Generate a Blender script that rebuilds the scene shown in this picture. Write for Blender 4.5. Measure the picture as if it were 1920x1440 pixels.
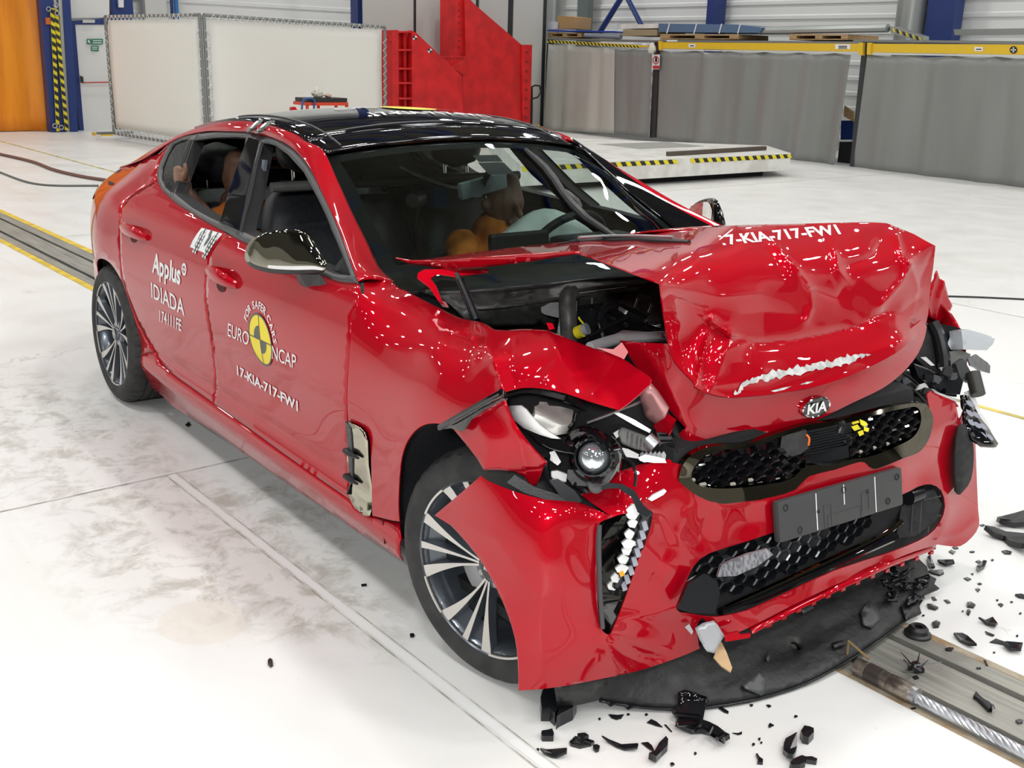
import bpy, bmesh, math, random
import numpy as np
from mathutils import Vector, Matrix
from mathutils.geometry import delaunay_2d_cdt

for _o in list(bpy.data.objects):
    bpy.data.objects.remove(_o)
SC = bpy.context.scene
COL = SC.collection
random.seed(7)
RNG = np.random.default_rng(7)

# ------------------------------------------------------------------ camera
# The hall is the world frame (X along the towing rail, Y towards the racks, Z up).
# The car stands 2.5 degrees off the rail: its parts are built in the car's own frame.
CAR_YAW = math.radians(-2.4766)
FOC = 2008.387                      # focal length in pixels of a 1920 px wide frame
_yaw, _pitch, _roll = 2.498266, -0.294675, 0.028626
_cpos = np.array([2.191829, -2.357098, 1.640061])   # in the car's frame


class View:
    """the photographer's camera: turns a picture point and one known coordinate into a place"""
    def __init__(s, turn):
        c, n = math.cos(turn), math.sin(turn)
        M = np.array([[c, -n, 0], [n, c, 0], [0, 0, 1.0]])
        d = np.array([math.cos(_pitch) * math.cos(_yaw), math.cos(_pitch) * math.sin(_yaw), math.sin(_pitch)])
        r = np.cross(d, [0, 0, 1.0]); r /= np.linalg.norm(r)
        u = np.cross(r, d)
        cr, sr = math.cos(_roll), math.sin(_roll)
        s.R, s.U, s.D = M @ (cr * r + sr * u), M @ (-sr * r + cr * u), M @ d
        s.C = M @ _cpos

    def ray(s, px, py):
        px = np.asarray(px, float)[..., None]; py = np.asarray(py, float)[..., None]
        return s.D + s.R * (px - 960) / FOC + s.U * (720 - py) / FOC

    def depth(s, px, py, ax, val):
        i = 'xyz'.index(ax)
        return (val - s.C[i]) / s.ray(px, py)[..., i]

    def at(s, px, py, y=None, x=None, z=None):
        ax, v = ('y', y) if y is not None else (('x', x) if x is not None else ('z', z))
        t = s.depth(px, py, ax, v)
        return s.C + s.ray(px, py) * np.asarray(t)[..., None]

    def lift(s, pts, t):
        return s.C + s.ray(pts[:, 0], pts[:, 1]) * np.asarray(t)[:, None]

    def onplane(s, px, py, p0, n):
        v = s.ray(px, py)
        return s.C + v * (((p0 - s.C) @ n) / (v @ n))[..., None]

    def proj(s, X):
        v = np.atleast_2d(X) - s.C
        z = v @ s.D
        return np.stack([960 + FOC * (v @ s.R) / z, 720 - FOC * (v @ s.U) / z], 1)


CV = View(0.0)            # car frame
HV = View(CAR_YAW)        # hall frame

cam_data = bpy.data.cameras.new('camera')
cam_data.sensor_width = 36.0
cam_data.lens = FOC / 1920 * 36
cam_data.clip_start, cam_data.clip_end = 0.05, 200
cam = bpy.data.objects.new('camera', cam_data)
COL.objects.link(cam)
cam.matrix_world = Matrix([[HV.R[i], HV.U[i], -HV.D[i], HV.C[i]] for i in range(3)] + [[0, 0, 0, 1]])
SC.camera = cam

# ------------------------------------------------------------------ world, exposure
SC.view_settings.view_transform = 'Standard'
SC.view_settings.look = 'None'
SC.view_settings.gamma = 1.0
SC.view_settings.use_curve_mapping = False
SC.view_settings.exposure = 0.0
W = bpy.data.worlds.new('world'); SC.world = W
W.use_nodes = True
W.node_tree.nodes['Background'].inputs[0].default_value = (0.75, 0.8, 0.85, 1)
W.node_tree.nodes['Background'].inputs[1].default_value = 0.25
cy = SC.cycles
cy.max_bounces, cy.diffuse_bounces, cy.glossy_bounces, cy.transmission_bounces, cy.transparent_max_bounces = 7, 3, 4, 4, 10
cy.caustics_reflective = cy.caustics_refractive = False
cy.sample_clamp_indirect = 6.0
cy.adaptive_threshold = 0.04
LAMP_POWER = 122.0         # emission of one high-bay lamp
FILL_POWER = 230.0         # emission of the added fill lamp, out of view
FLOOD_POWER = 32.0        # emission of the floodlights above the impact zone


# ------------------------------------------------------------------ materials
MATS = {}
def mat(name, col=(.5, .5, .5), rough=.5, metal=0., coat=0., spec=.5, emit=None, est=0., trans=0., alpha=1., build=None, ior=1.5):
    if name in MATS:
        return MATS[name]
    m = bpy.data.materials.new(name); m.use_nodes = True
    b = m.node_tree.nodes['Principled BSDF']
    b.inputs['Base Color'].default_value = (*col, 1)
    b.inputs['Roughness'].default_value = rough
    b.inputs['Metallic'].default_value = metal
    b.inputs['Coat Weight'].default_value = coat
    b.inputs['Coat Roughness'].default_value = .02
    b.inputs['Specular IOR Level'].default_value = spec
    b.inputs['IOR'].default_value = ior
    b.inputs['Transmission Weight'].default_value = trans
    b.inputs['Alpha'].default_value = alpha
    if emit:
        b.inputs['Emission Color'].default_value = (*emit, 1)
        b.inputs['Emission Strength'].default_value = est
    if build:
        build(m.node_tree, b)
    MATS[name] = m
    return m


def N(nt, typ, **kw):
    n = nt.nodes.new(typ)
    for k, v in kw.items():
        if k.startswith('_'):
            setattr(n, k[1:], v)
        else:
            key = k.replace('__', ' ')
            n.inputs[int(key[1:]) if key[0] == 'i' and key[1:].isdigit() else key].default_value = v
    return n


def ramp(nt, src, stops):
    r = nt.nodes.new('ShaderNodeValToRGB')
    e = r.color_ramp.elements
    while len(e) < len(stops):
        e.new(.5)
    for k, (p, c) in enumerate(stops):
        e[k].position = p; e[k].color = (*c, 1) if len(c) == 3 else c
    nt.links.new(src, r.inputs[0])
    return r


def noise_mix(c1, c2, scale=5., lo=.4, hi=.6, detail=4., bump=0., bscale=None, stretch=(1, 1, 1), rough_var=0.):
    def f(nt, b):
        tc = nt.nodes.new('ShaderNodeTexCoord')
        mp = N(nt, 'ShaderNodeMapping'); mp.inputs['Scale'].default_value = stretch
        nt.links.new(tc.outputs['Object'], mp.inputs[0])
        nz = N(nt, 'ShaderNodeTexNoise', Scale=scale, Detail=detail)
        nt.links.new(mp.outputs[0], nz.inputs['Vector'])
        r = ramp(nt, nz.outputs['Fac'], [(lo, c1), (hi, c2)])
        nt.links.new(r.outputs[0], b.inputs['Base Color'])
        if bump:
            n2 = N(nt, 'ShaderNodeTexNoise', Scale=bscale or scale * 6, Detail=3.)
            nt.links.new(mp.outputs[0], n2.inputs['Vector'])
            bp = N(nt, 'ShaderNodeBump', Strength=bump, Distance=.02)
            nt.links.new(n2.outputs['Fac'], bp.inputs['Height'])
            nt.links.new(bp.outputs[0], b.inputs['Normal'])
    return f


def thin_glass(name, tint, refl=1.0, rough=0.0):
    """a thin pane: tinted see-through with a Fresnel mirror on top"""
    if name in MATS:
        return MATS[name]
    m = bpy.data.materials.new(name); m.use_nodes = True
    nt = m.node_tree; nt.nodes.clear()
    out = nt.nodes.new('ShaderNodeOutputMaterial')
    tr = nt.nodes.new('ShaderNodeBsdfTransparent'); tr.inputs[0].default_value = (*tint, 1)
    gl = nt.nodes.new('ShaderNodeBsdfGlossy'); gl.inputs['Color'].default_value = (1, 1, 1, 1); gl.inputs['Roughness'].default_value = rough
    fr = nt.nodes.new('ShaderNodeFresnel'); fr.inputs[0].default_value = 1.52
    mu = N(nt, 'ShaderNodeMath', _operation='MULTIPLY'); mu.inputs[1].default_value = refl; mu.use_clamp = True
    mx = nt.nodes.new('ShaderNodeMixShader')
    nt.links.new(fr.outputs[0], mu.inputs[0]); nt.links.new(mu.outputs[0], mx.inputs[0])
    nt.links.new(tr.outputs[0], mx.inputs[1]); nt.links.new(gl.outputs[0], mx.inputs[2])
    nt.links.new(mx.outputs[0], out.inputs[0])
    MATS[name] = m
    return m


# ------------------------------------------------------------------ object helpers
def prep(o, parent=None, label=None, cat=None, group=None, kind=None):
    if parent is not None:
        o.parent = parent
    if label: o['label'] = label
    if cat: o['category'] = cat
    if group: o['group'] = group
    if kind: o['kind'] = kind
    return o


def empty(name, loc=(0, 0, 0), rz=0., **kw):
    o = bpy.data.objects.new(name, None)
    o.empty_display_size = .1
    COL.objects.link(o)
    o.location = loc; o.rotation_euler = (0, 0, rz)
    return prep(o, **kw)


def mesh_obj(name, verts, faces, mats, parent=None, smooth=True, mi=None, sharp=None, **kw):
    me = bpy.data.meshes.new(name)
    me.from_pydata([tuple(map(float, v)) for v in verts], [], [tuple(map(int, f)) for f in faces])
    for m in (mats if isinstance(mats, (list, tuple)) else [mats]):
        me.materials.append(m)
    if mi is not None:
        me.polygons.foreach_set('material_index', np.asarray(mi, np.int32))
    if smooth:
        me.polygons.foreach_set('use_smooth', [True] * len(me.polygons))
        if sharp:
            me.set_sharp_from_angle(angle=math.radians(sharp))
    me.update()
    o = bpy.data.objects.new(name, me)
    COL.objects.link(o)
    return prep(o, parent, **kw)


class MB:
    """collects shapes of ONE part, then links them as one mesh"""
    def __init__(s):
        s.v, s.f, s.m = [], [], []

    def add(s, verts, faces, mi=0):
        n = len(s.v)
        s.v += [tuple(map(float, v)) for v in verts]
        s.f += [tuple(int(i) + n for i in f) for f in faces]
        s.m += [mi] * len(faces)
        return s

    def box(s, c, size, rot=None, mi=0, bev=0.):
        c = np.array(c, float); h = np.array(size, float) / 2
        if bev <= 0:
            V = np.array([[i, j, k] for i in (-1, 1) for j in (-1, 1) for k in (-1, 1)], float) * h
            F = [(0, 1, 3, 2), (4, 6, 7, 5), (0, 4, 5, 1), (2, 3, 7, 6), (0, 2, 6, 4), (1, 5, 7, 3)]
        else:
            b = min(bev, *(h * .98))
            bm = bmesh.new(); bmesh.ops.create_cube(bm, size=1)
            for v in bm.verts: v.co = Vector(np.array(v.co) * 2 * h)
            bmesh.ops.bevel(bm, geom=list(bm.edges), offset=b, segments=2, affect='EDGES', profile=.6)
            bm.verts.index_update()
            V = np.array([v.co[:] for v in bm.verts]); F = [[q.index for q in f.verts] for f in bm.faces]; bm.free()
        if rot is not None:
            V = V @ np.array(Matrix(rot).to_3x3()).T if not isinstance(rot, np.ndarray) else V @ rot.T
        return s.add(V + c, F, mi)

    def tube(s, pts, r, n=8, mi=0, cap=True):
        P = np.array(pts, float); m = len(P)
        rr = np.broadcast_to(np.asarray(r, float), (m,))
        T = np.gradient(P, axis=0); T /= np.linalg.norm(T, axis=1)[:, None] + 1e-12
        a = np.array([0, 0, 1.]) if abs(T[0][2]) < .9 else np.array([1., 0, 0])
        u = np.cross(T[0], a); u /= np.linalg.norm(u)
        V = []
        for i in range(m):
            u = u - T[i] * (u @ T[i]); u /= np.linalg.norm(u) + 1e-12
            w = np.cross(T[i], u)
            for k in range(n):
                q = 2 * math.pi * k / n
                V.append(P[i] + rr[i] * (math.cos(q) * u + math.sin(q) * w))
        F = [(i * n + k, i * n + (k + 1) % n, (i + 1) * n + (k + 1) % n, (i + 1) * n + k) for i in range(m - 1) for k in range(n)]
        if cap:
            F += [tuple(range(n))[::-1], tuple(range((m - 1) * n, m * n))]
        return s.add(V, F, mi)

    def prism(s, poly, axis, a, b, mi=0):
        """polygon in the two other axes (in axis order), extruded along axis from a to b"""
        poly = [tuple(p) for p in poly]; n = len(poly)
        def P(p, h):
            q = list(p); q.insert('xyz'.index(axis), h); return q
        V = [P(p, a) for p in poly] + [P(p, b) for p in poly]
        F = [tuple(range(n))[::-1], tuple(range(n, 2 * n))] + [(i, (i + 1) % n, n + (i + 1) % n, n + i) for i in range(n)]
        return s.add(V, F, mi)

    def grid(s, G, mi=0, closed_u=False):
        G = np.asarray(G, float); a, b = G.shape[:2]
        F = [(i * b + j, i * b + (j + 1) % b, (i + 1) * b + (j + 1) % b, (i + 1) * b + j) for i in range(a - 1) for j in range(b if closed_u else b - 1)]
        return s.add(G.reshape(-1, 3), F, mi)

    def lathe(s, prof, c=(0, 0, 0), axis='z', n=24, mi=0):
        """prof: (r, h) pairs turned about axis"""
        pr = np.array(prof, float); c = np.array(c, float)
        a = np.linspace(0, 2 * math.pi, n, endpoint=False)
        G = np.zeros((len(pr), n, 3))
        i = 'xyz'.index(axis); j, k = [(1, 2), (2, 0), (0, 1)][i]
        G[..., i] = pr[:, 1][:, None]; G[..., j] = pr[:, 0][:, None] * np.cos(a); G[..., k] = pr[:, 0][:, None] * np.sin(a)
        return s.grid(G + c, mi, closed_u=True)

    def build(s, name, mats, parent=None, smooth=False, sharp=35, **kw):
        o = mesh_obj(name, s.v, s.f, mats, parent, smooth=smooth, mi=s.m, sharp=sharp if smooth else None, **kw)
        return o


def rotm(axis, deg):
    return np.array(Matrix.Rotation(math.radians(deg), 3, axis))


def cr(pts, n=6, closed=False):
    """Catmull-Rom through points, n pieces per span"""
    P = np.array(pts, float); m = len(P)
    out = []
    for i in range(m if closed else m - 1):
        if closed:
            a, b, c, d = P[(i - 1) % m], P[i], P[(i + 1) % m], P[(i + 2) % m]
        else:
            b, c = P[i], P[i + 1]
            a = P[i - 1] if i > 0 else 2 * b - c
            d = P[i + 2] if i + 2 < m else 2 * c - b
        for k in range(n):
            t = k / n
            out.append(.5 * ((2 * b) + (c - a) * t + (2 * a - 5 * b + 4 * c - d) * t * t + (3 * b - a - 3 * c + d) * t ** 3))
    if not closed:
        out.append(P[-1])
    return np.array(out)


def net(rows, nu, nv):
    """smooth surface through a control net (rows x cols x 3)"""
    A = np.array(rows, float)
    B = np.stack([cr(A[i], nv) for i in range(A.shape[0])])
    return np.stack([cr(B[:, j], nu) for j in range(B.shape[1])], 1)


def resample(poly, sp):
    P = np.array(poly, float); out = []
    for i in range(len(P)):
        a, b = P[i], P[(i + 1) % len(P)]
        k = max(1, int(round(np.linalg.norm(b - a) / sp)))
        for j in range(k):
            out.append(a + (b - a) * j / k)
    return np.array(out)


def inside(pts, poly):
    x, y = pts[:, 0], pts[:, 1]; r = np.zeros(len(pts), bool)
    P = np.asarray(poly); Q = np.roll(P, -1, 0)
    for (x1, y1), (x2, y2) in zip(P, Q):
        if y1 == y2: continue
        c = ((y1 > y) != (y2 > y)) & (x < (x2 - x1) * (y - y1) / (y2 - y1) + x1)
        r ^= c
    return r


def segdist(pts, line, closed=False):
    P = np.asarray(line, float); d = np.full(len(pts), 1e9)
    n = len(P) if closed else len(P) - 1
    for i in range(n):
        a, b = P[i], P[(i + 1) % len(P)]; ab = b - a
        t = np.clip(((pts - a) @ ab) / max(ab @ ab, 1e-12), 0, 1)
        d = np.minimum(d, np.linalg.norm(pts - a - t[:, None] * ab, axis=1))
    return d


def triangulate(outline, holes, sp):
    loops = [resample(outline, sp)] + [resample(h, sp) for h in holes]
    lo, hi = loops[0].min(0), loops[0].max(0)
    ys = np.arange(lo[1], hi[1], sp * .87)
    g = np.concatenate([np.stack([np.arange(lo[0] + (k % 2) * sp / 2, hi[0], sp), np.full(len(np.arange(lo[0] + (k % 2) * sp / 2, hi[0], sp)), y)], 1) for k, y in enumerate(ys)]) if len(ys) else np.zeros((0, 2))
    if len(g):
        ok = inside(g, loops[0]) & (segdist(g, loops[0], True) > sp * .55)
        for h in loops[1:]:
            ok &= ~inside(g, h) & (segdist(g, h, True) > sp * .55)
        g = g[ok]
    V = []; E = []
    for l in loops:
        n = len(V); V += [Vector(p) for p in l]
        E += [(n + i, n + (i + 1) % len(l)) for i in range(len(l))]
    V += [Vector(p) for p in g]
    vo, eo, fo, *_ = delaunay_2d_cdt(V, E, [], 0, 1e-6)
    pts = np.array([v[:] for v in vo]); tri = np.array([f for f in fo if len(f) == 3])
    cen = pts[tri].mean(1)
    ok = inside(cen, loops[0])
    for h in loops[1:]:
        ok &= ~inside(cen, h)
    return pts, tri[ok]


def orient(V, F, ref):
    """turn faces towards the point or along the direction ref"""
    V = np.asarray(V); F = np.asarray(F)
    a, b, c = V[F[:, 0]], V[F[:, 1]], V[F[:, 2]]
    n = np.cross(b - a, c - a)
    d = (ref[1] - a) if ref[0] == 'to' else np.broadcast_to(ref[1], a.shape)
    flip = (n * d).sum(1) < 0
    F = F.copy(); F[flip] = F[flip][:, ::-1]
    return F


def solid(o, t, off=-1.):
    m = o.modifiers.new('thickness', 'SOLIDIFY'); m.thickness = t; m.offset = off; m.use_even_offset = False
    return o


def tps(ctrl, view, reg=1e-6):
    """smooth sheet through known places: control rows are (px, py, value[, axis]); interpolates 1/depth"""
    C = np.array([(c[0], c[1]) for c in ctrl], float)
    w = np.array([1 / float(view.depth(c[0], c[1], c[3] if len(c) > 3 else 'y', c[2])) for c in ctrl])
    S = 500.
    X = C / S; n = len(X)
    def K(r2):
        return np.where(r2 > 0, r2 * np.log(r2 + 1e-20), 0) * .5
    A = np.zeros((n + 3, n + 3))
    A[:n, :n] = K(((X[:, None] - X[None]) ** 2).sum(-1)) + reg * np.eye(n)
    A[:n, n:] = np.c_[np.ones(n), X]; A[n:, :n] = A[:n, n:].T
    sol = np.linalg.solve(A, np.r_[w, 0, 0, 0])
    def f(p):
        Y = np.asarray(p, float) / S
        return 1 / (K(((Y[:, None] - X[None]) ** 2).sum(-1)) @ sol[:n] + np.c_[np.ones(len(Y)), Y] @ sol[n:])
    return f


def sheet(name, outline, ctrl, mats, parent, sp=6., holes=(), creases=(), thick=.004, view=None, depth=None, off=0., bulge=None, ext=None, **kw):
    """a bent sheet whose outline and places were measured in the photograph (given real depth and thickness)"""
    view = view or CV
    pts, tri = triangulate(outline, holes, sp)
    f = depth or tps(ctrl, view)
    t = f(pts)
    for line, h, w in creases:
        t = t - h * np.exp(-segdist(pts, line) / w)
    if bulge:
        t = t + bulge(pts)
    V = view.lift(pts, t - off)
    F = orient(V, tri, ('to', view.C))
    if ext is not None:      # wall thickness along one fixed direction
        n = len(V); cnt = {}
        for a, b, c in F:
            for e in ((a, b), (b, c), (c, a)): cnt[e] = 1
        rim = [(b, a, a + n, b + n) for (a, b) in cnt if (b, a) not in cnt]
        V = np.concatenate([V, V + np.array(ext)]); F = [tuple(f) for f in F] + [tuple(np.array(f[::-1]) + n) for f in F] + rim
        kw.setdefault('sharp', 50)
        return mesh_obj(name, V, F, mats, parent, **kw), f
    o = mesh_obj(name, V, F, mats, parent, **kw)
    if thick: solid(o, thick)
    return o, f
# ------------------------------------------------------------------ the materials of the place
def _paint(nt, b):
    # fine metallic flake under the clear coat
    tc = nt.nodes.new('ShaderNodeTexCoord')
    nz = N(nt, 'ShaderNodeTexNoise', Scale=900., Detail=1.)
    nt.links.new(tc.outputs['Object'], nz.inputs['Vector'])
    r = ramp(nt, nz.outputs['Fac'], [(.3, (.38, .0009, .008)), (.7, (.47, .0020, .012))])
    nt.links.new(r.outputs[0], b.inputs['Base Color'])
RED = mat('car_red_paint', (.43, .0015, .010), rough=.42, metal=.30, coat=1., spec=.0, build=_paint)
REDIN = mat('red_primer_inside', (.30, .012, .022), rough=.45)
BLACKGLOSS = mat('gloss_black', (.004, .004, .005), rough=.04, coat=.6)
BLACK = mat('black_plastic', (.012, .012, .013), rough=.42, build=noise_mix((.009, .009, .010), (.018, .018, .019), 40, bump=.06))
BLACKM = mat('black_matte', (.008, .008, .009), rough=.8)
BLACKSHINE = mat('broken_black_plastic', (.010, .011, .013), rough=.22)
TRIM = mat('dark_grey_trim', (.055, .057, .06), rough=.38)
RUBBER = mat('tyre_rubber', (.022, .022, .023), rough=.72, build=noise_mix((.017, .017, .018), (.032, .032, .031), 12, bump=.05))
SILVER = mat('machined_alloy', (.62, .60, .56), rough=.36, metal=.55)
GUN = mat('gunmetal_alloy', (.11, .125, .145), rough=.28, metal=.6, coat=.4)
CHROME = mat('dark_chrome', (.20, .18, .14), rough=.035, metal=1.)
MIRRORCHROME = mat('mirror_chrome', (.36, .34, .28), rough=.02, metal=1.)
VENTCHROME = mat('vent_chrome', (.50, .48, .38), rough=.08, metal=1.)
BRIGHT = mat('bright_chrome', (.85, .85, .86), rough=.06, metal=1.)
ALU = mat('raw_aluminium', (.55, .56, .57), rough=.3, metal=1., build=noise_mix((.45, .46, .47), (.62, .63, .64), 60, stretch=(1, 8, 1)))
STEEL = mat('zinc_steel', (.42, .43, .44), rough=.38, metal=.9)
CASTGREY = mat('grey_cast_plastic', (.16, .16, .15), rough=.5)
WHITEPL = mat('white_plastic', (.75, .75, .74), rough=.4)
TRANSL = mat('translucent_strip', (.80, .82, .85), rough=.15, trans=.5)
DECALW = mat('white_decal', (.78, .78, .79), rough=.35)
DECALY = mat('yellow_decal', (.82, .66, .01), rough=.35)
DECALG = mat('grey_decal', (.07, .08, .07), rough=.4)
DUCT = mat('grey_duct_tape', (.42, .43, .45), rough=.4, metal=.2)
CARDB = mat('beige_cardboard', (.55, .37, .20), rough=.8)
PRIMER = mat('scraped_grey_primer', (.50, .51, .50), rough=.7, build=noise_mix((.40, .41, .40), (.60, .60, .59), 50, bump=.2))
FELT = mat('wheel_liner_felt', (.012, .013, .016), rough=.95, build=noise_mix((.008, .009, .012), (.02, .021, .026), 200, bump=.3))
INTER = mat('black_interior', (.010, .011, .013), rough=.6)
LEATHER = mat('black_leather', (.012, .013, .016), rough=.45, build=noise_mix((.010, .011, .014), (.017, .018, .021), 60, bump=.12, bscale=300))
AIRBAG = mat('airbag_fabric', (.62, .68, .66), rough=.85, build=noise_mix((.55, .61, .60), (.68, .73, .71), 9, bump=.25, bscale=14))
SKIN = mat('dummy_skin_vinyl', (.20, .10, .065), rough=.5, build=noise_mix((.16, .08, .05), (.24, .125, .08), 14, bump=.04))
ORANGE = mat('orange_dummy_suit', (.72, .20, .015), rough=.8, build=noise_mix((.62, .16, .01), (.78, .24, .02), 10, bump=.1))
GLASS = thin_glass('windscreen_glass', (.66, .76, .72), 1.15)
DARKGLASS = thin_glass('dark_privacy_glass', (.05, .055, .05), .55)
CLEARPL = thin_glass('clear_plastic', (.90, .91, .92), 1.6, .05)
LENS = thin_glass('scratched_lens', (.75, .78, .80), 2.0, .12)
ENGPL = mat('lightened_engine_plastic', (.055, .055, .052), rough=.45, build=noise_mix((.045, .045, .042), (.07, .07, .066), 40, bump=.06))  # black plastic lightened in colour to make up for the bay's shade
YELLOWPL = mat('yellow_plastic', (.80, .68, .02), rough=.4)
WIRE = mat('wire_insulation', (.012, .012, .014), rough=.4)
# ================================================================== THE HALL
def _floor(nt, b):
    L = nt.links
    tc = nt.nodes.new('ShaderNodeTexCoord')
    def noise(scale, detail=5., stretch=(1, 1, 1), dist=0., rough=.55):
        mp = N(nt, 'ShaderNodeMapping'); mp.inputs['Scale'].default_value = stretch
        L.new(tc.outputs['Object'], mp.inputs[0])
        n = N(nt, 'ShaderNodeTexNoise', Scale=scale, Detail=detail, Distortion=dist, Roughness=rough); L.new(mp.outputs[0], n.inputs['Vector']); return n.outputs['Fac']
    def math_(op, a, b_):
        m = N(nt, 'ShaderNodeMath', _operation=op)
        for i, q in enumerate((a, b_)):
            if isinstance(q, (int, float)): m.inputs[i].default_value = q
            else: L.new(q, m.inputs[i])
        m.use_clamp = True
        return m.outputs[0]
    def blob(x, y, r, sx=1., sy=1.):
        mp = N(nt, 'ShaderNodeMapping'); mp.inputs['Location'].default_value = (-x / r * sx, -y / r * sy, 0); mp.inputs['Scale'].default_value = (sx / r, sy / r, 0)
        L.new(tc.outputs['Object'], mp.inputs[0])
        g = N(nt, 'ShaderNodeTexGradient', _gradient_type='SPHERICAL'); L.new(mp.outputs[0], g.inputs[0]); return g.outputs['Fac']
    col = N(nt, 'ShaderNodeRGB'); col.outputs[0].default_value = (.80, .80, .785, 1)
    cur = col.outputs[0]
    def layer(cur, fac, c):
        m = N(nt, 'ShaderNodeMix', _data_type='RGBA'); L.new(fac, m.inputs[0]); L.new(cur, m.inputs[6]); m.inputs[7].default_value = (*c, 1); return m.outputs[2]
    # broad faint wear
    cur = layer(cur, ramp(nt, noise(.55, 6.), [(.45, (0, 0, 0)), (.8, (.32,) * 3)]).outputs[0], (.62, .60, .52))
    # grey-brown scuffed patches beside the joint
    patch = math_('ADD', math_('ADD', blob(-1.15, -1.15, .75, 1., 1.3), blob(-1.35, -.9, .55)), math_('ADD', blob(-.75, -.98, .7, 1., 2.2), blob(-2.6, -1.2, 1.3, .8, 2.4)))
    grit = ramp(nt, noise(7., 9., dist=.4, rough=.72), [(.47, (0, 0, 0)), (.62, (1, 1, 1))]).outputs[0]
    cur = layer(cur, math_('MULTIPLY', math_('MULTIPLY', ramp(nt, patch, [(.05, (0, 0, 0)), (.6, (1, 1, 1))]).outputs[0], grit), .62), (.34, .32, .26))
    # tan repaired patch
    tan = ramp(nt, math_('ADD', blob(-.70, -1.34, .17, .9, 1.), math_('MULTIPLY', noise(6., 4.), .35)), [(.42, (0, 0, 0)), (.47, (1, 1, 1))]).outputs[0]
    cur = layer(cur, math_('MULTIPLY', tan, .38), (.72, .66, .54))
    # tyre drag marks lengthwise
    drag = ramp(nt, noise(3., 5., (.12, 2.2, 1)), [(.55, (0, 0, 0)), (.72, (.4,) * 3)]).outputs[0]
    cur = layer(cur, math_('MULTIPLY', drag, math_('ADD', blob(-4.5, -1.6, 3.5, .7, 1.), blob(-9., 3.0, 7., 1., 1.))), (.50, .48, .40))
    # fine cracks and specks
    vo = N(nt, 'ShaderNodeTexVoronoi', _feature='DISTANCE_TO_EDGE', Scale=1.3); mp = N(nt, 'ShaderNodeMapping'); L.new(tc.outputs['Object'], mp.inputs[0])
    nz = N(nt, 'ShaderNodeTexNoise', Scale=3., Detail=6.); L.new(tc.outputs['Object'], nz.inputs['Vector'])
    mv = N(nt, 'ShaderNodeMix', _data_type='RGBA'); mv.inputs[0].default_value = .35; L.new(mp.outputs[0], mv.inputs[6]); L.new(nz.outputs['Color'], mv.inputs[7]); L.new(mv.outputs[2], vo.inputs['Vector'])
    crack = ramp(nt, vo.outputs['Distance'], [(.0, (1, 1, 1)), (.006, (0, 0, 0))]).outputs[0]
    cur = layer(cur, math_('MULTIPLY', crack, math_('MULTIPLY', ramp(nt, noise(1.2, 3.), [(.52, (0, 0, 0)), (.62, (1, 1, 1))]).outputs[0], .45)), (.30, .29, .25))
    spk = ramp(nt, noise(26., 2.), [(.74, (0, 0, 0)), (.78, (1, 1, 1))]).outputs[0]
    cur = layer(cur, math_('MULTIPLY', spk, .35), (.35, .34, .30))
    L.new(cur, b.inputs['Base Color'])
    rr = ramp(nt, noise(2.5, 5.), [(.3, (.30,) * 3), (.7, (.48,) * 3)]); L.new(rr.outputs[0], b.inputs['Roughness'])
    bp_ = N(nt, 'ShaderNodeBump', Strength=.06, Distance=.01); L.new(noise(18., 4.), bp_.inputs['Height']); L.new(bp_.outputs[0], b.inputs['Normal'])
FLOOR = mat('white_epoxy_floor', (.8, .8, .79), rough=.4, build=_floor)
WHITEWALL = mat('white_cladding', (.78, .79, .78), rough=.5)
OFFWHITE = mat('offwhite_wall', (.30, .30, .27), rough=.7)
CEIL = mat('dark_ceiling_sheet', (.075, .073, .052), rough=.6)
BLUE = mat('blue_steel_paint', (.012, .035, .17), rough=.4)
YELLOW = mat('yellow_line_paint', (.80, .56, .02), rough=.45, build=noise_mix((.62, .42, .02), (.84, .60, .03), 9))
RACKYEL = mat('yellow_rack_beam', (.72, .47, .02), rough=.4)
STRIPBLK = mat('black_hazard', (.015, .015, .012), rough=.5)
STRIPYEL = mat('yellow_hazard', (.78, .66, .02), rough=.45)
PLATE = mat('worn_rail_steel', (.30, .30, .27), rough=.45, metal=.35, build=noise_mix((.20, .20, .18), (.42, .41, .36), 9, .3, .75, 7, bump=.15, stretch=(.25, 5, 1)))
RUST = mat('rusty_edge', (.33, .23, .12), rough=.7, build=noise_mix((.40, .36, .28), (.25, .14, .05), 14, .35, .7, 7))
DARKPIT = mat('slot_shadow_rubber', (.02, .022, .02), rough=.8)

XA, XB, YA, YB, ZC = -21.6, 12.0, -15.0, 17.2, 8.2
r0, r1 = -.018, .392                    # edges of the towing rail
SLOTS = [(.062, .096), (.268, .298)]
m = MB()
m.add([(XA, YA, 0), (XB, YA, 0), (XB, r0, 0), (XA, r0, 0)], [(0, 1, 2, 3)])
m.add([(XA, r1, 0), (XB, r1, 0), (XB, YB, 0), (XA, YB, 0)], [(0, 1, 2, 3)])
m.add([(XA, r0, -.06), (XB, r0, -.06), (XB, r1, -.06), (XA, r1, -.06)], [(0, 1, 2, 3)], 1)
m.add([(XA, r0, -.06), (XB, r0, -.06), (XB, r0, 0), (XA, r0, 0), (XA, r1, -.06), (XB, r1, -.06), (XB, r1, 0), (XA, r1, 0)], [(0, 1, 2, 3), (7, 6, 5, 4)], 1)
m.build('floor', [FLOOR, DARKPIT], kind='structure', label='white painted concrete floor of the crash hall')
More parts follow.
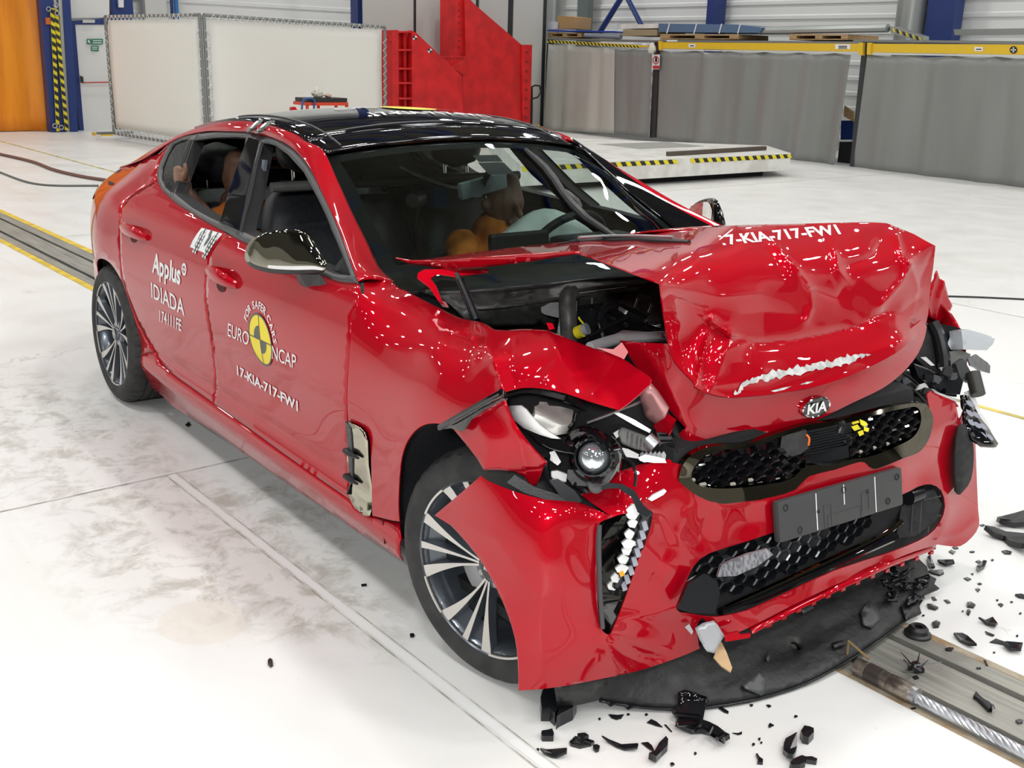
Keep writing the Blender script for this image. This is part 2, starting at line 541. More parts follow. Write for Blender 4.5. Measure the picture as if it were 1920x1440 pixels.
# rail: three steel plates with two slots between them
rail = empty('floor_rail', (0, 0, 0), label='steel towing rail with two slots set flush in the white floor', cat='rail')
for a, b_ in [(r0 + .004, SLOTS[0][0]), (SLOTS[0][1], SLOTS[1][0]), (SLOTS[1][1], r1 - .004)]:
    MB().box(((XA + XB) / 2, (a + b_) / 2, -.012), (XB - XA, b_ - a, .026), bev=.003).build('rail_plate', [PLATE], rail)
MB().box((6.2, r1 - .012, .0), (11.6, .03, .004)).build('rail_edge', [RUST], rail)
MB().box((6.2, r0 + .010, .0), (11.6, .02, .004)).build('rail_edge', [RUST], rail)
for y0_, y1_ in ((r1 + .004, r1 + .062), (r0 - .060, r0 - .004)):
    mesh_obj('trim_1' if y0_ > 0 else 'trim_2', [(XA, y0_, .002), (-2.2, y0_, .002), (-2.2, y1_, .002), (XA, y1_, .002)], [(0, 1, 2, 3)], YELLOW, smooth=False, kind='structure', label='yellow painted line along the towing rail')
# expansion joints of the slab
JOINT = mat('joint_filler', (.50, .50, .46), rough=.7, build=noise_mix((.36, .35, .30), (.66, .66, .63), 12))
JOINTW = mat('joint_ridge', (.82, .82, .81), rough=.5)
for i, (x0, x1, y0_, y1_, mm) in enumerate([(-1.885, -1.875, YA, r0 - .07, JOINT), (-1.90, -1.887, -1.3, r0 - .07, JOINTW), (-1.875, XB, -.985, -.979, JOINT), (-1.875, XB, -.972, -.945, JOINTW), (-1.875, XB, -.940, -.936, JOINT), (XA, XB, 4.98, 4.99, JOINT), (-7.9, -7.89, r1 + .1, YB, JOINT), (-14.0, -13.99, r1 + .1, YB, JOINT)]):
    mesh_obj('trim_%d' % (i + 3), [(x0, y0_, .0012), (x1, y0_, .0012), (x1, y1_, .0012), (x0, y1_, .0012)], [(0, 1, 2, 3)], mm, smooth=False, kind='structure', label='thin joint line in the white floor slab')
mesh_obj('trim_12', [(XA, 2.66, .0016), (XB, 2.74, .0016), (XB, 2.78, .0016), (XA, 2.70, .0016)], [(0, 1, 2, 3)], mat('worn_yellow_line', (.6, .5, .12), rough=.5, build=noise_mix((.20, .19, .10), (.72, .58, .10), 3, .35, .6, stretch=(1.2, 1, 1))), smooth=False, kind='structure', label='thin worn yellow floor line beyond the rail')

# ---- walls and ceiling
def clad(name, p0, p1, z0, z1, m, pitch=.30, amp=.03, out=(0, 0)):
    """horizontally ribbed cladding from p0 to p1"""
    zs, off = [], []
    z = z0
    while z < z1:
        for dz_, o_ in ((0, 0), (.62, 0), (.70, 1), (.92, 1)):
            zs.append(z + dz_ * pitch); off.append(o_ * amp)
        z += pitch
    G = np.array([[(p0[0] + out[0] * o_, p0[1] + out[1] * o_, zz), (p1[0] + out[0] * o_, p1[1] + out[1] * o_, zz)] for zz, o_ in zip(zs, off)])
    return MB().grid(G).build(name, [m], kind='structure')
clad('wall_back', (XA, YA), (XA, YB), 0, ZC, WHITEWALL, out=(1, 0))['label'] = 'white ribbed cladding wall at the far end of the hall'
clad('wall_right', (XA, YB), (XB, YB), 0, ZC, WHITEWALL, out=(0, -1))['label'] = 'white ribbed cladding wall behind the racks'
# the two walls behind the photographer: light lower band, dark upper cladding
for nm, a, b_ in (('wall_left', (XA, YA), (XB, YA)), ('wall_front', (XB, YA), (XB, YB))):
    o = MB().add([(*a, 0), (*b_, 0), (*b_, 1.8), (*a, 1.8)], [(0, 1, 2, 3)], 0).add([(*a, 1.8), (*b_, 1.8), (*b_, ZC), (*a, ZC)], [(0, 1, 2, 3)], 1).build(nm, [OFFWHITE, mat('grey_upper_wall', (.045, .045, .038), rough=.7)], kind='structure', label='plain hall wall with a light lower band')
G = []
for i, x in enumerate(np.arange(XA, XB + .3, .15)):
    G.append([(x, YA, ZC + (.05 if (i // 2) % 2 else 0)), (x, YB, ZC + (.05 if (i // 2) % 2 else 0))])
MB().grid(np.array(G)).build('ceiling', [CEIL], kind='structure', label='dark trapezoidal sheet ceiling')
# blue lattice girders under the ceiling
for k_, x in enumerate(np.arange(XA + 2.2, XB, 5.6)):
    m = MB(); zt, zb_ = ZC - .15, ZC - 1.25
    m.box((x, (YA + YB) / 2, zt), (.18, YB - YA, .18)); m.box((x, (YA + YB) / 2, zb_), (.18, YB - YA, .18))
    ys = np.arange(YA, YB, 1.9)
    for i, y in enumerate(ys):
        a, b_ = ((zt, zb_) if i % 2 else (zb_, zt)); m.tube([(x, y, a), (x, y + 1.9, b_)], .06, 6)
    m.build('ceiling_truss', [BLUE], kind='structure', label='blue lattice girder under the dark ceiling')
for y in np.arange(YA + 3, YB, 6.5):
    MB().box(((XA + XB) / 2, y, ZC - .12), (XB - XA, .12, .20)).build('ceiling_purlin', [BLUE], kind='structure', label='blue purlin running along the ceiling')
# high-bay lamps
LAMPM = mat('lamp_glow', (1, 1, 1), emit=(1.0, .985, .955), est=LAMP_POWER)
HOUS = mat('lamp_housing', (.25, .26, .27), rough=.4, metal=.6)
lamp0 = MB().lathe([(.0, .30), (.07, .30), (.09, .22), (.16, .12), (.27, .0), (.275, -.02)], n=20).build('housing', [HOUS], smooth=True)
glow0 = MB().lathe([(.0, -.005), (.24, -.005)], n=20).build('diffuser', [LAMPM])
me_h, me_g = lamp0.data, glow0.data
bpy.data.objects.remove(lamp0); bpy.data.objects.remove(glow0)
def add_lamp(x, y, z, s=1.):
    e = empty('high_bay_lamp', (x, y, z), label='round high-bay lamp hanging under the dark ceiling', cat='lamp', group='high-bay lamps under the ceiling')
    e.scale = (s, s, s)
    for nm, me in (('housing', me_h), ('diffuser', me_g)):
        o = bpy.data.objects.new(nm, me); COL.objects.link(o); o.parent = e
    m_ = MB().tube([(0, 0, .30), (0, 0, (ZC - .05 - z) / s)], .01, 6).build('hanger', [HOUS], e)
for x in np.arange(-19.0, 11, 4.2):
    for y in np.arange(-12.5, 16, 4.6):
        add_lamp(x, y, 6.75)
# floodlight bank above the impact zone
FLM = mat('flood_glow', (1, 1, 1), emit=(.98, .99, 1.0), est=FLOOD_POWER)
for x, y in [(-1.6, -2.6), (1.2, -2.9), (3.8, -2.2), (-1.6, 2.4), (1.2, 2.6), (3.8, 2.2), (5.6, -.2)]:
    e = empty('floodlight', (x, y, 5.6), label='square floodlight hung above the impact zone', cat='lamp', group='floodlights above the impact zone')
    tgt = Vector((.2, 0, .6)) - Vector((x, y, 5.6)); e.rotation_euler = tgt.to_track_quat('-Z', 'Y').to_euler()
    MB().box((0, 0, .08), (.70, .55, .14), bev=.02).build('housing', [HOUS], e)
    MB().add([(-.32, -.24, .0), (.32, -.24, .0), (.32, .24, .0), (-.32, .24, .0)], [(3, 2, 1, 0)]).build('diffuser', [FLM], e)
    MB().tube([(0, 0, .15), (0, 0, .4)], .02, 6).build('yoke', [HOUS], e)
# added fill lamp on a stand, unseen, to brighten the car's front
e = empty('fill_lamp', (4.1, -4.3, 0), label='added fill lamp on a tall tripod stand, out of view', cat='lamp')
tgt = (Vector((.3, 0, .5)) - Vector((4.1, -4.3, 2.9))).to_track_quat('-Z', 'Y').to_matrix()
Rw = np.array(tgt); hd_ = np.array([0, 0, 2.9])
MB().box(hd_ - Rw @ np.array([0, 0, -.08]) * 1., (.56, .46, .14), Rw, bev=.02).build('housing', [HOUS], e)
MB().add([hd_ + Rw @ np.array(q) for q in ((-.25, -.2, -.0), (.25, -.2, -.0), (.25, .2, -.0), (-.25, .2, -.0))], [(3, 2, 1, 0)]).build('diffuser', [mat('fill_lamp_glow', (1, 1, 1), emit=(.97, .985, 1.), est=FILL_POWER)], e)
MB().tube([(0, 0, .7), (0, 0, 2.8)], .02, 8).build('pole', [HOUS], e)
for q in range(3):
    MB().tube([(0, 0, .75), (.55 * math.cos(q * 2.094), .55 * math.sin(q * 2.094), .02)], .014, 6).build('leg', [HOUS], e)
# ================================================================== THE CAR (built in its own frame, X forward from the front axle)
car = empty('crashed_car', (0, 0, 0), CAR_YAW, label='red four-door fastback car with its crumpled front end, standing across the floor rail', cat='car')

_hz = np.array([.12, .20, .26, .31, .355, .42, .55, .70, .80, .88, .95, 1.0, 1.04, 1.12, 1.2, 1.28, 1.34, 1.42])
_hw = np.array([.83, .875, .905, .906, .890, .897, .914, .926, .927, .916, .892, .862, .836, .775, .720, .665, .622, .56])
_dx = np.array([-4.05, -3.95, -3.8, -3.6, -3.4, -3.2, -3.0, -2.7, -1.5, -.45, 0., .3, .6])
_dw = np.array([-.60, -.42, -.27, -.16, -.085, -.035, .002, .004, 0., -.004, .006, -.02, -.08])
_gx = np.array([-3.6, -2.9, -2.5, -2.1, -1.6, -.8, -.3])
_gw = np.array([-.10, -.085, -.055, -.025, -.015, -.032, -.03])
def _spl(x, X, Y):
    x = np.clip(np.asarray(x, float), X[0], X[-1])
    m = np.gradient(Y, X)
    i = np.clip(np.searchsorted(X, x) - 1, 0, len(X) - 2)
    h = X[i + 1] - X[i]; t = (x - X[i]) / h
    return (2*t**3-3*t**2+1)*Y[i] + (t**3-2*t**2+t)*h*m[i] + (-2*t**3+3*t**2)*Y[i+1] + (t**3-t**2)*h*m[i+1]
def _ss(x, a, b):
    t = np.clip((x - a) / (b - a), 0, 1); return t * t * (3 - 2 * t)
def halfwidth(x, z):
    x = np.asarray(x, float); z = np.asarray(z, float)
    w = _spl(z, _hz, _hw) + _spl(x, _dx, _dw) + _spl(x, _gx, _gw) * _ss(z, .93, 1.12)
    # haunch over the rear wheel, hollow along the lower doors
    w += .014 * np.exp(-((x + 2.95) / .45) ** 2 - ((z - .72) / .16) ** 2)
    w += .022 * np.exp(-((x + 3.33) / .12) ** 2 - ((z - .48) / .14) ** 2)
    w -= .012 * np.exp(-((x + 1.3) / .75) ** 2 - ((z - .52) / .10) ** 2)
    return w
def S2(px, py):
    """picture point -> (x, z) on the near body side"""
    y = -.9 * np.ones(np.shape(px))
    for _ in range(40):
        X = CV.at(np.asarray(px, float), np.asarray(py, float), y=0.) if False else CV.C + CV.ray(px, py) * ((y - CV.C[1]) / CV.ray(px, py)[..., 1])[..., None]
        y = .5 * y + .5 * (-halfwidth(X[..., 0], X[..., 2]))
    return np.stack([X[..., 0], X[..., 2]], -1)
def SX(pts):
    P = np.array(pts, float); return S2(P[:, 0], P[:, 1])
def side3(q, off=0., sgn=-1):
    return np.stack([q[:, 0], sgn * (halfwidth(q[:, 0], q[:, 1]) + off), q[:, 1]], 1)
def inset2(poly, d):
    """shrink a closed polygon by d"""
    P = np.array(poly, float); A = np.roll(P, 1, 0); B = np.roll(P, -1, 0)
    ar = .5 * np.sum(P[:, 0] * B[:, 1] - B[:, 0] * P[:, 1])
    def nrm(a, b):
        e = b - a; n = np.stack([-e[:, 1], e[:, 0]], 1); return n / (np.linalg.norm(n, axis=1)[:, None] + 1e-9)
    n = nrm(A, P) + nrm(P, B); n /= np.linalg.norm(n, axis=1)[:, None] + 1e-9
    return P + n * d * (1 if ar > 0 else -1)
def side_panel(name, outline, mats, holes=(), sp=.022, off=0., thick=.005, gap=.0016, far=True, disp=None, parent=None, **kw):
    """panel of the body side from an (x, z) outline; the far side gets its mirror image"""
    ol = inset2(outline, gap) if gap else np.array(outline)
    pts, tri = triangulate(ol, [np.array(h) for h in holes], sp)
    V = side3(pts, off)
    if disp is not None:
        V = disp(V)
    F = orient(V, tri, ('dir', np.array([0, -1., 0])))
    o = mesh_obj(name, V, F, mats, parent or car, **kw)
    if thick: solid(o, thick)
    p = None
    if far:
        V2 = V * np.array([1, -1, 1]); p = mesh_obj(name, V2, F[:, ::-1], mats, car, **kw)
        if thick: solid(p, thick)
    return o, p

def crp(pts, n=4, closed=False):
    return [tuple(p) for p in cr(pts, n, closed)]

# ---- outlines measured on the near side, as (x, z)
cutF = SX(crp([(675, 533), (675, 552), (670, 573), (659, 598), (656, 642), (652, 695), (650, 750), (652, 800), (654, 880), (657, 938)]))       # fender / front door
cutB = SX(crp([(424, 437), (410, 452), (397, 470), (391, 497), (386, 543), (391, 599), (399.6, 657), (405, 701), (404, 730), (401, 757)]))     # front / rear door
cutR = SX(crp([(297, 338), (272, 352), (243, 370), (229, 391), (225, 430), (227.5, 497), (236, 543), (257, 599), (277, 637), (290, 659)]))      # rear door / quarter
botR = SX(crp([(290, 659), (303, 682), (330, 706), (365, 731), (401, 757)]))
botF = SX(crp([(401, 757), (470, 806), (560, 871), (657, 938)]))
dloTop = SX(crp([(321, 267), (344, 256), (388, 248.5), (432, 246.5), (467, 248), (490, 251.5), (519, 260), (548, 276), (577.5, 308), (607, 367), (636, 431), (659, 495), (672, 529)], 5))
dloBotR = SX(crp([(424, 434), (394, 418), (359, 397), (330, 378), (306, 355), (297, 335), (297, 317), (309, 288), (321, 268)], 4))
dloBotF = SX(crp([(672, 529), (636, 526), (600, 512), (540, 488), (470, 458.5), (424, 434)], 4))
sillBot = SX(crp([(275, 722), (303, 742), (329, 766), (394, 806), (462, 854), (596, 947), (755, 1053)], 4))
archR = SX(crp([(170.5, 560), (170, 532), (171, 512), (177, 493), (187.5, 485.6), (200, 489), (212.5, 501), (227, 526), (239.6, 559.6), (252, 603), (260, 637), (267, 668), (271, 699), (275, 720)], 4))

# ---- doors
rear_door_ol = np.concatenate([cutR, botR[1:], cutB[::-1][1:], dloBotR[1:22]])
# close along the window line between the B cut and the rear cut
k = np.argmin(np.linalg.norm(dloBotR - SX([(298, 336)])[0], axis=1))
rear_door_ol = np.concatenate([cutR, botR[1:], cutB[::-1][1:], dloBotR[1:k]])
door_rear, _ = side_panel('rear_door', rear_door_ol, [RED])
front_door_ol = np.concatenate([cutB, botF[1:], cutF[::-1][1:], dloBotF[1:-1]])
door_front, _ = side_panel('front_door', front_door_ol, [RED])

# ---- sill
qtr_low = SX([(267, 668), (271, 699), (275, 721)])
sill_ol = np.concatenate([SX([(290, 659)]), botR[1:], botF[1:], SX([(675, 956), (698, 968), (749, 980), (752, 1010), (755, 1053)]), sillBot[::-1][1:], SX([(271, 699), (266, 664)])])
side_panel('sill_panel', sill_ol, [RED])

# ---- rear quarter: wraps round to the tail
ztop_x = np.array([-1.9, -2.0, -2.4, -2.8, -3.2, -3.6, -3.85, -3.98]); ztop_z = np.array([1.335, 1.325, 1.27, 1.185, 1.095, 1.035, 1.0, .95])
_k2 = np.argmin(np.linalg.norm(dloBotR - SX([(321, 268)])[0], axis=1))
tip = dloBotR[-1]
q_ol = [tip]
q_ol += [np.array((x, float(np.interp(-x, -ztop_x, ztop_z)))) for x in np.linspace(tip[0] - .08, -3.98, 26)]
q_ol += [np.array(p) for p in [(-4.03, .85), (-4.04, .7), (-4.0, .5), (-3.9, .36), (-3.7, .28), (-3.45, .26), (-3.27, .27)]]
_ac = np.array((-2.915, .335)); jm = int(np.argmax(archR[:, 1]))
_r = archR[jm, 1] - .335
q_ol += [np.array((archR[jm, 0] + (_r + .012) * math.cos(t), .335 + _r * math.sin(t))) for t in np.radians(np.linspace(194, 94, 14))]
q_ol += list(archR[jm:-4])
q_ol += [SX([(266, 664)])[0], cutR[-1]]
q_ol += list(cutR[::-1][1:])
q_ol += list(dloBotR[k:-1])
side_panel('quarter_panel', np.array(q_ol), [RED], sp=.03)
side_panel('quarter_lining', inset2(np.array(q_ol), .02), [INTER], off=-.03, sp=.08, gap=0, thick=0)
for _c in (cutF, cutB, cutR, botR, botF):
    for sg in (-1, 1):
        MB().tube(side3(_c, -.0075, sg), .006, 5).build('panel_gap_shade', [BLACKM], car)  # black tube behind each gap, its colour puts in the shade
# sub frame behind the panel gaps: dark inner skin
inner_ol = np.concatenate([SX([(300, 345), (240, 385), (240, 430), (245, 520), (270, 590), (300, 650), (400, 735), (640, 905), (640, 610), (655, 545), (560, 505), (450, 455), (380, 415)])])
side_panel('inner_side', inner_ol, [INTER], off=-.035, sp=.06, gap=0, thick=0)

# ---- window trim (dark grey band round all side windows)
dlo_ol = np.concatenate([dloTop, dloBotF[1:], dloBotR[1:-1]])
qglass = SX(crp([(326, 271), (340, 264), (354, 261), (345, 292), (334, 330), (323, 360), (312, 347), (305, 330), (306, 312), (315, 288)], 1))
rwin = SX(crp([(365, 262), (400, 257), (440, 255.5), (463, 257), (460, 275), (449, 305), (432, 355), (415, 417), (392, 406), (362, 389), (343, 373), (329, 362), (338, 335), (352, 298)], 1))
fwin = SX(crp([(493, 268), (505, 268), (518, 272), (542, 290), (571, 322), (597, 370), (624, 432), (647, 485), (660, 517), (632, 514), (600, 500), (540, 476), (484, 446), (456, 434), (466, 390), (478, 340), (486, 300)], 1))
side_panel('window_trim', dlo_ol, [TRIM], holes=[inset2(qglass, -.004), inset2(rwin, 0), inset2(fwin, 0)], off=.004, thick=.014, gap=0, sp=.03)
side_panel('quarter_glass', inset2(qglass, -.01), [DARKGLASS], off=-.004, thick=0, gap=0)
# gloss black B-pillar covers
bp1 = SX([(470, 257), (489, 262), (478, 310), (466, 360), (452, 432), (434, 425), (416, 418), (432, 357), (450, 306), (463, 270)])
side_panel('pillar_cover', bp1, [BLACKGLOSS], off=.008, thick=.0, gap=.001, sp=.02)
for _q in ([(494, 265), (498, 271), (488, 303), (480, 343), (468, 393), (458, 434), (453, 433), (466, 362), (480, 310)], [(358, 262), (364, 262), (351, 299), (337, 336), (328, 361), (325, 359), (336, 330), (347, 293)]):
    side_panel('pillar_seal', SX(_q), [BLACKM], off=.008, thick=0., gap=0, sp=.03)
# window seals: dark reveal walls going inwards from the openings
def reveal(name, poly, depth=.05, m=BLACKM):
    P = resample(poly, .04)
    for sg in (-1, 1):
        A = side3(P, .003, sg); B = side3(P, -depth, sg)
        G = np.stack([A, B]); G = np.concatenate([G, G[:, :1]], 1)
        MB().grid(G).build(name, [m], car, smooth=True, sharp=60)
reveal('window_channel', rwin); reveal('window_channel', fwin)

# ---- roof
def zroof(x):
    return _spl(np.asarray(x, float), np.array([-3.95, -3.7, -3.45, -3.2, -2.8, -2.4, -2.1, -1.8, -1.55, -1.42, -1.30]), np.array([.985, 1.015, 1.07, 1.17, 1.30, 1.378, 1.408, 1.412, 1.392, 1.368, 1.335]))
def roof_pt(x, u):
    """u in -1..1 across the roof panel"""
    yh = float(np.interp(-x, [1.3, 2.2, 2.8, 3.4, 3.95], [.585, .575, .565, .57, .50]))
    y = u * yh
    bow = .045 * (1 - u * u) * float(np.interp(-x, [1.3, 1.8, 3.4], [1., 1.3, 1.]))
    xx = x + (-.05 * (1 - abs(u)) if False else 0)
    return np.array([xx - .035 * u * u * float(np.interp(-x, [1.3, 1.6], [1., 0.])), y, zroof(x) - .045 * u * u])
def roof_grid(x0, x1, nx, nu=25, e=1.0, off=0.):
    return np.array([[roof_pt(x, u) + np.array([0, 0, off]) for u in np.linspace(-e, e, nu)] for x in np.linspace(x0, x1, nx)])
o = MB().grid(roof_grid(-1.305, -1.44, 6)).build('roof_header', [BLACKGLOSS], car, smooth=True); solid(o, .012, 1.)
o = MB().grid(roof_grid(-1.447, -2.36, 22)).build('roof_glass_panel', [BLACKGLOSS], car, smooth=True); solid(o, .012, 1.)
o = MB().grid(roof_grid(-2.365, -2.62, 8)).build('rear_header', [RED], car, smooth=True); solid(o, .012, 1.)
o = MB().grid(roof_grid(-2.63, -3.42, 16, e=.93)).build('rear_window', [thin_glass('rear_window_glass', (.62, .68, .62), 1.1)], car, smooth=True)
MB().grid(roof_grid(-3.36, -3.98, 8, off=-.02)).build('tailgate_lining', [INTER], car, smooth=True)
MB().grid(roof_grid(-2.3, -2.66, 8, off=-.02)).build('rear_header_lining', [INTER], car, smooth=True)
MB().box((-3.5, 0, .66), (.04, 1.3, .7)).build('boot_wall', [INTER], car)
o = MB().grid(roof_grid(-3.43, -3.98, 12)).build('tailgate_lip', [RED], car, smooth=True); solid(o, .012, 1.)
for sg in (-1, 1):   # drip strips along the black roof edge
    MB().tube([roof_pt(x, sg * 1.0) + np.array([0, 0, .004]) for x in np.linspace(-1.31, -2.6, 24)], .006, 6).build('roof_strip', [BLACKGLOSS], car, smooth=True)
for sg in (-1, 1):
    MB().tube([roof_pt(x, sg * .86) + np.array([0, 0, .014]) for x in np.linspace(-1.33, -2.3, 20)], .0035, 6).build('roof_seam', [TRIM], car, smooth=True)
MB().tube([roof_pt(-1.46 - .03 * (1 - u * u), u) + np.array([0, 0, .014]) for u in np.linspace(-.86, .86, 20)], .0035, 6).build('roof_seam', [TRIM], car, smooth=True)
MB().tube([roof_pt(-1.308, u) + np.array([0, 0, .008]) for u in np.linspace(-.97, .97, 24)], .005, 6).build('windscreen_seal', [TRIM], car, smooth=True)
# tail: bumper and tailgate skin closing the rear
T = []
for z, xo in [(.985, -3.98), (.93, -4.02), (.85, -4.03), (.75, -4.04), (.62, -4.05), (.5, -4.02), (.4, -3.93), (.32, -3.8)]:
    w = float(halfwidth(-4.0 if z > .45 else -3.95, z)) + .02
    T.append([(xo - .05 * (1 - (u) ** 2), u * w, z) for u in np.linspace(-1, 1, 17)])
o = MB().grid(np.array(T)).build('tailgate_skin', [RED], car, smooth=True)
for sg in (-1, 1):
    P = np.array([(x, sg * (float(halfwidth(x, z)) + .004), z) for x, z in [(-3.35, .93), (-3.55, .95), (-3.8, .93), (-3.97, .91)]])
    Q = np.array([(x, sg * (float(halfwidth(x, z)) + .004), z) for x, z in [(-3.35, .915), (-3.55, .89), (-3.8, .85), (-3.97, .83)]])
    MB().grid(np.stack([P, Q])).build('tail_lamp', [mat('tail_lamp_red', (.35, .01, .01), rough=.1, coat=1.)], car, smooth=True)
MB().box((-3.93, 0, 1.0), (.10, .9, .02), bev=.008).build('spoiler_lip', [BLACKGLOSS], car)

# ---- red roof rail and A-pillar: strip between the side windows and the roof / windscreen
pairs = [((672, 529), (738, 531, -.712)), ((659, 495), (709, 504, -.688)), ((636, 431), (685, 454, -.662)), ((607, 367), (659, 402, -.637)), ((577.5, 308), (633, 343, -.61)),
         ((548, 276), (607, 286, -.585)), ((519, 260), (586, 264.6, -.58)), ((490, 251.5), (560, 246, -.578)), ((467, 248), (516, 234.5, -.577))]
rows = []
for a, b in pairs:
    A = side3(SX([a]), .002)[0]; B = CV.at(b[0], b[1], y=b[2])
    if b[0] < 600:
        B = roof_pt(B[0], -1.0)
    rows.append((A, B))
for xo, xi in [(None, -2.05), (None, -2.35)]:
    pass
rails = []
for A, B in rows:
    m1 = A * .66 + B * .34; m2 = A * .33 + B * .67
    n = np.array([.15, -.75, .65]); n /= np.linalg.norm(n)
    L = np.linalg.norm(B - A)
    rails.append([A, m1 + n * L * .10, m2 + n * L * .09, B])
for x in (-1.95, -2.15, -2.4, -2.7, -3.0, -3.3, -3.6, -3.9):
    if x > tip[0]:
        j = np.argmin(abs(dloTop[:, 0] - x)); zz = dloTop[j, 1]
    else:
        zz = float(np.interp(-x, -ztop_x, ztop_z))
    A = np.array([x, -float(halfwidth(x, zz)) - .002, zz]); B = roof_pt(x, -1.0)
    L = np.linalg.norm(B - A); n = np.array([0, -.7, .7])
    rails.append([A, A * .66 + B * .34 + n * L * .12, A * .33 + B * .67 + n * L * .10, B])
rails = np.array(rails)
G = net(rails, 5, 4)
for sg in (1, -1):
    o = MB().grid(G * np.array([1, sg, 1])).build('roof_rail', [RED, BLACKGLOSS], car, smooth=True); solid(o, .006, 1. if sg == 1 else -1.)
    if sg == -1:   # the far pillar is coloured black along the glass
        nb = G.shape[1] - 1; o.data.polygons.foreach_set('material_index', np.array([1 if (i // nb < 26 and i % nb > 3) else 0 for i in range(len(o.data.polygons))], np.int32))
    # inner pillar lining
    MB().grid((G - np.array([0, 0, .0]) + np.array([0, .035, -.03])) * np.array([1, sg, 1])).build('pillar_lining', [INTER], car, smooth=True)

# ---- windscreen
wsL = [(b[0], b[1], b[2]) for a, b in pairs[:6]]
wl = [CV.at(*p[:2], y=p[2]) for p in wsL]           # near edge, bottom to top
wl[-1] = roof_pt(-1.305, -1.0) + np.array([0, 0, -.004])
bl = wl[0] + (wl[0] - wl[1]) * .55
wl = [bl] + wl
rows = []
for i, p in enumerate(wl):
    f = i / (len(wl) - 1)
    yb = abs(p[1])
    bow = .19 * (1 - f) + .035 * f
    rise = .035 * (1 - f) + .045 * f
    rows.append([np.array([p[0] + bow * (1 - u * u), u * yb, p[2] + rise * (1 - u * u)]) for u in np.linspace(-1, 1, 9)])
WS = net(np.array(rows), 4, 3)
MB().grid(WS).build('windscreen', [GLASS], car, smooth=True)
# black printed border of the windscreen
def border(G, w=.05):
    a, b = G.shape[:2]; m = MB()
    d = G - np.array([-.004, 0, .004])
    m.grid(d[:, :2]); m.grid(d[:, -2:]); m.grid(d[-2:, :])
    return m
border(WS).build('windscreen_border', [BLACKM], car, smooth=True)
# ================================================================== crumpled front: fender, bonnet, bumper
# ---- near fender (creased by the crash); rear part still follows the body side
fo = crp([(675, 533), (700, 524), (724, 521), (738, 532)], 3)
fo += crp([(738, 532), (765, 547), (793, 562), (825, 578), (857, 594), (880, 600), (897, 603)], 2)[1:]
fo += [(912, 608), (927, 618), (950, 619), (975, 617), (1000, 617), (1026, 619)]
fo += crp([(1026, 619), (1068, 636), (1113, 653), (1163, 670), (1190, 688), (1213, 703), (1221, 712)], 2)[1:]
fo += [(1216, 722), (1200, 738), (1180, 755), (1160, 769)]
fo += crp([(1160, 769), (1105, 753), (1058, 737), (1017, 728.5), (982, 727), (955, 732), (940, 737)], 2)[1:]
fo += [(946, 750), (925, 762), (895, 778), (860, 797)]
fo += crp([(852, 806), (838, 799), (820, 794), (797, 796), (777, 809), (760, 835), (751, 872), (747, 940), (749, 978)], 3)
fo += [(735, 976), (715, 971), (698, 967), (696, 872), (694, 827), (689, 811), (681, 801), (662, 792), (653, 789)]
fo += crp([(651, 750), (653, 695), (657, 642), (660, 598), (671, 573), (676, 552)], 2)
fc = [(_a, _b, -float(halfwidth(*S2(_a, _b)))) for _a, _b in ((656, 930), (653, 860), (653, 789), (653, 740), (653, 695), (657, 642), (662, 598), (676, 545))]
fc += [ (700, 524, -.775), (724, 521, -.74), (738, 532, -.715),
      (749, 978, -.918), (747, 900, -.925), (742, 790, -.925), (738, 700, -.915), (738, 640, -.885), (738, 600, -.845), (745, 560, -.775),
      (777, 809, -.937), (775, 760, -.933), (773, 710, -.92), (776, 672, -.898), (781, 637, -.868), (790, 600, -.80), (793, 562, -.715),
      (820, 794, -.937), (818, 745, -.932), (817, 705, -.917), (820, 675, -.897), (826, 645, -.865), (842, 615, -.79), (857, 594, -.71),
      (852, 806, -.935), (858, 765, -.93), (864, 722, -.912), (868, 690, -.892), (876, 660, -.855), (897, 603, -.705),
      (940, 737, -.90), (930, 705, -.885), (925, 670, -.87), (927, 640, -.80), (927, 618, -.74),
      (982, 727, -.87), (985, 690, -.845), (1000, 655, -.79), (1026, 619, -.70),
      (1017, 728, -.845), (1040, 690, -.80), (1060, 655, -.74), (1068, 636, -.70),
      (1058, 737, -.825), (1085, 705, -.76), (1113, 653, -.66), (1105, 753, -.80), (1130, 715, -.725), (1163, 670, -.64), (1160, 769, -.765), (1185, 738, -.70), (1221, 712, -.625)]
fcre = [([(902, 604), (918, 622), (913, 650), (930, 690), (942, 728)], .018, 11),
        ([(918, 622), (905, 655), (890, 672)], .010, 12),
        ([(1027, 620), (1038, 642), (1048, 666)], .016, 12), ([(1048, 666), (1022, 712)], .010, 10),
        ([(826, 645), (860, 655), (905, 652)], .008, 14),
        ([(1075, 700), (1110, 690), (1150, 668)], .010, 16), ([(985, 715), (1015, 690), (1048, 668)], -.012, 16),
        ([(965, 640), (955, 690), (965, 725)], -.018, 22), ([(1160, 672), (1140, 700), (1110, 740)], .010, 10),
        ([(845, 640), (850, 600)], -.008, 14), ([(705, 560), (760, 590), (820, 600)], .006, 16)]
fender, f_fender = sheet('front_fender', fo, fc, [RED], car, sp=4.5, creases=fcre, ext=(-.001, .004, -.002))
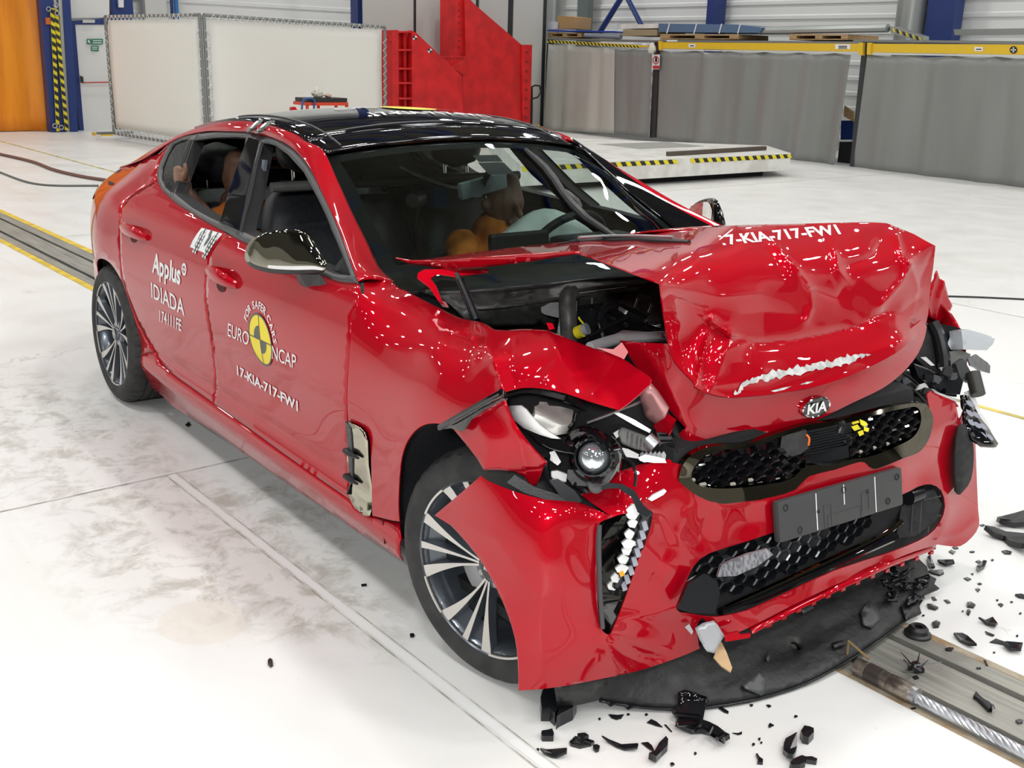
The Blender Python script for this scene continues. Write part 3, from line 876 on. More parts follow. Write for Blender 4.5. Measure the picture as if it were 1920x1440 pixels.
# torn lower front flap of the fender
po = crp([(860, 797), (895, 778), (925, 762), (946, 748)], 2) + crp([(953, 765), (967, 794), (991, 829), (1026, 868)], 2) + [(1018, 876), (990, 880), (964, 884), (935, 881), (907, 881)] + crp([(895, 861), (872, 831), (852, 807)], 2)
sheet('fender_flap', po, [(860, 800, -.94), (895, 861, -.935), (907, 881, -.93), (925, 762, -.915), (946, 748, -.905), (967, 794, -.89), (991, 829, -.87), (1026, 868, -.83), (930, 830, -.925), (964, 884, -.885), (900, 810, -.938)],
      [RED], car, sp=5, creases=[([(895, 790), (915, 830), (910, 880)], .006, 12), ([(946, 760), (975, 830), (985, 880)], .008, 10)], thick=.005)
tab, _ = sheet('fender_bracket', [(965, 884), (990, 880), (1020, 874), (1015, 890), (1006, 911), (994, 911), (985, 895)], [(965, 884, -.88), (1020, 874, -.83), (1000, 911, -.84)], [RED], car, sp=6, thick=.004)

# far fender: mirror of the rear half, crushed tip folded up beside the bonnet
def far_xz(pts):
    return np.array([(x, z) for x, z in pts], float)
ff = far_xz([(-.49, .33), (-.50, .6), (-.50, .85), (-.47, 1.0), (-.2, 1.0), (.05, .98), (.22, .94), (.33, .80), (.36, .70), (.31, .66), (.18, .70), (.0, .735), (-.18, .69), (-.30, .57), (-.345, .42), (-.35, .33)])
pts, tri = triangulate(ff, [], .03)
V = side3(pts, 0., 1); V[:, 1] -= .10 * _ss(pts[:, 1], .85, 1.0) * _ss(pts[:, 0], -.5, 0.)
o = mesh_obj('far_fender', V, orient(V, tri, ('dir', np.array([0, 1., 0]))), [RED], car); solid(o, .005)
sheet('far_fender_tip', [(1736, 545), (1752, 520), (1757, 507), (1762, 522), (1771, 527), (1779, 560), (1786, 573), (1779, 590), (1772, 598), (1765, 607), (1740, 594), (1730, 575)],
      [(1736, 545, .80), (1757, 507, .84), (1786, 573, .93), (1765, 607, .90), (1732, 585, .80), (1760, 560, .86)], [RED], car, sp=4,
      creases=[([(1757, 510), (1745, 545), (1735, 590)], .02, 6), ([(1771, 527), (1760, 560), (1755, 600)], .014, 6)], thick=.005)

# ---- bonnet, folded into a ridge
ho = crp([(742, 483), (787, 487), (866, 476), (939, 467), (1027, 457), (1090, 449.5), (1145, 442), (1220, 435), (1294, 429.5)], 3)
ho += crp([(1294, 429.5), (1378, 423), (1450, 420.5), (1516, 419), (1595, 417), (1640, 417), (1663, 418.5)], 2)[1:]
ho += [(1680, 425), (1697, 432), (1714, 439), (1735, 451), (1754, 461)]
ho += crp([(1754, 461), (1750, 500), (1744, 540), (1740, 590), (1728, 630), (1706, 640)], 2)[1:]
ho += crp([(1706, 640), (1680, 662), (1635, 686), (1590, 706), (1555, 718), (1516, 728), (1475, 735), (1437, 740), (1400, 743), (1366, 745), (1330, 738), (1304, 726)], 2)[1:]
ho += crp([(1300, 715), (1275, 690), (1263, 673), (1256, 650), (1251, 625), (1244, 580), (1238, 531)], 2)
ho += [(1200, 517), (1150, 498), (1110, 482), (1090, 476), (1072, 472), (1000, 477), (886, 484), (830, 490), (769, 491)]
hc = [(742, 483, -.69), (866, 476, -.50), (939, 467, -.36), (1027, 457, -.20), (1145, 442, .03), (1220, 435, .10), (1294, 429.5, .02),
      (769, 491, -.69), (886, 484, -.685), (1000, 478, -.675), (1090, 476, -.665), (1150, 498, -.65), (1238, 531, -.62),
      (1180, 470, -.40), (1120, 462, -.38), (1230, 490, -.48), (1250, 455, -.22),
      (1378, 423, -.06), (1450, 420.5, .08), (1516, 419, .21), (1595, 417, .38), (1663, 418.5, .56), (1714, 439, .64), (1754, 461, .69),
      (1300, 470, -.36), (1380, 450, -.18), (1480, 447, .03), (1580, 445, .26), (1670, 450, .49),
      (1251, 625, -.565), (1263, 673, -.545), (1304, 726, -.505), (1275, 570, -.53),
      (1330, 510, -.40), (1420, 500, -.20), (1520, 495, .03), (1620, 490, .28), (1700, 510, .50),
      (1340, 600, -.40), (1430, 615, -.21), (1520, 610, -.01), (1610, 590, .22), (1690, 580, .44),
      (1340, 680, -.43), (1430, 690, -.26), (1520, 672, -.05), (1610, 650, .17), (1680, 625, .36),
      (1366, 745, -.40), (1437, 740, -.26), (1516, 728, -.09), (1590, 706, .08), (1635, 686, .20), (1706, 640, .42), (1750, 500, .69), (1744, 540, .67), (1728, 630, .58)]
hcre = [([(1325, 607), (1360, 632), (1420, 643), (1480, 640), (1545, 628), (1610, 612), (1660, 585)], -.030, 14),     # valley above the lower roll
        ([(1335, 602), (1322, 650), (1306, 722)], .020, 9), ([(1335, 602), (1372, 628)], .022, 10), ([(1372, 628), (1350, 690), (1330, 735)], .010, 12),
        ([(1452, 455), (1490, 500), (1518, 538)], .020, 9), ([(1518, 538), (1522, 575), (1512, 600)], .016, 9), ([(1440, 470), (1465, 500)], -.012, 14),
        ([(1565, 470), (1572, 505), (1588, 530)], .020, 9), ([(1588, 530), (1570, 560), (1520, 540)], -.016, 16), ([(1590, 498), (1640, 480), (1652, 455)], -.022, 18),
        ([(1680, 440), (1690, 480), (1707, 495)], .022, 8), ([(1707, 495), (1690, 530), (1650, 575)], .020, 9), ([(1707, 495), (1722, 540), (1712, 590)], .018, 8),
        ([(1722, 560), (1690, 590), (1660, 585)], -.014, 12), ([(1750, 470), (1728, 520), (1710, 600)], -.012, 8),
        ([(1238, 531), (1290, 545), (1350, 556), (1420, 550)], .010, 16), ([(1265, 560), (1320, 580)], -.010, 14),
        ([(1304, 724), (1345, 722), (1420, 712), (1500, 700), (1580, 680), (1690, 640)], .012, 20),
        ([(1400, 640), (1350, 665)], .010, 10), ([(1600, 612), (1645, 600)], .014, 10), ([(1545, 440), (1555, 480)], -.010, 16),
        ([(1280, 455), (1268, 490), (1240, 530)], .010, 10), ([(1395, 590), (1440, 585), (1500, 592)], -.008, 22)]
hood, f_hood = sheet('bonnet', ho, hc, [RED], car, sp=3.6, creases=hcre, ext=(-.004, 0, -.003))
# hidden rear of the bonnet, behind the ridge
cre = [CV.lift(np.array([[px, py]]), f_hood(np.array([[px, py]])))[0] for px, py in [(1294, 430.5), (1378, 424), (1450, 421.5), (1516, 420), (1595, 418), (1663, 419.5), (1714, 440)]]
rr = [(-.46, .06, 1.085), (-.49, .18, 1.082), (-.52, .32, 1.076), (-.54, .42, 1.07), (-.57, .52, 1.06), (-.60, .60, 1.05), (-.63, .68, 1.035)]
cre = np.array(cre) - np.array([0, 0, .010]); rr = np.array(rr); mid = .5 * (cre + rr) + np.array([0, 0, .012])
o = MB().grid(net(np.stack([cre, mid, rr]), 6, 3)).build('bonnet_rear', [RED], car, smooth=True); solid(o, .006)
# folded near flange of the bonnet
sheet('bonnet_flange', [(742, 484), (769, 489), (830, 489), (886, 484), (1000, 477), (1072, 472), (1092, 475), (1045, 482), (1002, 489), (950, 496), (915, 500.5), (880, 505), (857, 507), (827, 505), (795, 499), (765, 495)],
      [(742, 484, -.69), (886, 484, -.688), (1072, 472, -.668), (857, 507, -.672), (950, 496, -.665), (1045, 482, -.66)], [RED], car, sp=6, thick=.004)
# leading edge band of the bonnet with the badge
bo = [(1164, 639), (1210, 643), (1255, 645), (1262, 662), (1275, 685), (1300, 708), (1366, 728), (1437, 724), (1516, 712), (1590, 690), (1635, 670), (1690, 630), (1728, 600)]
bo += crp([(1738, 612), (1734, 633), (1722, 662), (1702, 689), (1680, 710), (1655, 728), (1625, 743), (1595, 757), (1555, 777), (1516, 794), (1482, 807), (1450, 817), (1416, 825), (1382, 830), (1330, 836), (1283, 837)], 2)
bo += [(1272, 828), (1265, 819), (1278, 812), (1287, 803)]
bo += crp([(1287, 803), (1274, 788), (1255, 768), (1228, 733), (1200, 697), (1180, 665)], 2)[1:]
bc = [(1164, 639, -.60), (1255, 645, -.535), (1200, 697, -.535), (1240, 730, -.51), (1287, 803, -.46), (1270, 822, -.46), (1283, 837, -.45), (1382, 830, -.275), (1450, 817, -.145), (1516, 794, -.015), (1595, 757, .16), (1655, 728, .31), (1702, 689, .47), (1734, 633, .60),
      (1330, 790, -.385), (1437, 775, -.18), (1526, 755, -.005), (1600, 725, .155), (1680, 670, .385),
      (1300, 708, -.465), (1366, 728, -.34), (1437, 724, -.195), (1516, 712, -.03), (1590, 690, .13), (1690, 630, .40)]
band, f_band = sheet('bonnet_leading_edge', bo, bc, [RED], car, sp=6, ext=(-.005, 0, 0), creases=[([(1290, 800), (1320, 815), (1400, 805)], -.006, 12), ([(1210, 660), (1262, 740), (1300, 800)], .008, 16)])
# scraped paint along the lower roll
sc = [(1372, 743), (1384, 728), (1400, 712), (1425, 704), (1450, 696), (1490, 690), (1530, 682), (1570, 674), (1600, 664), (1631, 661), (1618, 670), (1585, 684), (1545, 692), (1500, 700), (1465, 704), (1440, 712), (1415, 716), (1396, 724), (1388, 738)]
rj = np.random.default_rng(3); sc = [(a + rj.normal() * 1.5, b + rj.normal() * 2.6) for a, b in resample(sc, 5)]
def hood_depth(extra=0.):
    def f(p):
        t = f_hood(p)
        for line, h, w in hcre: t = t - h * np.exp(-segdist(p, line) / w)
        return t - extra
    return f
sheet('paint_scrape', sc, None, [PRIMER], car, sp=4, depth=hood_depth(.003), thick=0)
sheet('paint_scrape', [(1445, 733), (1468, 727), (1484, 724), (1470, 731), (1452, 735)], None, [PRIMER], car, sp=4, depth=hood_depth(.003), thick=0)
sheet('paint_scrape', [(1500, 721), (1512, 716), (1526, 715), (1514, 720)], None, [PRIMER], car, sp=4, depth=hood_depth(.003), thick=0)

# ---- bumper skin
co = crp([(816, 967), (858, 931), (903, 893), (917, 903), (967, 923), (1027, 938), (1080, 942), (1127, 960), (1145, 968)], 2)
# inner bumper top edge goes on behind the lamp
co = crp([(816, 967), (860, 930), (903, 893)], 2) + crp([(917, 903), (967, 923), (1027, 938), (1080, 942), (1112, 953), (1145, 968)], 2)
co += [(1120, 950), (1098, 935), (1090, 928), (1104, 918), (1142, 903), (1155, 888), (1200, 872), (1256, 861), (1262, 868), (1284, 872)]
co += crp([(1276, 885), (1274, 898), (1285, 912), (1310, 930), (1346, 943), (1382, 942), (1448, 933), (1492, 918), (1517, 893), (1565, 881), (1612, 866), (1627, 871), (1643, 879), (1692, 860), (1725, 846), (1743, 820), (1750, 787), (1743, 766), (1738, 740)], 2)
co += [(1745, 733), (1765, 742), (1790, 752), (1806, 772), (1812, 800), (1829, 831)]
co += crp([(1829, 831), (1831, 882), (1834, 955), (1836, 985), (1822, 1008), (1801, 1024), (1780, 1024), (1758, 1021)], 2)[1:]
co += crp([(1758, 1021), (1715, 1034), (1674, 1050), (1620, 1073), (1565, 1097), (1480, 1138), (1404, 1177), (1380, 1186), (1350, 1192), (1337, 1190)], 2)[1:]
co += [(1325, 1175), (1322, 1160), (1314, 1160), (1305, 1175), (1308, 1195), (1312, 1216)]
co += crp([(1312, 1216), (1280, 1230), (1243, 1243), (1193, 1259), (1127, 1273), (1060, 1286), (1015, 1292), (973, 1295)], 2)[1:]
co += crp([(973, 1295), (972, 1243), (967, 1200), (953, 1153), (933, 1107), (907, 1060), (877, 1020), (845, 985)], 2)[1:]
air = crp([(1143, 972), (1125, 980), (1118, 997), (1117, 1033), (1119, 1080), (1120, 1120), (1123, 1167), (1130, 1183), (1143, 1191), (1150, 1178), (1160, 1155), (1173, 1120), (1185, 1085), (1200, 1040), (1212, 1000), (1205, 968), (1175, 962)], 2, True)
low = crp([(1268, 1142), (1285, 1095), (1302, 1060), (1331, 1037), (1404, 1014), (1455, 997), (1560, 966), (1681, 932), (1720, 913), (1745, 908), (1765, 920), (1772, 950), (1762, 980), (1740, 1004), (1700, 1024), (1656, 1040), (1565, 1070), (1455, 1121), (1400, 1145), (1357, 1155), (1328, 1156), (1290, 1150)], 2, True)
airR = crp([(1803, 800), (1796, 850), (1797, 920), (1805, 918), (1818, 898), (1823, 860), (1821, 830), (1812, 805)], 2, True)
cc = [(816, 967, -.94), (860, 930, -.945), (903, 893, -.935), (843, 983, -.945), (877, 1020, -.95), (907, 1060, -.95), (933, 1107, -.945), (953, 1153, -.94), (967, 1200, -.935), (973, 1295, -.92),
      (967, 923, -.91), (1027, 938, -.865), (1080, 942, -.80), (1112, 953, -.76), (960, 1010, -.935), (1010, 1080, -.91), (1030, 1180, -.875), (1060, 1286, -.82), (1050, 1000, -.86), (1090, 1100, -.815),
      (1118, 997, -.765), (1117, 1080, -.765), (1123, 1167, -.76), (1143, 1193, -.735), (1127, 1273, -.725), (1193, 1259, -.615), (1243, 1243, -.535), (1312, 1216, -.42), (1200, 1190, -.62),
      (1145, 966, -.735), (1177, 958, -.70), (1212, 1000, -.63), (1185, 1085, -.655), (1160, 1155, -.69),
      (1090, 928, -.76), (1142, 903, -.69), (1200, 872, -.60), (1256, 861, -.53), (1284, 872, -.49), (1274, 898, -.51), (1346, 943, -.41), (1448, 933, -.24), (1517, 893, -.09), (1565, 881, .01), (1627, 871, .14), (1692, 860, .29), (1743, 820, .46), (1750, 787, .51), (1740, 737, .55),
      (1240, 960, -.58), (1300, 1000, -.47), (1400, 980, -.31), (1250, 1060, -.575), (1266, 1143, -.52), (1302, 1059, -.475), (1404, 1014, -.315), (1455, 997, -.235), (1560, 945, 0.), (1681, 932, .28), (1720, 890, .40), (1772, 950, .56), (1745, 908, .47),
      (1790, 752, .70), (1806, 800, .73), (1790, 870, .66), (1829, 831, .84), (1831, 900, .83), (1834, 955, .80), (1801, 1024, .735), (1790, 970, .655), (1758, 1021, .62), (1740, 1004, .54),
      (1656, 1040, .27), (1674, 1050, .30), (1565, 1070, .02), (1565, 1097, .0), (1455, 1121, -.21), (1404, 1177, -.325), (1337, 1188, -.42), (1290, 1160, -.475)]
bcre = [([(1145, 968), (1200, 955), (1240, 962), (1265, 1000)], .010, 14), ([(850, 975), (930, 1010), (1010, 1120), (1020, 1280)], .006, 20), ([(1145, 1195), (1200, 1225), (1240, 1235)], -.010, 10),
        ([(1240, 980), (1250, 1030), (1225, 1090)], -.012, 22), ([(1290, 950), (1270, 1010), (1300, 1045)], .008, 14), ([(1330, 960), (1310, 1020)], -.008, 14),
        ([(1150, 1160), (1230, 1150), (1265, 1140)], .008, 12), ([(1770, 880), (1780, 960), (1760, 1010)], .010, 12), ([(1755, 1010), (1800, 1000), (1832, 975)], .012, 10),
        ([(1420, 1130), (1560, 1068), (1740, 1005)], .014, 12), ([(1510, 905), (1490, 925), (1440, 940)], .008, 10), ([(1300, 910), (1350, 950), (1440, 940)], .006, 12)]
bumper, f_bump = sheet('front_bumper', co, cc, [RED], car, sp=6, holes=[air, low, airR], creases=bcre, ext=(-.004, .001, 0))
def bump_at(px, py, off=0.):
    p = np.array([[px, py]], float); return CV.lift(p, f_bump(p) - off)[0]
# ================================================================== wheels
def text_tris(s, size=1.0, spacing=1.0, shear=0., bold=0.):
    """flat lettering as (points, triangles) from Blender's own font"""
    cu = bpy.data.curves.new('lettering', 'FONT'); cu.body = s; cu.size = size; cu.space_character = spacing; cu.shear = shear
    cu.offset = bold
    cu.resolution_u = 3
    ob = bpy.data.objects.new('lettering', cu)
    me = bpy.data.meshes.new_from_object(ob, depsgraph=None)
    me.calc_loop_triangles()
    V = np.array([v.co[:2] for v in me.vertices]); F = np.array([t.vertices[:] for t in me.loop_triangles])
    bpy.data.objects.remove(ob); bpy.data.curves.remove(cu); bpy.data.meshes.remove(me)
    return V, F

def wheel_spoke_mesh():
    V, F, M = [], [], []
def build_wheel(loc, steer, camber, width, phase, name='wheel', right=True):
    """outer face looks along local -y"""
    w = empty(name, loc, 0., parent=car)
    w.rotation_euler = (camber, 0, steer)
    if not right:
        w.scale = (1, -1, 1)
    h = width / 2
    # tyre with grooves and sipes
    prof = [(.236, -h + .020), (.243, -h + .008), (.258, -h - .001), (.282, -h - .005), (.302, -h + .001), (.316, -h + .010), (.324, -h + .020), (.329, -h + .034)]
    ng = 4
    inner = h - .036
    ys = np.linspace(-inner, inner, ng * 2 + 2)
    for i in range(ng + 1):
        a, b = ys[0] + (2 * inner) * i / (ng + 1), ys[0] + (2 * inner) * (i + 1) / (ng + 1)
        prof += [(.3315, a + .005), (.3315, b - .005)]
        if i < ng: prof += [(.3235, b - .003), (.3235, b + .003)]
    prof += [(r, -y) for r, y in prof[:8][::-1]]
    n = 160
    pr = np.array(prof); a = np.linspace(0, 2 * math.pi, n, endpoint=False)
    G = np.zeros((len(pr), n, 3)); rr = np.repeat(pr[:, 0][:, None], n, 1)
    for k in range(n):
        if k % 4 == 0:
            m = (pr[:, 0] > .322); m2 = (np.abs(pr[:, 1]) > inner * .55)
            rr[m & m2, k] -= .007
    sk = (np.abs(pr[:, 1])[:, None] / h) * .03
    aa = a[None, :] + sk
    G[..., 0] = rr * np.cos(aa); G[..., 2] = rr * np.sin(aa); G[..., 1] = pr[:, 1][:, None]
    MB().grid(G, closed_u=True).build('tyre', [RUBBER], w, smooth=True, sharp=28)
    # rim barrel, lip and machined ring segments
    MB().lathe([(.2515, -h + .016), (.2515, -h + .005), (.247, -h + .003), (.241, -h + .012), (.232, -h + .024), (.226, -h + .06), (.222, .0), (.215, h - .03)], axis='y', n=72).build('rim_barrel', [GUN], w, smooth=True)
    yf = -h + .006
    for i in range(5):
        for s0, s1 in [(31, 57)]:
            a0 = phase + 72 * i + s0 - 8; a1 = phase + 72 * i + s1 - 8
            th = np.radians(np.linspace(a0, a1, 12))
            Gd = np.array([[(r * math.cos(t), yf + dy, r * math.sin(t)) for t in th] for r, dy in [(.2475, -.0005), (.2415, -.0005)]])
            o = MB().grid(Gd).build('rim_edge', [SILVER], w); solid(o, .004, 1.)
    # spokes: five fans of three blades
    def spoke(t_hub, t_rim, w_rim):
        m = MB(); R_ = np.linspace(.045, .2465, 12)
        top = []; bot = []
        for r in R_:
            f = (r - .045) / .2015
            th = math.radians(t_hub + (t_rim - t_hub) * (f ** .75))
            hw = (.0065 + (w_rim - .0065) * max(0, (f - .25) / .75) ** 1.3) / 2
            yy = -h + .030 - .022 * f ** 1.4 if f < .97 else -h + .0065
            c, s_ = math.cos(th), math.sin(th)
            for (ww, dy, dst) in ((hw, 0, top), (hw + .004, .034 - .012 * f, bot)):
                dst.append([(r * c - ww * s_, yy + dy, r * s_ + ww * c), (r * c + ww * s_, yy + dy, r * s_ - ww * c)])
        T, B = np.array(top), np.array(bot)
        m.grid(T, 0)
        m.grid(np.stack([T[:, 0], B[:, 0]], 1), 1); m.grid(np.stack([T[:, 1], B[:, 1]], 1), 1)
        m.grid(np.stack([np.stack([T[-1, 0], T[-1, 1]]), np.stack([B[-1, 0], B[-1, 1]])]), 1)
        return m.build('spoke', [SILVER, GUN], w, smooth=True, sharp=30)
    for i in range(5):
        c = phase + 72 * i
        spoke(c + 9, c + 20, .036); spoke(c, c + 1, .021); spoke(c - 9, c - 20, .036)
        # dark web closing the fan near the rim
        th = np.radians(np.linspace(c - 17, c + 17, 8))
        Gd = np.array([[(r * math.cos(t), -h + yy, r * math.sin(t)) for t in th] for r, yy in [(.247, .016), (.215, .034), (.19, .05)]])
        MB().grid(Gd).build('rim_web', [GUN], w, smooth=True)
    MB().lathe([(.0, -h + .018), (.028, -h + .018), (.031, -h + .021), (.034, -h + .030), (.060, -h + .034), (.068, -h + .045), (.068, -h + .085)], axis='y', n=32).build('hub', [GUN], w, smooth=True, sharp=30)
    cap = MB().lathe([(.0, -h + .0155), (.026, -h + .0155), (.029, -h + .019)], axis='y', n=28).build('centre_cap', [BLACKGLOSS], w, smooth=True)
    V, F = text_tris('KIA', .02); V = V - V.mean(0)
    o = mesh_obj('badge_lettering', [(p[0], -h + .0150, p[1]) for p in V], F, [BRIGHT], w, smooth=False)
    for i in range(5):
        t = math.radians(phase + 36 + 72 * i)
        MB().lathe([(.0, -h + .030), (.009, -h + .031), (.010, -h + .06)], c=(.048 * math.cos(t), 0, .048 * math.sin(t)), axis='y', n=8).build('wheel_nut', [STEEL], w, smooth=True)
    MB().lathe([(.06, -.03), (.165, -.03), (.165, -.005), (.06, -.005)], axis='y', n=48).build('brake_disc', [STEEL], w, smooth=True, sharp=30)
    MB().box((.10, -.018, .09), (.10, .06, .13), rotm('Y', 40), bev=.01).build('brake_caliper', [CASTGREY], w)
    MB().lathe([(.0, .02), (.23, .02), (.23, .03)], axis='y', n=32).build('dust_shield', [BLACKM], w, smooth=True)
    return w

_st = math.radians(12.755)
_n = np.array([-math.sin(_st), math.cos(_st), 0])
build_wheel(np.array([.0845, -.848, .331]) + _n * .1065, _st, 0., .225, 180)
build_wheel((-2.906, -.926 + .1215, .331), 0., math.radians(-1.2), .255, 166)
build_wheel((.06, .80, .331), math.radians(10), 0., .225, 30, right=False)
build_wheel((-2.906, .805, .331), 0., math.radians(1.2), .255, 60, right=False)
# wheel-arch liners
def liner(cx, sg, r0=.395, a0=-12):
    th = np.radians(np.linspace(a0, 192 if a0 > 0 else 172, 30))
    G = np.array([[(cx + r0 * math.cos(t), sg * y, .33 + r0 * math.sin(t)) for t in th] for y in (.905 if a0 > 0 else .84, .80, .62, .50)])
    MB().grid(G).build('wheel_arch_liner', [FELT], car, smooth=True)
    pts = [(cx + r0 * math.cos(t), .33 + r0 * math.sin(t)) for t in th]
    MB().add([(x, sg * .50, z) for x, z in pts], [tuple(range(len(pts)))]).build('arch_inner_wall', [BLACKM], car)
for sg in (-1, 1):
    liner(.03, sg, .395, 62); liner(-2.906, sg, .38)
# underbody
MB().box((-1.55, 0, .20), (3.6, 1.60, .03)).build('underbody', [BLACKM], car)
# ================================================================== cabin
MB().box((-1.95, 0, .33), (2.6, 1.60, .03)).build('cabin_floor', [INTER], car)
MB().box((-.58, 0, .62), (.04, 1.5, .62)).build('bulkhead', [INTER], car)
for sg in (-1, 1):
    side = [(-3.2, .3), (-.62, .3), (-.62, .93), (-1.4, .95), (-2.2, 1.0), (-3.2, 1.02)]
    MB().add([(x, sg * .80, z) for x, z in side], [tuple(range(6))]).build('door_lining', [INTER], car)
G = np.array([[roof_pt(x, u) - np.array([0, 0, .035]) for u in np.linspace(-.95, .95, 9)] for x in np.linspace(-1.36, -2.6, 8)])
MB().grid(G).build('headliner', [mat('headliner_cloth', (.05, .05, .048), rough=.9)], car, smooth=True)
# dashboard
dash = []
for y in np.linspace(-.78, .78, 11):
    bulge = .05 * math.exp(-((y - .37) / .2) ** 2)
    fx = -.62 + .13 * (1 - (y / .78) ** 2)
    dash.append([(fx, y, .93), (fx - .20, y, .955 + bulge * .3), (-.98, y, .945 + bulge), (-1.07, y, .90 + bulge * .6), (-1.06, y, .78), (-1.0, y, .60)])
MB().grid(net(np.array(dash), 3, 4)).build('dashboard', [INTER], car, smooth=True)
d0 = CV.at(970, 458, y=.03)
dsp = MB().box((-.97, .03, .962), (.03, .27, .13), rotm('Y', -8), bev=.012).build('display_screen', [BLACK], car)
# rear parcel area and rear seat
def seat(x, y, w=.50, back=.60, rec=14, name='front_seat', zb=.56, head=True):
    s = empty(name, (x, y, 0), parent=car)
    MB().box((.18, 0, zb - .10), (.54, w, .20), rotm('Y', 5), bev=.06).build('seat_cushion', [LEATHER], s, smooth=True)
    # backrest: tapered rounded slab
    rows = []
    for i, t in enumerate(np.linspace(0, 1, 9)):
        ww = (w / 2) * (1.0 - .42 * max(0, (t - .55) / .45) ** 1.6); dd = .085 - .035 * t
        if i == 8: ww *= .8; dd *= .3
        if i == 0: dd *= .6
        zc = zb - .02 + back * t; xc = -.12 - math.tan(math.radians(rec)) * back * t
        ring = []
        for q in np.linspace(0, 2 * math.pi, 20, endpoint=False):
            c, s_ = math.cos(q), math.sin(q)
            ring.append((xc + dd * math.copysign(abs(c) ** .6, c) - .02 * (s_ ** 2), ww * math.copysign(abs(s_) ** .5, s_), zc))
        rows.append(ring)
    m = MB().grid(np.array(rows), closed_u=True); m.add(rows[-1], [tuple(range(20))])
    m.build('backrest', [LEATHER], s, smooth=True)
    if head:
        hx = -.12 - math.tan(math.radians(rec)) * back - .03; hz = zb + back + .10
        hr = MB()
        rows = []
        for t in np.linspace(-1, 1, 9):
            k_ = math.sqrt(max(0.02, 1 - abs(t) ** 3)); 
            rows.append([(hx + .055 * k_ * math.copysign(abs(math.cos(q)) ** .7, math.cos(q)), .125 * k_ * math.copysign(abs(math.sin(q)) ** .6, math.sin(q)), hz + .095 * t) for q in np.linspace(0, 2 * math.pi, 18, endpoint=False)])
        hr.grid(np.array(rows), closed_u=True).add(rows[0], [tuple(range(18))[::-1]]).add(rows[-1], [tuple(range(18))])
        hr.build('headrest', [LEATHER], s, smooth=True)
        for q in (-.06, .06):
            MB().tube([(hx + .01, q, hz - .17), (hx, q, hz - .06)], .007, 8).build('headrest_post', [BRIGHT], s, smooth=True)
    return s
seat(-1.62, -.37); seat(-1.62, .37)
seat(-2.55, -.36, w=.56, back=.50, rec=22, name='rear_seat', zb=.52)
seat(-2.55, .36, w=.56, back=.50, rec=22, name='rear_seat', zb=.52)
MB().box((-3.05, 0, .93), (.55, 1.3, .03)).build('parcel_shelf', [INTER], car)
# far B-pillar lining is formed by the mirrored panels; belts at the near pillar
MB().tube([CV.at(497, 300, y=-.66), CV.at(490, 360, y=-.68), CV.at(484, 430, y=-.72)], .012, 6).build('seat_belt', [mat('belt_webbing', (.12, .14, .17), rough=.7)], car, smooth=True)

# steering wheel with the spent airbag
sw = empty('steering_wheel', (0, 0, 0), parent=car)
c0 = np.array([-1.12, .37, .905]); ax = np.array([-.86, 0, .5]); ax /= np.linalg.norm(ax)
u1 = np.array([0, 1., 0]); u2 = np.cross(u1, ax); u2 *= np.sign(u2[2])
ring = [c0 + .185 * (math.cos(q) * u1 + math.sin(q) * u2) for q in np.linspace(0, 2 * math.pi, 41)]
MB().tube(ring, .017, 10, cap=False).build('wheel_rim', [INTER], sw, smooth=True)
for q in (0, math.pi, -math.pi / 2):
    MB().tube([c0, c0 + .18 * (math.cos(q) * u1 + math.sin(q) * u2)], [.03, .016], 8).build('wheel_spoke', [INTER], sw, smooth=True)
rows = []
bc = c0 + ax * .11 + np.array([0, -.03, -.07])
for t in np.linspace(-1, 1, 15):
    k_ = math.sqrt(max(.0004, 1 - t * t))
    rows.append([bc + ax * (.13 * t - .02 * math.cos(2 * q)) + (.25 + .012 * math.sin(5 * q)) * k_ ** .8 * (math.cos(q) * u1 + .66 * math.sin(q) * u2) for q in np.linspace(0, 2 * math.pi, 36, endpoint=False)])
MB().grid(np.array(rows), closed_u=True).build('driver_airbag', [AIRBAG], car, smooth=True)
MB().box((-.90, .37, .965), (.22, .36, .07), bev=.03).build('instrument_binnacle', [INTER], car, smooth=True)
# interior mirror
m0 = CV.at(905, 348, y=.02)
MB().box(m0, (.03, .24, .065), rotm('Z', 8) @ rotm('X', 8), bev=.012).build('interior_mirror', [mat('mirror_housing', (.22, .26, .28), rough=.4)], car, smooth=True)
MB().tube([m0, m0 + np.array([.05, 0, .07])], .012, 8).build('interior_mirror_stem', [BLACK], car, smooth=True)
# sensor label on the windscreen (two grey sheets)
wsd = tps([(633, 343, -.61), (709, 504, -.688), (607, 286, -.585), (1073, 268, .585), (1185, 366, .637), (840, 276, -.02, 'y'), (1286, 445, .688), (940, 450, -.07)], CV)
for q in ([(886, 291), (932, 290.5), (943, 303), (898, 304)], [(896, 305), (944, 304), (965, 325.5), (917, 327.5)]):
    # on the glass: intersect with the windscreen surface
    P = []
    for px, py in q:
        best = None; W2 = WS.reshape(-1, 3); pp = CV.proj(W2); j = np.argsort(((pp - (px, py)) ** 2).sum(1))[:4]
        d = np.mean((W2[j] - CV.C) @ CV.D); P.append(CV.lift(np.array([[px, py]]), [d - .006])[0])
    MB().add(P, [(0, 1, 2, 3)]).build('glass_label', [mat('grey_label', (.075, .075, .085), rough=.7)], car)
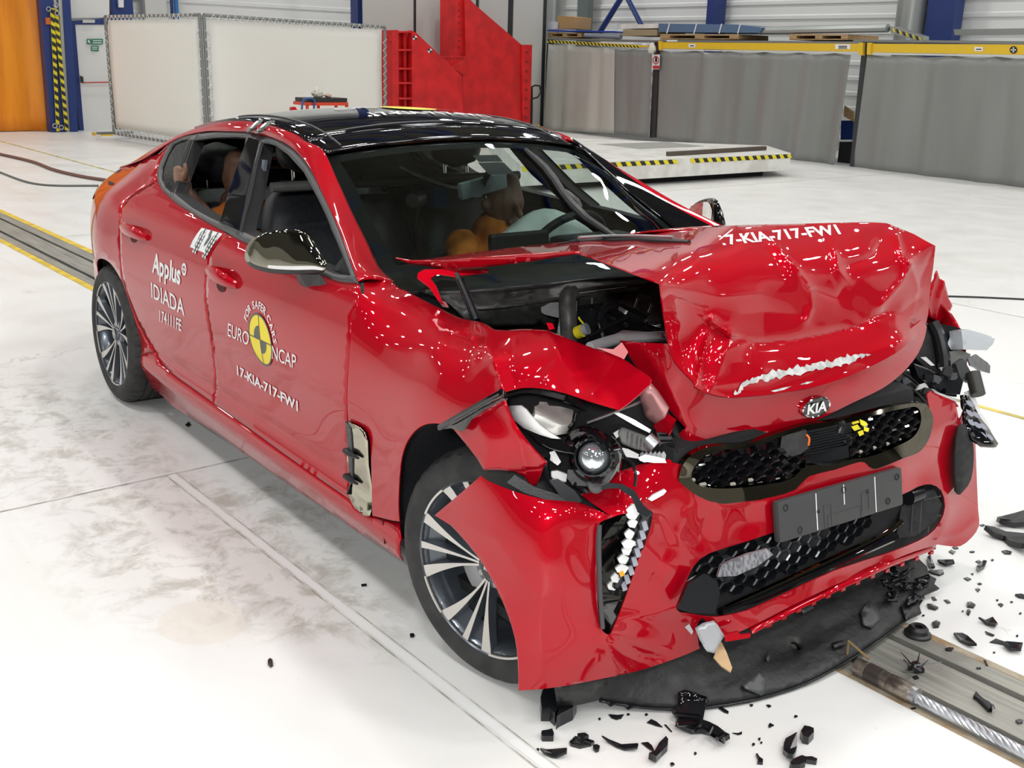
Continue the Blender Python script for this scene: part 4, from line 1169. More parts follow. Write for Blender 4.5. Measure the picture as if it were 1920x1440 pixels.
# wiper torn loose: arm and blade lying up the far half of the screen
def on_glass(px, py, off=.015):
    W2 = WS.reshape(-1, 3); pp = CV.proj(W2); j = np.argsort(((pp - (px, py)) ** 2).sum(1))[:4]
    d = np.mean((W2[j] - CV.C) @ CV.D); return CV.lift(np.array([[px, py]]), [d - off])[0]
wa = empty('wiper', (0, 0, 0), parent=car)
pw = [on_glass(*p, .03) for p in [(985, 280), (1002, 296), (1022, 315), (1040, 338), (1054, 360), (1075, 385), (1100, 410), (1128, 428), (1152, 444)]]
MB().tube(pw, [.008, .013, .015, .015, .014, .016, .015, .013, .010], 8).build('wiper_blade', [BLACK], wa, smooth=True)
MB().tube([on_glass(*p, .05) for p in [(1048, 352), (1062, 362), (1080, 378), (1090, 390)]], [.006, .014, .016, .006], 8).build('wiper_clip', [BLACK], wa, smooth=True)
wb = [CV.lift(np.array([[px, py]]), f_hood(np.array([[px, py]], float)) - .02)[0] for px, py in [(1046, 459), (1085, 453), (1130, 450), (1200, 450), (1262, 453), (1292, 454)]]
w2 = empty('wiper', (0, 0, 0), parent=car)
MB().tube(wb, [.004, .008, .010, .010, .009, .006], 8).build('wiper_blade', [BLACK], w2, smooth=True)
MB().tube([p + np.array([0, 0, .012]) for p in wb[1:5]], .005, 6).build('wiper_arm', [STEEL], w2, smooth=True)

# ---- on-board camera on a bar across the cabin
ob = empty('onboard_camera', (0, 0, 0), CAR_YAW, label='blue camera unit on a bar across the cabin, seen through the windscreen', cat='camera')
MB().tube([(-1.75, -.60, 1.135), (-1.75, .60, 1.135)], .02, 10).build('mounting_bar', [CASTGREY], ob, smooth=True)
MB().box((-1.70, .10, 1.075), (.13, .10, .09), rotm('Z', 15), bev=.008).build('camera_body', [mat('camera_blue', (.01, .06, .22), rough=.35)], ob)
MB().tube([(-1.66, .02, 1.075), (-1.62, -.04, 1.07)], [.035, .03], 16).build('camera_lens', [STEEL], ob, smooth=True)
MB().tube(cr([(-1.70, -.05, 1.20), (-1.66, .03, 1.16), (-1.62, .14, 1.12), (-1.60, .22, 1.11)], 5), .007, 6).build('camera_cable', [WHITEPL], ob, smooth=True)
MB().box((-1.58, .25, 1.105), (.03, .04, .06), bev=.004).build('cable_clip', [WHITEPL], ob)

# ---- crash test dummies
def voxel_body(name, tubes, base, vox, mats, parent=None, smooth_it=6, **kw):
    m = MB()
    for pts, r in tubes:
        P = np.array(pts, float) - base
        rr = np.broadcast_to(np.asarray(r, float), (len(P),))
        m.tube(cr(P, 4) if len(P) > 2 else P, cr(np.stack([rr] * 3, 1), 4)[:, 0] if len(P) > 2 else rr, 12)
        for p, q in ((P[0], rr[0]), (P[-1], rr[-1])):   # round ends
            th = np.linspace(0, math.pi, 7)
            m.lathe([(q * math.sin(t), -q * math.cos(t)) for t in th], c=p, n=12)
    o = m.build(name, mats, parent, smooth=True, sharp=None, **kw)
    rm = o.modifiers.new('skin', 'REMESH'); rm.mode = 'VOXEL'; rm.voxel_size = vox; rm.use_smooth_shade = True
    sm = o.modifiers.new('soften', 'SMOOTH'); sm.iterations = smooth_it; sm.factor = .5
    return o
def world(p):
    c, s_ = math.cos(CAR_YAW), math.sin(CAR_YAW); return (p[0] * c - p[1] * s_, p[0] * s_ + p[1] * c, p[2])
def dummy(base, tubes, suit, label, face=None):
    base = np.array(base, float)
    d = empty('crash_test_dummy', world(base), CAR_YAW, label=label, cat='dummy')
    voxel_body('body', tubes, base, .006, [SKIN], d, 4)
    voxel_body('suit', suit, base, .009, [ORANGE], d, 6)
    return d, base
y0 = -.37
hd = CV.at(452, 338, y=-.40)
rear_tubes = [([(-2.42, y0, .62), (-2.52, y0, .80), (-2.60, y0, .94)], [.13, .14, .11]), ([(-2.60, y0, .94), hd + np.array([-.02, 0, -.10])], [.05, .05]),
    ([hd + np.array([-.015, 0, -.07]), hd, hd + np.array([-.01, 0, .07])], [.062, .088, .072]), ([hd + np.array([.085, 0, -.02]), hd + np.array([.10, 0, -.035])], [.014, .012]),
    ([(-2.58, -.50, .90), (-2.38, -.58, .83), (-2.20, -.60, .84)], [.055, .048, .042])]
# near forearm up to the window, hand with curled fingers and raised thumb
wr = CV.at(351, 362, y=-.715); el = np.array([-2.20, -.60, .84]); mid_ = CV.at(378, 398, y=-.67)
rear_tubes.append(([el, mid_, CV.at(362, 378, y=-.70), wr], [.042, .040, .034, .026]))
pm = CV.at(344, 338, y=-.725)
rear_tubes.append(([wr, CV.at(347, 350, y=-.72), pm, CV.at(343, 326, y=-.728)], [.024, .030, .031, .024]))
for i, (py_, L) in enumerate([(316, 1.0), (325, 1.08), (334.5, 1.02), (343, .86)]):
    a_ = CV.at(341.5, py_ + 4, y=-.735); b_ = CV.at(341.5 - 7 * L, py_ - 1, y=-.748); c_ = CV.at(341.5 - 12 * L, py_ + 1, y=-.735); e_ = CV.at(341.5 - 10 * L, py_ + 3.5, y=-.70)
    rear_tubes.append(([a_, b_, c_, e_], [.0115, .0112, .0105, .0095]))
rear_tubes.append(([CV.at(346, 333, y=-.735), CV.at(348, 321, y=-.74), CV.at(347.6, 314, y=-.742), CV.at(347, 308, y=-.742)], [.015, .0125, .0115, .0095]))
rear_tubes += [([(-2.42, y0 + .10, .58), (-2.05, y0 + .10, .64)], [.09, .08]), ([(-2.42, y0 - .10, .58), (-2.05, y0 - .10, .64)], [.09, .08]), ([(-2.6, y0 + .18, .9), (-2.45, y0 + .24, .75), (-2.2, y0 + .18, .66)], [.055, .048, .04])]
suit = [([(-2.40, y0, .60), (-2.50, y0, .78), (-2.58, y0, .90)], [.145, .155, .125]), ([(-2.42, y0 + .10, .58), (-2.04, y0 + .10, .645)], [.10, .092]), ([(-2.42, y0 - .10, .58), (-2.04, y0 - .10, .645)], [.10, .092]), ([(-2.57, -.49, .89), (-2.42, -.57, .845)], [.068, .062])]
dr, db = dummy((-2.42, y0, .5), rear_tubes, suit, 'brown-skinned dummy in the rear seat raising its hand at the open rear window')
MB().tube([CV.at(356, 366, y=-.71) - db, CV.at(349, 370, y=-.71) - db], .031, 16, cap=False).build('cuff', [mat('dummy_cuff', (.30, .16, .11), rough=.5)], dr, smooth=True)
hd = CV.at(946, 384, y=.37)
y1 = .37
drv = [([(-1.52, y1, .60), (-1.60, y1, .78), (-1.60, y1, .90)], [.13, .145, .11]), ([(-1.60, y1, .92), hd + np.array([-.02, 0, -.08])], [.05, .05]),
    ([hd + np.array([0, 0, -.075]), hd + np.array([-.01, 0, 0]), hd + np.array([-.015, 0, .075])], [.060, .092, .078]), ([hd + np.array([.088, 0, .0]), hd + np.array([.112, 0, -.03])], [.012, .016]), ([hd + np.array([.075, -.02, -.065]), hd + np.array([.075, .02, -.065])], [.018, .018]),
    ([hd + np.array([-.005, -.09, -.005]), hd + np.array([-.015, -.095, .01])], [.018, .018]),
    ([(-1.58, .17, .88), (-1.42, .12, .72), (-1.22, .18, .78)], [.055, .047, .036]), ([(-1.58, .57, .88), (-1.42, .62, .72), (-1.22, .52, .80)], [.055, .047, .036])]
suit = [([(-1.52, y1, .60), (-1.58, y1, .78), (-1.57, y1, .89)], [.15, .165, .135]), ([(-1.56, .17, .875), (-1.44, .125, .76)], [.075, .066]), ([(-1.56, .57, .875), (-1.44, .615, .76)], [.075, .066])]
dd_, db = dummy((-1.52, y1, .5), drv, suit, 'brown-skinned dummy in the driving seat behind the white airbag')
for k_, (dx_, dz_) in enumerate([(-.03, .02), (-.01, .035), (-.035, -.01), (-.01, -.005)]):
    MB().lathe([(.0, 0), (.006, .001), (.0065, .004)], c=hd + np.array([dx_, -.095, dz_]) - db, axis='y', n=8).build('target_dot', [DECALW], dd_)
# ================================================================== engine bay and broken front
def lift1(px, py, y=None, x=None, z=None):
    return CV.at(px, py, y=y, x=x, z=z)
def slab(name, poly, y, thick, m, parent=car, tilt=(0., 0.), sp=None, bev=0., smooth=False, **kw):
    """chunky piece seen nearly face on: outline + place + thickness (depth grows by tilt metres per 100 px right / down)"""
    P = np.array(poly, float); c = P.mean(0)
    t0 = float(CV.depth(c[0], c[1], 'y', y))
    def dep(p):
        return t0 + (p[:, 0] - c[0]) / 100 * tilt[0] + (p[:, 1] - c[1]) / 100 * tilt[1]
    pts, tri = triangulate(P, [], sp or max(8., np.ptp(P, axis=0).max() / 6))
    V = CV.lift(pts, dep(pts)); F = orient(V, tri, ('to', CV.C))
    o = mesh_obj(name, V, F, [m] if not isinstance(m, list) else m, parent, smooth=smooth, **kw)
    solid(o, thick)
    if bev:
        b = o.modifiers.new('edge', 'BEVEL'); b.width = bev; b.segments = 2; b.limit_method = 'ANGLE'; b.angle_limit = math.radians(50)
    return o
def hose(name, pts, r, m=WIRE, parent=car, n=8):
    """pts: (px, py, y)"""
    P = np.array([lift1(a, b, y=c) for a, b, c in pts])
    return MB().tube(cr(P, 5) if len(P) > 2 else P, r, n).build(name, [m], parent, smooth=True)

# ---- scuttle tray below the windscreen
sheet('scuttle_panel', crp([(772, 540), (810, 547), (850, 546), (940, 540), (1032, 533), (1120, 523), (1207, 519), (1240, 518)], 2) + [(1240, 532), (1180, 540), (1065, 556), (1000, 566), (950, 574), (900, 578), (862, 577), (840, 566), (825, 556)],
      [(772, 540, -.68), (850, 546, -.60), (940, 540, -.47), (1032, 533, -.30), (1120, 523, -.12), (1240, 518, .10), (1240, 532, .06), (1065, 556, -.30), (950, 574, -.50), (862, 577, -.62)], [ENGPL], car, sp=10, thick=.01)
hose('scuttle_seal', [(800, 546, -.68), (836, 549, -.62), (940, 542, -.475), (1032, 534, -.305), (1120, 524, -.125), (1240, 519, .095)], .006, ENGPL)
slab('scuttle_vent', [(838, 553), (866, 552), (870, 572), (845, 572)], -.60, .012, TRIM)
sheet('scuttle_front', crp([(838, 566), (862, 577), (900, 578), (950, 574), (1000, 566), (1065, 556), (1240, 532)], 1) + [(1250, 560), (1080, 600), (1000, 612), (930, 616), (870, 596)],
      [(862, 577, -.62), (950, 574, -.50), (1065, 556, -.30), (1240, 532, .06), (1250, 560, .12), (1080, 600, -.20), (930, 616, -.48), (870, 596, -.62)], [ENGPL], car, sp=12, thick=.01)
hose('bonnet_seal', [(985, 568, -.44), (1062, 556, -.30), (1062, 548, -.30), (1080, 545, -.27), (1230, 526, .05)], .007, ENGPL)
# deep dark bay walls
MB().box((-.02, 0, .55), (.9, 1.05, .35), bev=.05).build('engine_block', [BLACKM], car)
MB().box((.22, 0, .42), (.06, 1.1, .5)).build('radiator_support', [BLACKM], car)
MB().box((-.1, -.60, .66), (.75, .10, .30), bev=.02).build('inner_wing', [BLACKM], car)
MB().box((-.1, .62, .66), (.75, .10, .30), bev=.02).build('inner_wing', [BLACKM], car)
# engine cover: faceted black moulding
ec = empty('engine_cover', (0, 0, 0), parent=car)
slab('cover_top', [(1141, 550), (1150, 543), (1188, 539), (1215, 532), (1238, 528), (1244, 545), (1240, 560), (1200, 548), (1176, 546)], -.02, .03, ENGPL, ec, tilt=(-.02, -.10), bev=.004)
slab('cover_front', [(1160, 566), (1176, 548), (1200, 550), (1240, 562), (1246, 600), (1230, 598), (1190, 580)], -.06, .05, ENGPL, ec, tilt=(-.03, -.06), bev=.006)
slab('cover_side', [(1141, 551), (1176, 547), (1160, 566), (1158, 570), (1145, 562)], -.05, .04, ENGPL, ec, bev=.004)
for k_ in range(2):
    hose('cover_rib', [(1196 + 26 * k_, 560 + 10 * k_, -.10), (1190 + 26 * k_, 578 + 9 * k_, -.12)], .004, TRIM, ec)
# intake duct standing up between the boxes
hose('intake_duct', [(1067, 640, -.38), (1066, 600, -.38), (1064, 570, -.37), (1066, 553, -.36), (1074, 549, -.34)], .026, ENGPL, n=12)
slab('duct_box', [(1044, 628), (1050, 590), (1056, 562), (1082, 562), (1082, 600), (1078, 638), (1058, 634)], -.35, .05, ENGPL, bev=.005)
slab('duct_highlight_plate', [(1046, 612), (1056, 604), (1058, 630), (1048, 628)], -.38, .01, TRIM)
slab('fuse_box', [(1014, 575), (1022, 569), (1050, 566), (1048, 596), (1022, 590), (1015, 586)], -.36, .08, ENGPL, bev=.006)
MB().lathe([(.0, .0), (.062, .0), (.066, -.006), (.066, -.05), (.05, -.055)], c=lift1(1107, 573, y=-.20), n=28).build('brake_reservoir_lid', [BLACKSHINE], car, smooth=True, sharp=30)
MB().tube([lift1(1110, 570, y=-.20), lift1(1110, 558, y=-.20)], .004, 6).build('stud', [STEEL], car)
hose('cap_neck', [(1102, 616, -.36), (1090, 621, -.37)], .018, mat('grey_cap', (.25, .28, .31), rough=.4), n=14)
hose('yellow_cap', [(1092, 620, -.375), (1082, 624, -.38)], .019, YELLOWPL, n=14)
hose('yellow_tether', [(1094, 607, -.36), (1088, 600, -.36), (1085, 595, -.36)], .003, YELLOWPL)
for pts_, r_ in [([(1124, 603, -.25), (1128, 588, -.24), (1140, 576, -.22), (1160, 578, -.18)], .013), ([(1124, 604, -.25), (1110, 615, -.28), (1096, 640, -.33)], .008),
                 ([(1160, 578, -.18), (1180, 590, -.16), (1205, 600, -.12), (1240, 612, -.08)], .016), ([(1180, 586, -.2), (1170, 598, -.22), (1140, 612, -.28), (1105, 630, -.34)], .006),
                 ([(1240, 600, -.06), (1220, 603, -.1), (1200, 622, -.16)], .010), ([(1135, 590, -.2), (1150, 600, -.2), (1175, 610, -.2)], .008), ([(1205, 615, -.15), (1225, 620, -.12), (1245, 625, -.1)], .009)]:
    hose('engine_hose', pts_, r_, BLACKSHINE)
hose('metal_pipe', [(1123, 608, -.27), (1132, 638, -.33)], .007, BRIGHT)
hose('engine_lead', [(1216, 600, -.12), (1238, 605, -.08)], .014, ENGPL)
slab('cam_cover', [(1120, 642), (1168, 619), (1240, 624), (1248, 632), (1150, 640)], -.27, .04, ALU, tilt=(.0, -.05))
hose('strut_brace', [(1106, 652, -.50), (1150, 638, -.40), (1175, 634.5, -.34), (1250, 630.5, -.16)], .016, mat('silver_brace', (.72, .73, .74), rough=.3, metal=.4), n=12)
slab('red_corner', [(1024, 605), (1036, 606), (1040, 616), (1030, 619)], -.52, .02, RED)
# bonnet hinge and gas strut
hi = empty('bonnet_hinge', (0, 0, 0), parent=car)
slab('hinge_arm', [(783, 512), (795, 505), (830, 504), (860, 507), (915, 504), (917, 509), (910, 513), (880, 516), (862, 518), (858, 530), (853, 520), (820, 515), (808, 522), (818, 536), (826, 556), (832, 572), (822, 565), (805, 540), (792, 530), (782, 522)], -.67, .012, RED, hi, smooth=False, bev=.002)
slab('hinge_foot', [(818, 560), (836, 566), (842, 577), (830, 575)], -.67, .01, REDIN, hi)
hose('gas_strut', [(862, 524, -.665), (878, 562, -.662), (893, 600, -.66)], .013, BLACKSHINE, n=12)
hose('strut_rod', [(856, 512, -.668), (864, 530, -.665)], .007, ENGPL)

# ---- near headlamp, burst open
hl = empty('headlamp', (0, 0, 0), parent=car)
sheet('lamp_bay', [(950, 733), (982, 726), (1058, 736), (1160, 768), (1200, 735), (1290, 800), (1290, 870), (1200, 880), (1142, 910), (1090, 935), (1040, 940), (1000, 915), (1020, 880), (985, 830), (960, 780)],
      [(950, 733, -.80), (1058, 736, -.70), (1160, 768, -.62), (1290, 800, -.38), (1290, 870, -.40), (1142, 910, -.60), (1040, 940, -.72), (985, 830, -.76)], [BLACKM], hl, sp=20, thick=.01)
slab('lamp_strip', [(952, 761), (976, 760), (985, 767), (993, 777), (1011, 797), (1030, 811), (1049, 823), (1034, 822), (1011, 815), (982, 803), (964, 788)], -.845, .008, WHITEPL, hl, tilt=(-.10, 0), smooth=True)
slab('lamp_bezel', [(985, 806), (1012, 817), (1035, 824), (1062, 830), (1082, 842), (1085, 852), (1060, 850), (1030, 842), (1008, 830)], -.80, .02, BLACKGLOSS, hl, bev=.003)
slab('reflector', [(1002, 762), (1010, 759), (1050, 762), (1074, 768), (1076, 776), (1071, 794), (1052, 797), (1040, 793), (1022, 783), (1004, 776)], -.78, .03, mat('pale_reflector', (.78, .77, .72), rough=.25, metal=.35), hl, tilt=(.10, -.25), bev=.006, smooth=True)
hose('reflector_rim', [(1002, 776, -.79), (1022, 786, -.785), (1050, 799, -.77), (1071, 797, -.76), (1078, 774, -.75)], .004, BLACKGLOSS, hl)
for (a, b, y_, r_) in [(1095, 838, -.77, .055)]:
    c = lift1(a, b, y=y_)
    th = np.linspace(.2, 1.7, 8)
pc = lift1(1112, 858, y=-.765); dv = (CV.C - pc); dv /= np.linalg.norm(dv); dv = dv + np.array([.1, -.25, .1]); dv /= np.linalg.norm(dv)
def disc_stack(prof, c, d, n=28):
    """lathe about direction d: prof (radius, offset along d)"""
    d = np.array(d) / np.linalg.norm(d); u = np.cross(d, [0, 0, 1.]); u /= np.linalg.norm(u); v = np.cross(u, d)
    return np.array([[c + o * d + r * (math.cos(q) * u + math.sin(q) * v) for q in np.linspace(0, 2 * math.pi, n, endpoint=False)] for r, o in prof])
MB().grid(disc_stack([(.050, -.02), (.052, .0), (.046, .008), (.041, .002), (.041, -.03), (.064, -.06), (.066, -.12)], pc, dv), closed_u=True).build('lamp_shroud', [BLACKGLOSS], hl, smooth=True, sharp=40)
MB().grid(disc_stack([(.0005, .018), (.016, .015), (.028, .007), (.036, -.006), (.039, -.02)], pc, dv), closed_u=True).build('projector_lens', [mat('lens_bright_metal', (.75, .80, .85), rough=.05, metal=.85)], hl, smooth=True)  # bright metal colour imitates the flash glare in the lens
hose('shroud_arch', [(1068, 838, -.76), (1075, 820, -.76), (1092, 809, -.755), (1112, 812, -.75), (1128, 826, -.745), (1138, 842, -.74)], .014, BLACKGLOSS, hl, n=10)
slab('lens_shard', [(1101, 905), (1105, 892), (1119, 880), (1138, 868), (1154, 860), (1161, 869), (1150, 890), (1135, 908), (1125, 920), (1110, 921)], -.745, .004, LENS, hl, tilt=(.05, -.1))
hose('lens_shard_edge', [(1101, 905, -.75), (1110, 921, -.752), (1125, 920, -.748), (1150, 890, -.735), (1161, 869, -.725)], .003, CASTGREY, hl)
slab('connector', [(1033, 884), (1045, 882), (1064, 889), (1062, 905), (1048, 901), (1034, 896)], -.79, .025, WHITEPL, hl, bev=.003)
slab('connector_pin', [(1030, 848), (1040, 845), (1052, 866), (1046, 873), (1038, 868)], -.79, .012, WHITEPL, hl)
slab('lamp_ballast', [(1064, 880), (1100, 884), (1110, 900), (1100, 912), (1075, 910), (1064, 898)], -.76, .04, BLACK, hl, bev=.004)
slab('lamp_frame', [(1128, 852), (1160, 845), (1166, 852), (1160, 885), (1150, 880), (1152, 860), (1132, 862)], -.70, .02, CASTGREY, hl)
slab('lamp_motor', [(1158, 810), (1166, 800), (1198, 812), (1218, 820), (1226, 834), (1215, 848), (1190, 842), (1165, 832)], -.60, .05, CASTGREY, hl, bev=.006)
for k_ in range(5):
    hose('motor_fin', [(1168 + 9 * k_, 806 + 3.6 * k_, -.612), (1166 + 9 * k_, 830 + 3.4 * k_, -.618)], .003, ALU, hl)
MB().tube([lift1(1212, 822, y=-.58), lift1(1228, 838, y=-.57)], .020, 12).build('lamp_bulb_holder', [STEEL], hl, smooth=True)
for q in ([(1133, 830), (1146, 826), (1150, 836), (1178, 842), (1198, 852), (1196, 860), (1170, 856), (1140, 838)], [(1150, 812), (1160, 806), (1166, 814), (1156, 822)], [(1196, 858), (1210, 852), (1230, 856), (1246, 860), (1250, 868), (1225, 868), (1200, 864)]):
    slab('white_bracket', q, -.63, .008, WHITEPL, hl)
for k_ in range(6):
    slab('white_tooth', [(1200 + 8 * k_, 851), (1205 + 8 * k_, 846), (1209 + 8 * k_, 853), (1207 + 8 * k_, 866), (1201 + 8 * k_, 864)], -.56, .012, TRANSL, hl)
slab('metal_strip', [(1149, 774), (1158, 772), (1190, 787), (1221, 806), (1218, 812), (1190, 798)], -.62, .006, ALU, hl)
hose('bonnet_cable', [(1100, 793, -.72), (1150, 774, -.64), (1200, 754, -.56)], .004, STEEL, hl)
hose('headlamp_seal', [(950, 738, -.845), (985, 730, -.82), (1020, 734, -.80), (1060, 744, -.77)], .010, BLACK, hl)
for pts_, r_ in [([(1058, 745, -.74), (1090, 760, -.68), (1150, 790, -.6), (1190, 812, -.56)], .012), ([(1020, 800, -.76), (1060, 812, -.72), (1120, 800, -.64)], .008), ([(1020, 862, -.80), (1030, 900, -.79), (1060, 930, -.77)], .010),
                 ([(1075, 905, -.77), (1090, 915, -.75), (1100, 925, -.74)], .008), ([(1165, 845, -.66), (1172, 858, -.66), (1186, 870, -.655), (1192, 890, -.66), (1190, 912, -.665)], .004), ([(1240, 770, -.50), (1262, 800, -.47), (1270, 830, -.46)], .012),
                 ([(1085, 770, -.68), (1130, 790, -.62), (1140, 810, -.6)], .007)]:
    hose('lamp_wire', pts_, r_, BLACKSHINE, hl)
slab('lamp_module', [(1228, 806), (1256, 808), (1266, 830), (1274, 856), (1250, 862), (1236, 846)], -.50, .05, BLACK, hl, bev=.004)
for k_ in range(4):
    hose('module_rib', [(1230 + 3 * k_, 816 + 11 * k_, -.515), (1258 + 4 * k_, 816 + 10 * k_, -.50)], .003, BLACKSHINE, hl)
slab('inner_fender_rail', [(1197, 735), (1214, 722), (1228, 738), (1250, 770), (1246, 784), (1228, 796), (1210, 784)], -.555, .015, mat('pink_primer', (.62, .30, .30), rough=.22, metal=.4), car, tilt=(-.1, .1), smooth=True)
slab('rail_end', [(1224, 798), (1246, 784), (1262, 795), (1256, 812), (1232, 810)], -.53, .02, RED, car, tilt=(-.1, .1))
slab('torn_red_edge', [(1118, 652), (1150, 655), (1166, 642), (1178, 660), (1170, 674), (1158, 668)], -.62, .008, mat('torn_red', (.55, .08, .09), rough=.3), car)
slab('loose_bracket', [(1030, 900), (1046, 898), (1078, 920), (1092, 940), (1076, 946), (1050, 930)], -.80, .02, BLACKSHINE, car)
for q in ([(1100, 925), (1142, 905), (1168, 908), (1190, 920), (1205, 945), (1222, 962), (1212, 970), (1195, 958), (1184, 932), (1160, 916), (1140, 916)],):
    slab('torn_foam_strip', q, -.72, .006, BLACKSHINE, car)
slab('white_pin', [(1215, 936), (1224, 928), (1246, 917), (1250, 921), (1244, 928), (1222, 940)], -.64, .014, WHITEPL, car)
slab('splash_liner', [(965, 890), (1000, 912), (1040, 925), (1082, 940), (1030, 938), (985, 925), (950, 905)], -.84, .01, BLACK, car)

# clear film and black moulding standing off the fender
fs = empty('fender_strip', (0, 0, 0), parent=car)
sheet('clear_film', [(820, 806), (828, 795), (862, 773), (905, 748), (940, 728), (948, 735), (951, 750), (938, 752), (910, 768), (885, 785), (874, 803), (866, 809), (845, 803)], [(820, 806, -.957), (862, 773, -.952), (940, 728, -.922), (951, 750, -.925), (866, 809, -.956), (900, 770, -.948)], [CLEARPL], fs, thick=.002)
hose('black_moulding', [(825, 801, -.962), (870, 775, -.957), (910, 752, -.944), (938, 737, -.931)], .008, BLACKGLOSS, fs)
hose('film_fold', [(824, 805, -.963), (868, 782, -.958), (912, 756, -.945), (946, 740, -.932)], .004, CLEARPL, fs)

# ---- grille: dark chrome surround, honeycomb
gr = empty('upper_grille', (0, 0, 0), parent=car)
gout = crp([(1273, 897), (1287, 862), (1320, 841), (1360, 834), (1404, 831), (1455, 813), (1510, 797), (1560, 790), (1610, 779), (1650, 768), (1688, 759), (1729, 755.5), (1743, 766), (1750, 787), (1743, 820), (1725, 846), (1692, 860), (1643, 879), (1627, 871), (1612, 866), (1565, 880), (1517, 893), (1492, 919), (1448, 933), (1382, 942), (1346, 944), (1309, 930), (1284, 911)], 4, True)
gin = crp([(1296, 892), (1305, 872), (1324, 854), (1360, 843), (1404, 838), (1455, 822), (1510, 806), (1560, 799), (1610, 788), (1650, 776), (1690, 767), (1720, 764), (1727, 790), (1712, 820), (1669, 842), (1629, 857), (1602, 860), (1560, 872), (1513, 874), (1478, 900), (1404, 913), (1346, 916), (1308, 909)], 4, True)
gc = [(1273, 897, -.512), (1287, 862, -.49), (1320, 841, -.43), (1404, 831, -.27), (1510, 797, -.05), (1610, 779, .17), (1688, 759, .37), (1729, 756, .48), (1750, 787, .512), (1743, 820, .462), (1692, 860, .292), (1627, 871, .142), (1565, 880, .012), (1517, 893, -.088), (1448, 933, -.238), (1346, 944, -.408), (1309, 930, -.465), (1500, 850, -.10), (1620, 820, .16), (1380, 880, -.34)]
f_gr = tps(gc, CV)
sheet('grille_surround', gout, gc, [CHROME], gr, sp=4, holes=[gin], ext=(-.018, 0, 0), off=.006, depth=f_gr, creases=[])
# fit the grille plane x(y, z) and lay the honeycomb on it
qq, tt = triangulate(gin, [], 18.); X3 = CV.lift(qq, f_gr(qq) + .022)
B_ = np.c_[np.ones(len(X3)), X3[:, 1], X3[:, 2], X3[:, 1] ** 2]; gcoef = np.linalg.lstsq(B_, X3[:, 0], rcond=None)[0]
def gx(y, z): return gcoef @ np.array([1, y, z, y * y])
def hexcell(R0=.0165, wall=.0028, d=.022, dash=True, sx=1.25, m=(BLACKGLOSS, mat('pale_grille_dash', (.62, .58, .50), rough=.35, metal=.2)), name='grille_cell'):
    m_ = MB()
    a = np.radians(np.arange(6) * 60 + 0)
    G = []
    for r, x in [(R0, .0), (R0 - wall, .004), (R0 - wall, -d), (R0, -d)]:
        G.append([(x, r * sx * math.cos(t), r * math.sin(t)) for t in a])
    G = np.array(G + [G[0]]); m_.grid(G, 0, closed_u=True)
    if dash:
        h_ = R0 * .78
        m_.box((.006, 0, -h_ + .001), (.008, R0 * .95 * sx, .0062), mi=1)
    ob = m_.build(name, list(m), None)
    me = ob.data; bpy.data.objects.remove(ob)
    return me
cell_me = hexcell()
gapL = [(1290, 840), (1400, 850), (1500, 838), (1513, 872), (1480, 905), (1404, 915), (1346, 918), (1292, 900)]
gapR = [(1600, 805), (1606, 790), (1660, 772), (1722, 762), (1732, 790), (1712, 822), (1669, 844), (1602, 862), (1590, 840)]
R0, sx = .0165, 1.25
dy = 1.5 * R0 * sx; dz = math.sqrt(3) * R0
ncell = 0
for i in range(-24, 25):
    for j in range(-8, 9):
        y = i * dy; z = .655 + j * dz + (i % 2) * dz / 2
        c = np.array([gx(y, z), y, z]); pp = CV.proj(c)
        if (inside(pp, gapL)[0] or inside(pp, gapR)[0]) and inside(pp, gin)[0]:
            o = bpy.data.objects.new('grille_cell', cell_me); COL.objects.link(o); o.parent = gr
            ang = math.atan2(2 * gcoef[3] * y + gcoef[1], 1)
            o.location = c; o.rotation_euler = (RNG.normal() * .03, math.atan(-gcoef[2]) * 1. + RNG.normal() * .02, -ang + RNG.normal() * .02); ncell += 1
sheet('grille_backing', inset2(np.array(gin), -6), gc, [BLACKM], gr, sp=14, off=-.075, thick=.01, depth=f_gr)
# things seen through the broken middle of the grille
for k_ in range(9):
    a = k_ * 3.4
    hose('radiator_fin', [(1506, 812 + a * 1.5, -.07), (1596, 793 + a * 1.5, .115)], .003, BLACKSHINE, gr)
slab('radiator_duct', [(1466, 818), (1512, 806), (1516, 840), (1500, 852), (1478, 858), (1462, 848)], -.12, .04, BLACK, gr, bev=.003)
slab('cross_member', [(1508, 852), (1590, 835), (1592, 858), (1512, 874)], .03, .02, BLACKSHINE, gr)
hose('orange_wire', [(1512, 815, -.09), (1517, 822, -.09), (1516, 835, -.09)], .003, mat('orange_insulation', (.75, .15, .02), rough=.5), gr)
hose('cooling_tube', [(1575, 790, .08), (1578, 800, .08), (1572, 812, .07)], .012, BLACKSHINE, gr)
for q in ([(1591, 784), (1604, 782), (1612, 792), (1600, 796), (1592, 792)], [(1596, 800), (1608, 796), (1614, 804), (1602, 808)], [(1612, 786), (1622, 790), (1628, 796), (1620, 800), (1614, 796)], [(1608, 810), (1618, 806), (1620, 814), (1612, 818)], [(1620, 800), (1630, 803), (1628, 810), (1620, 808)]):
    slab('yellow_warning_label', q, .145, .002, YELLOWPL, gr)

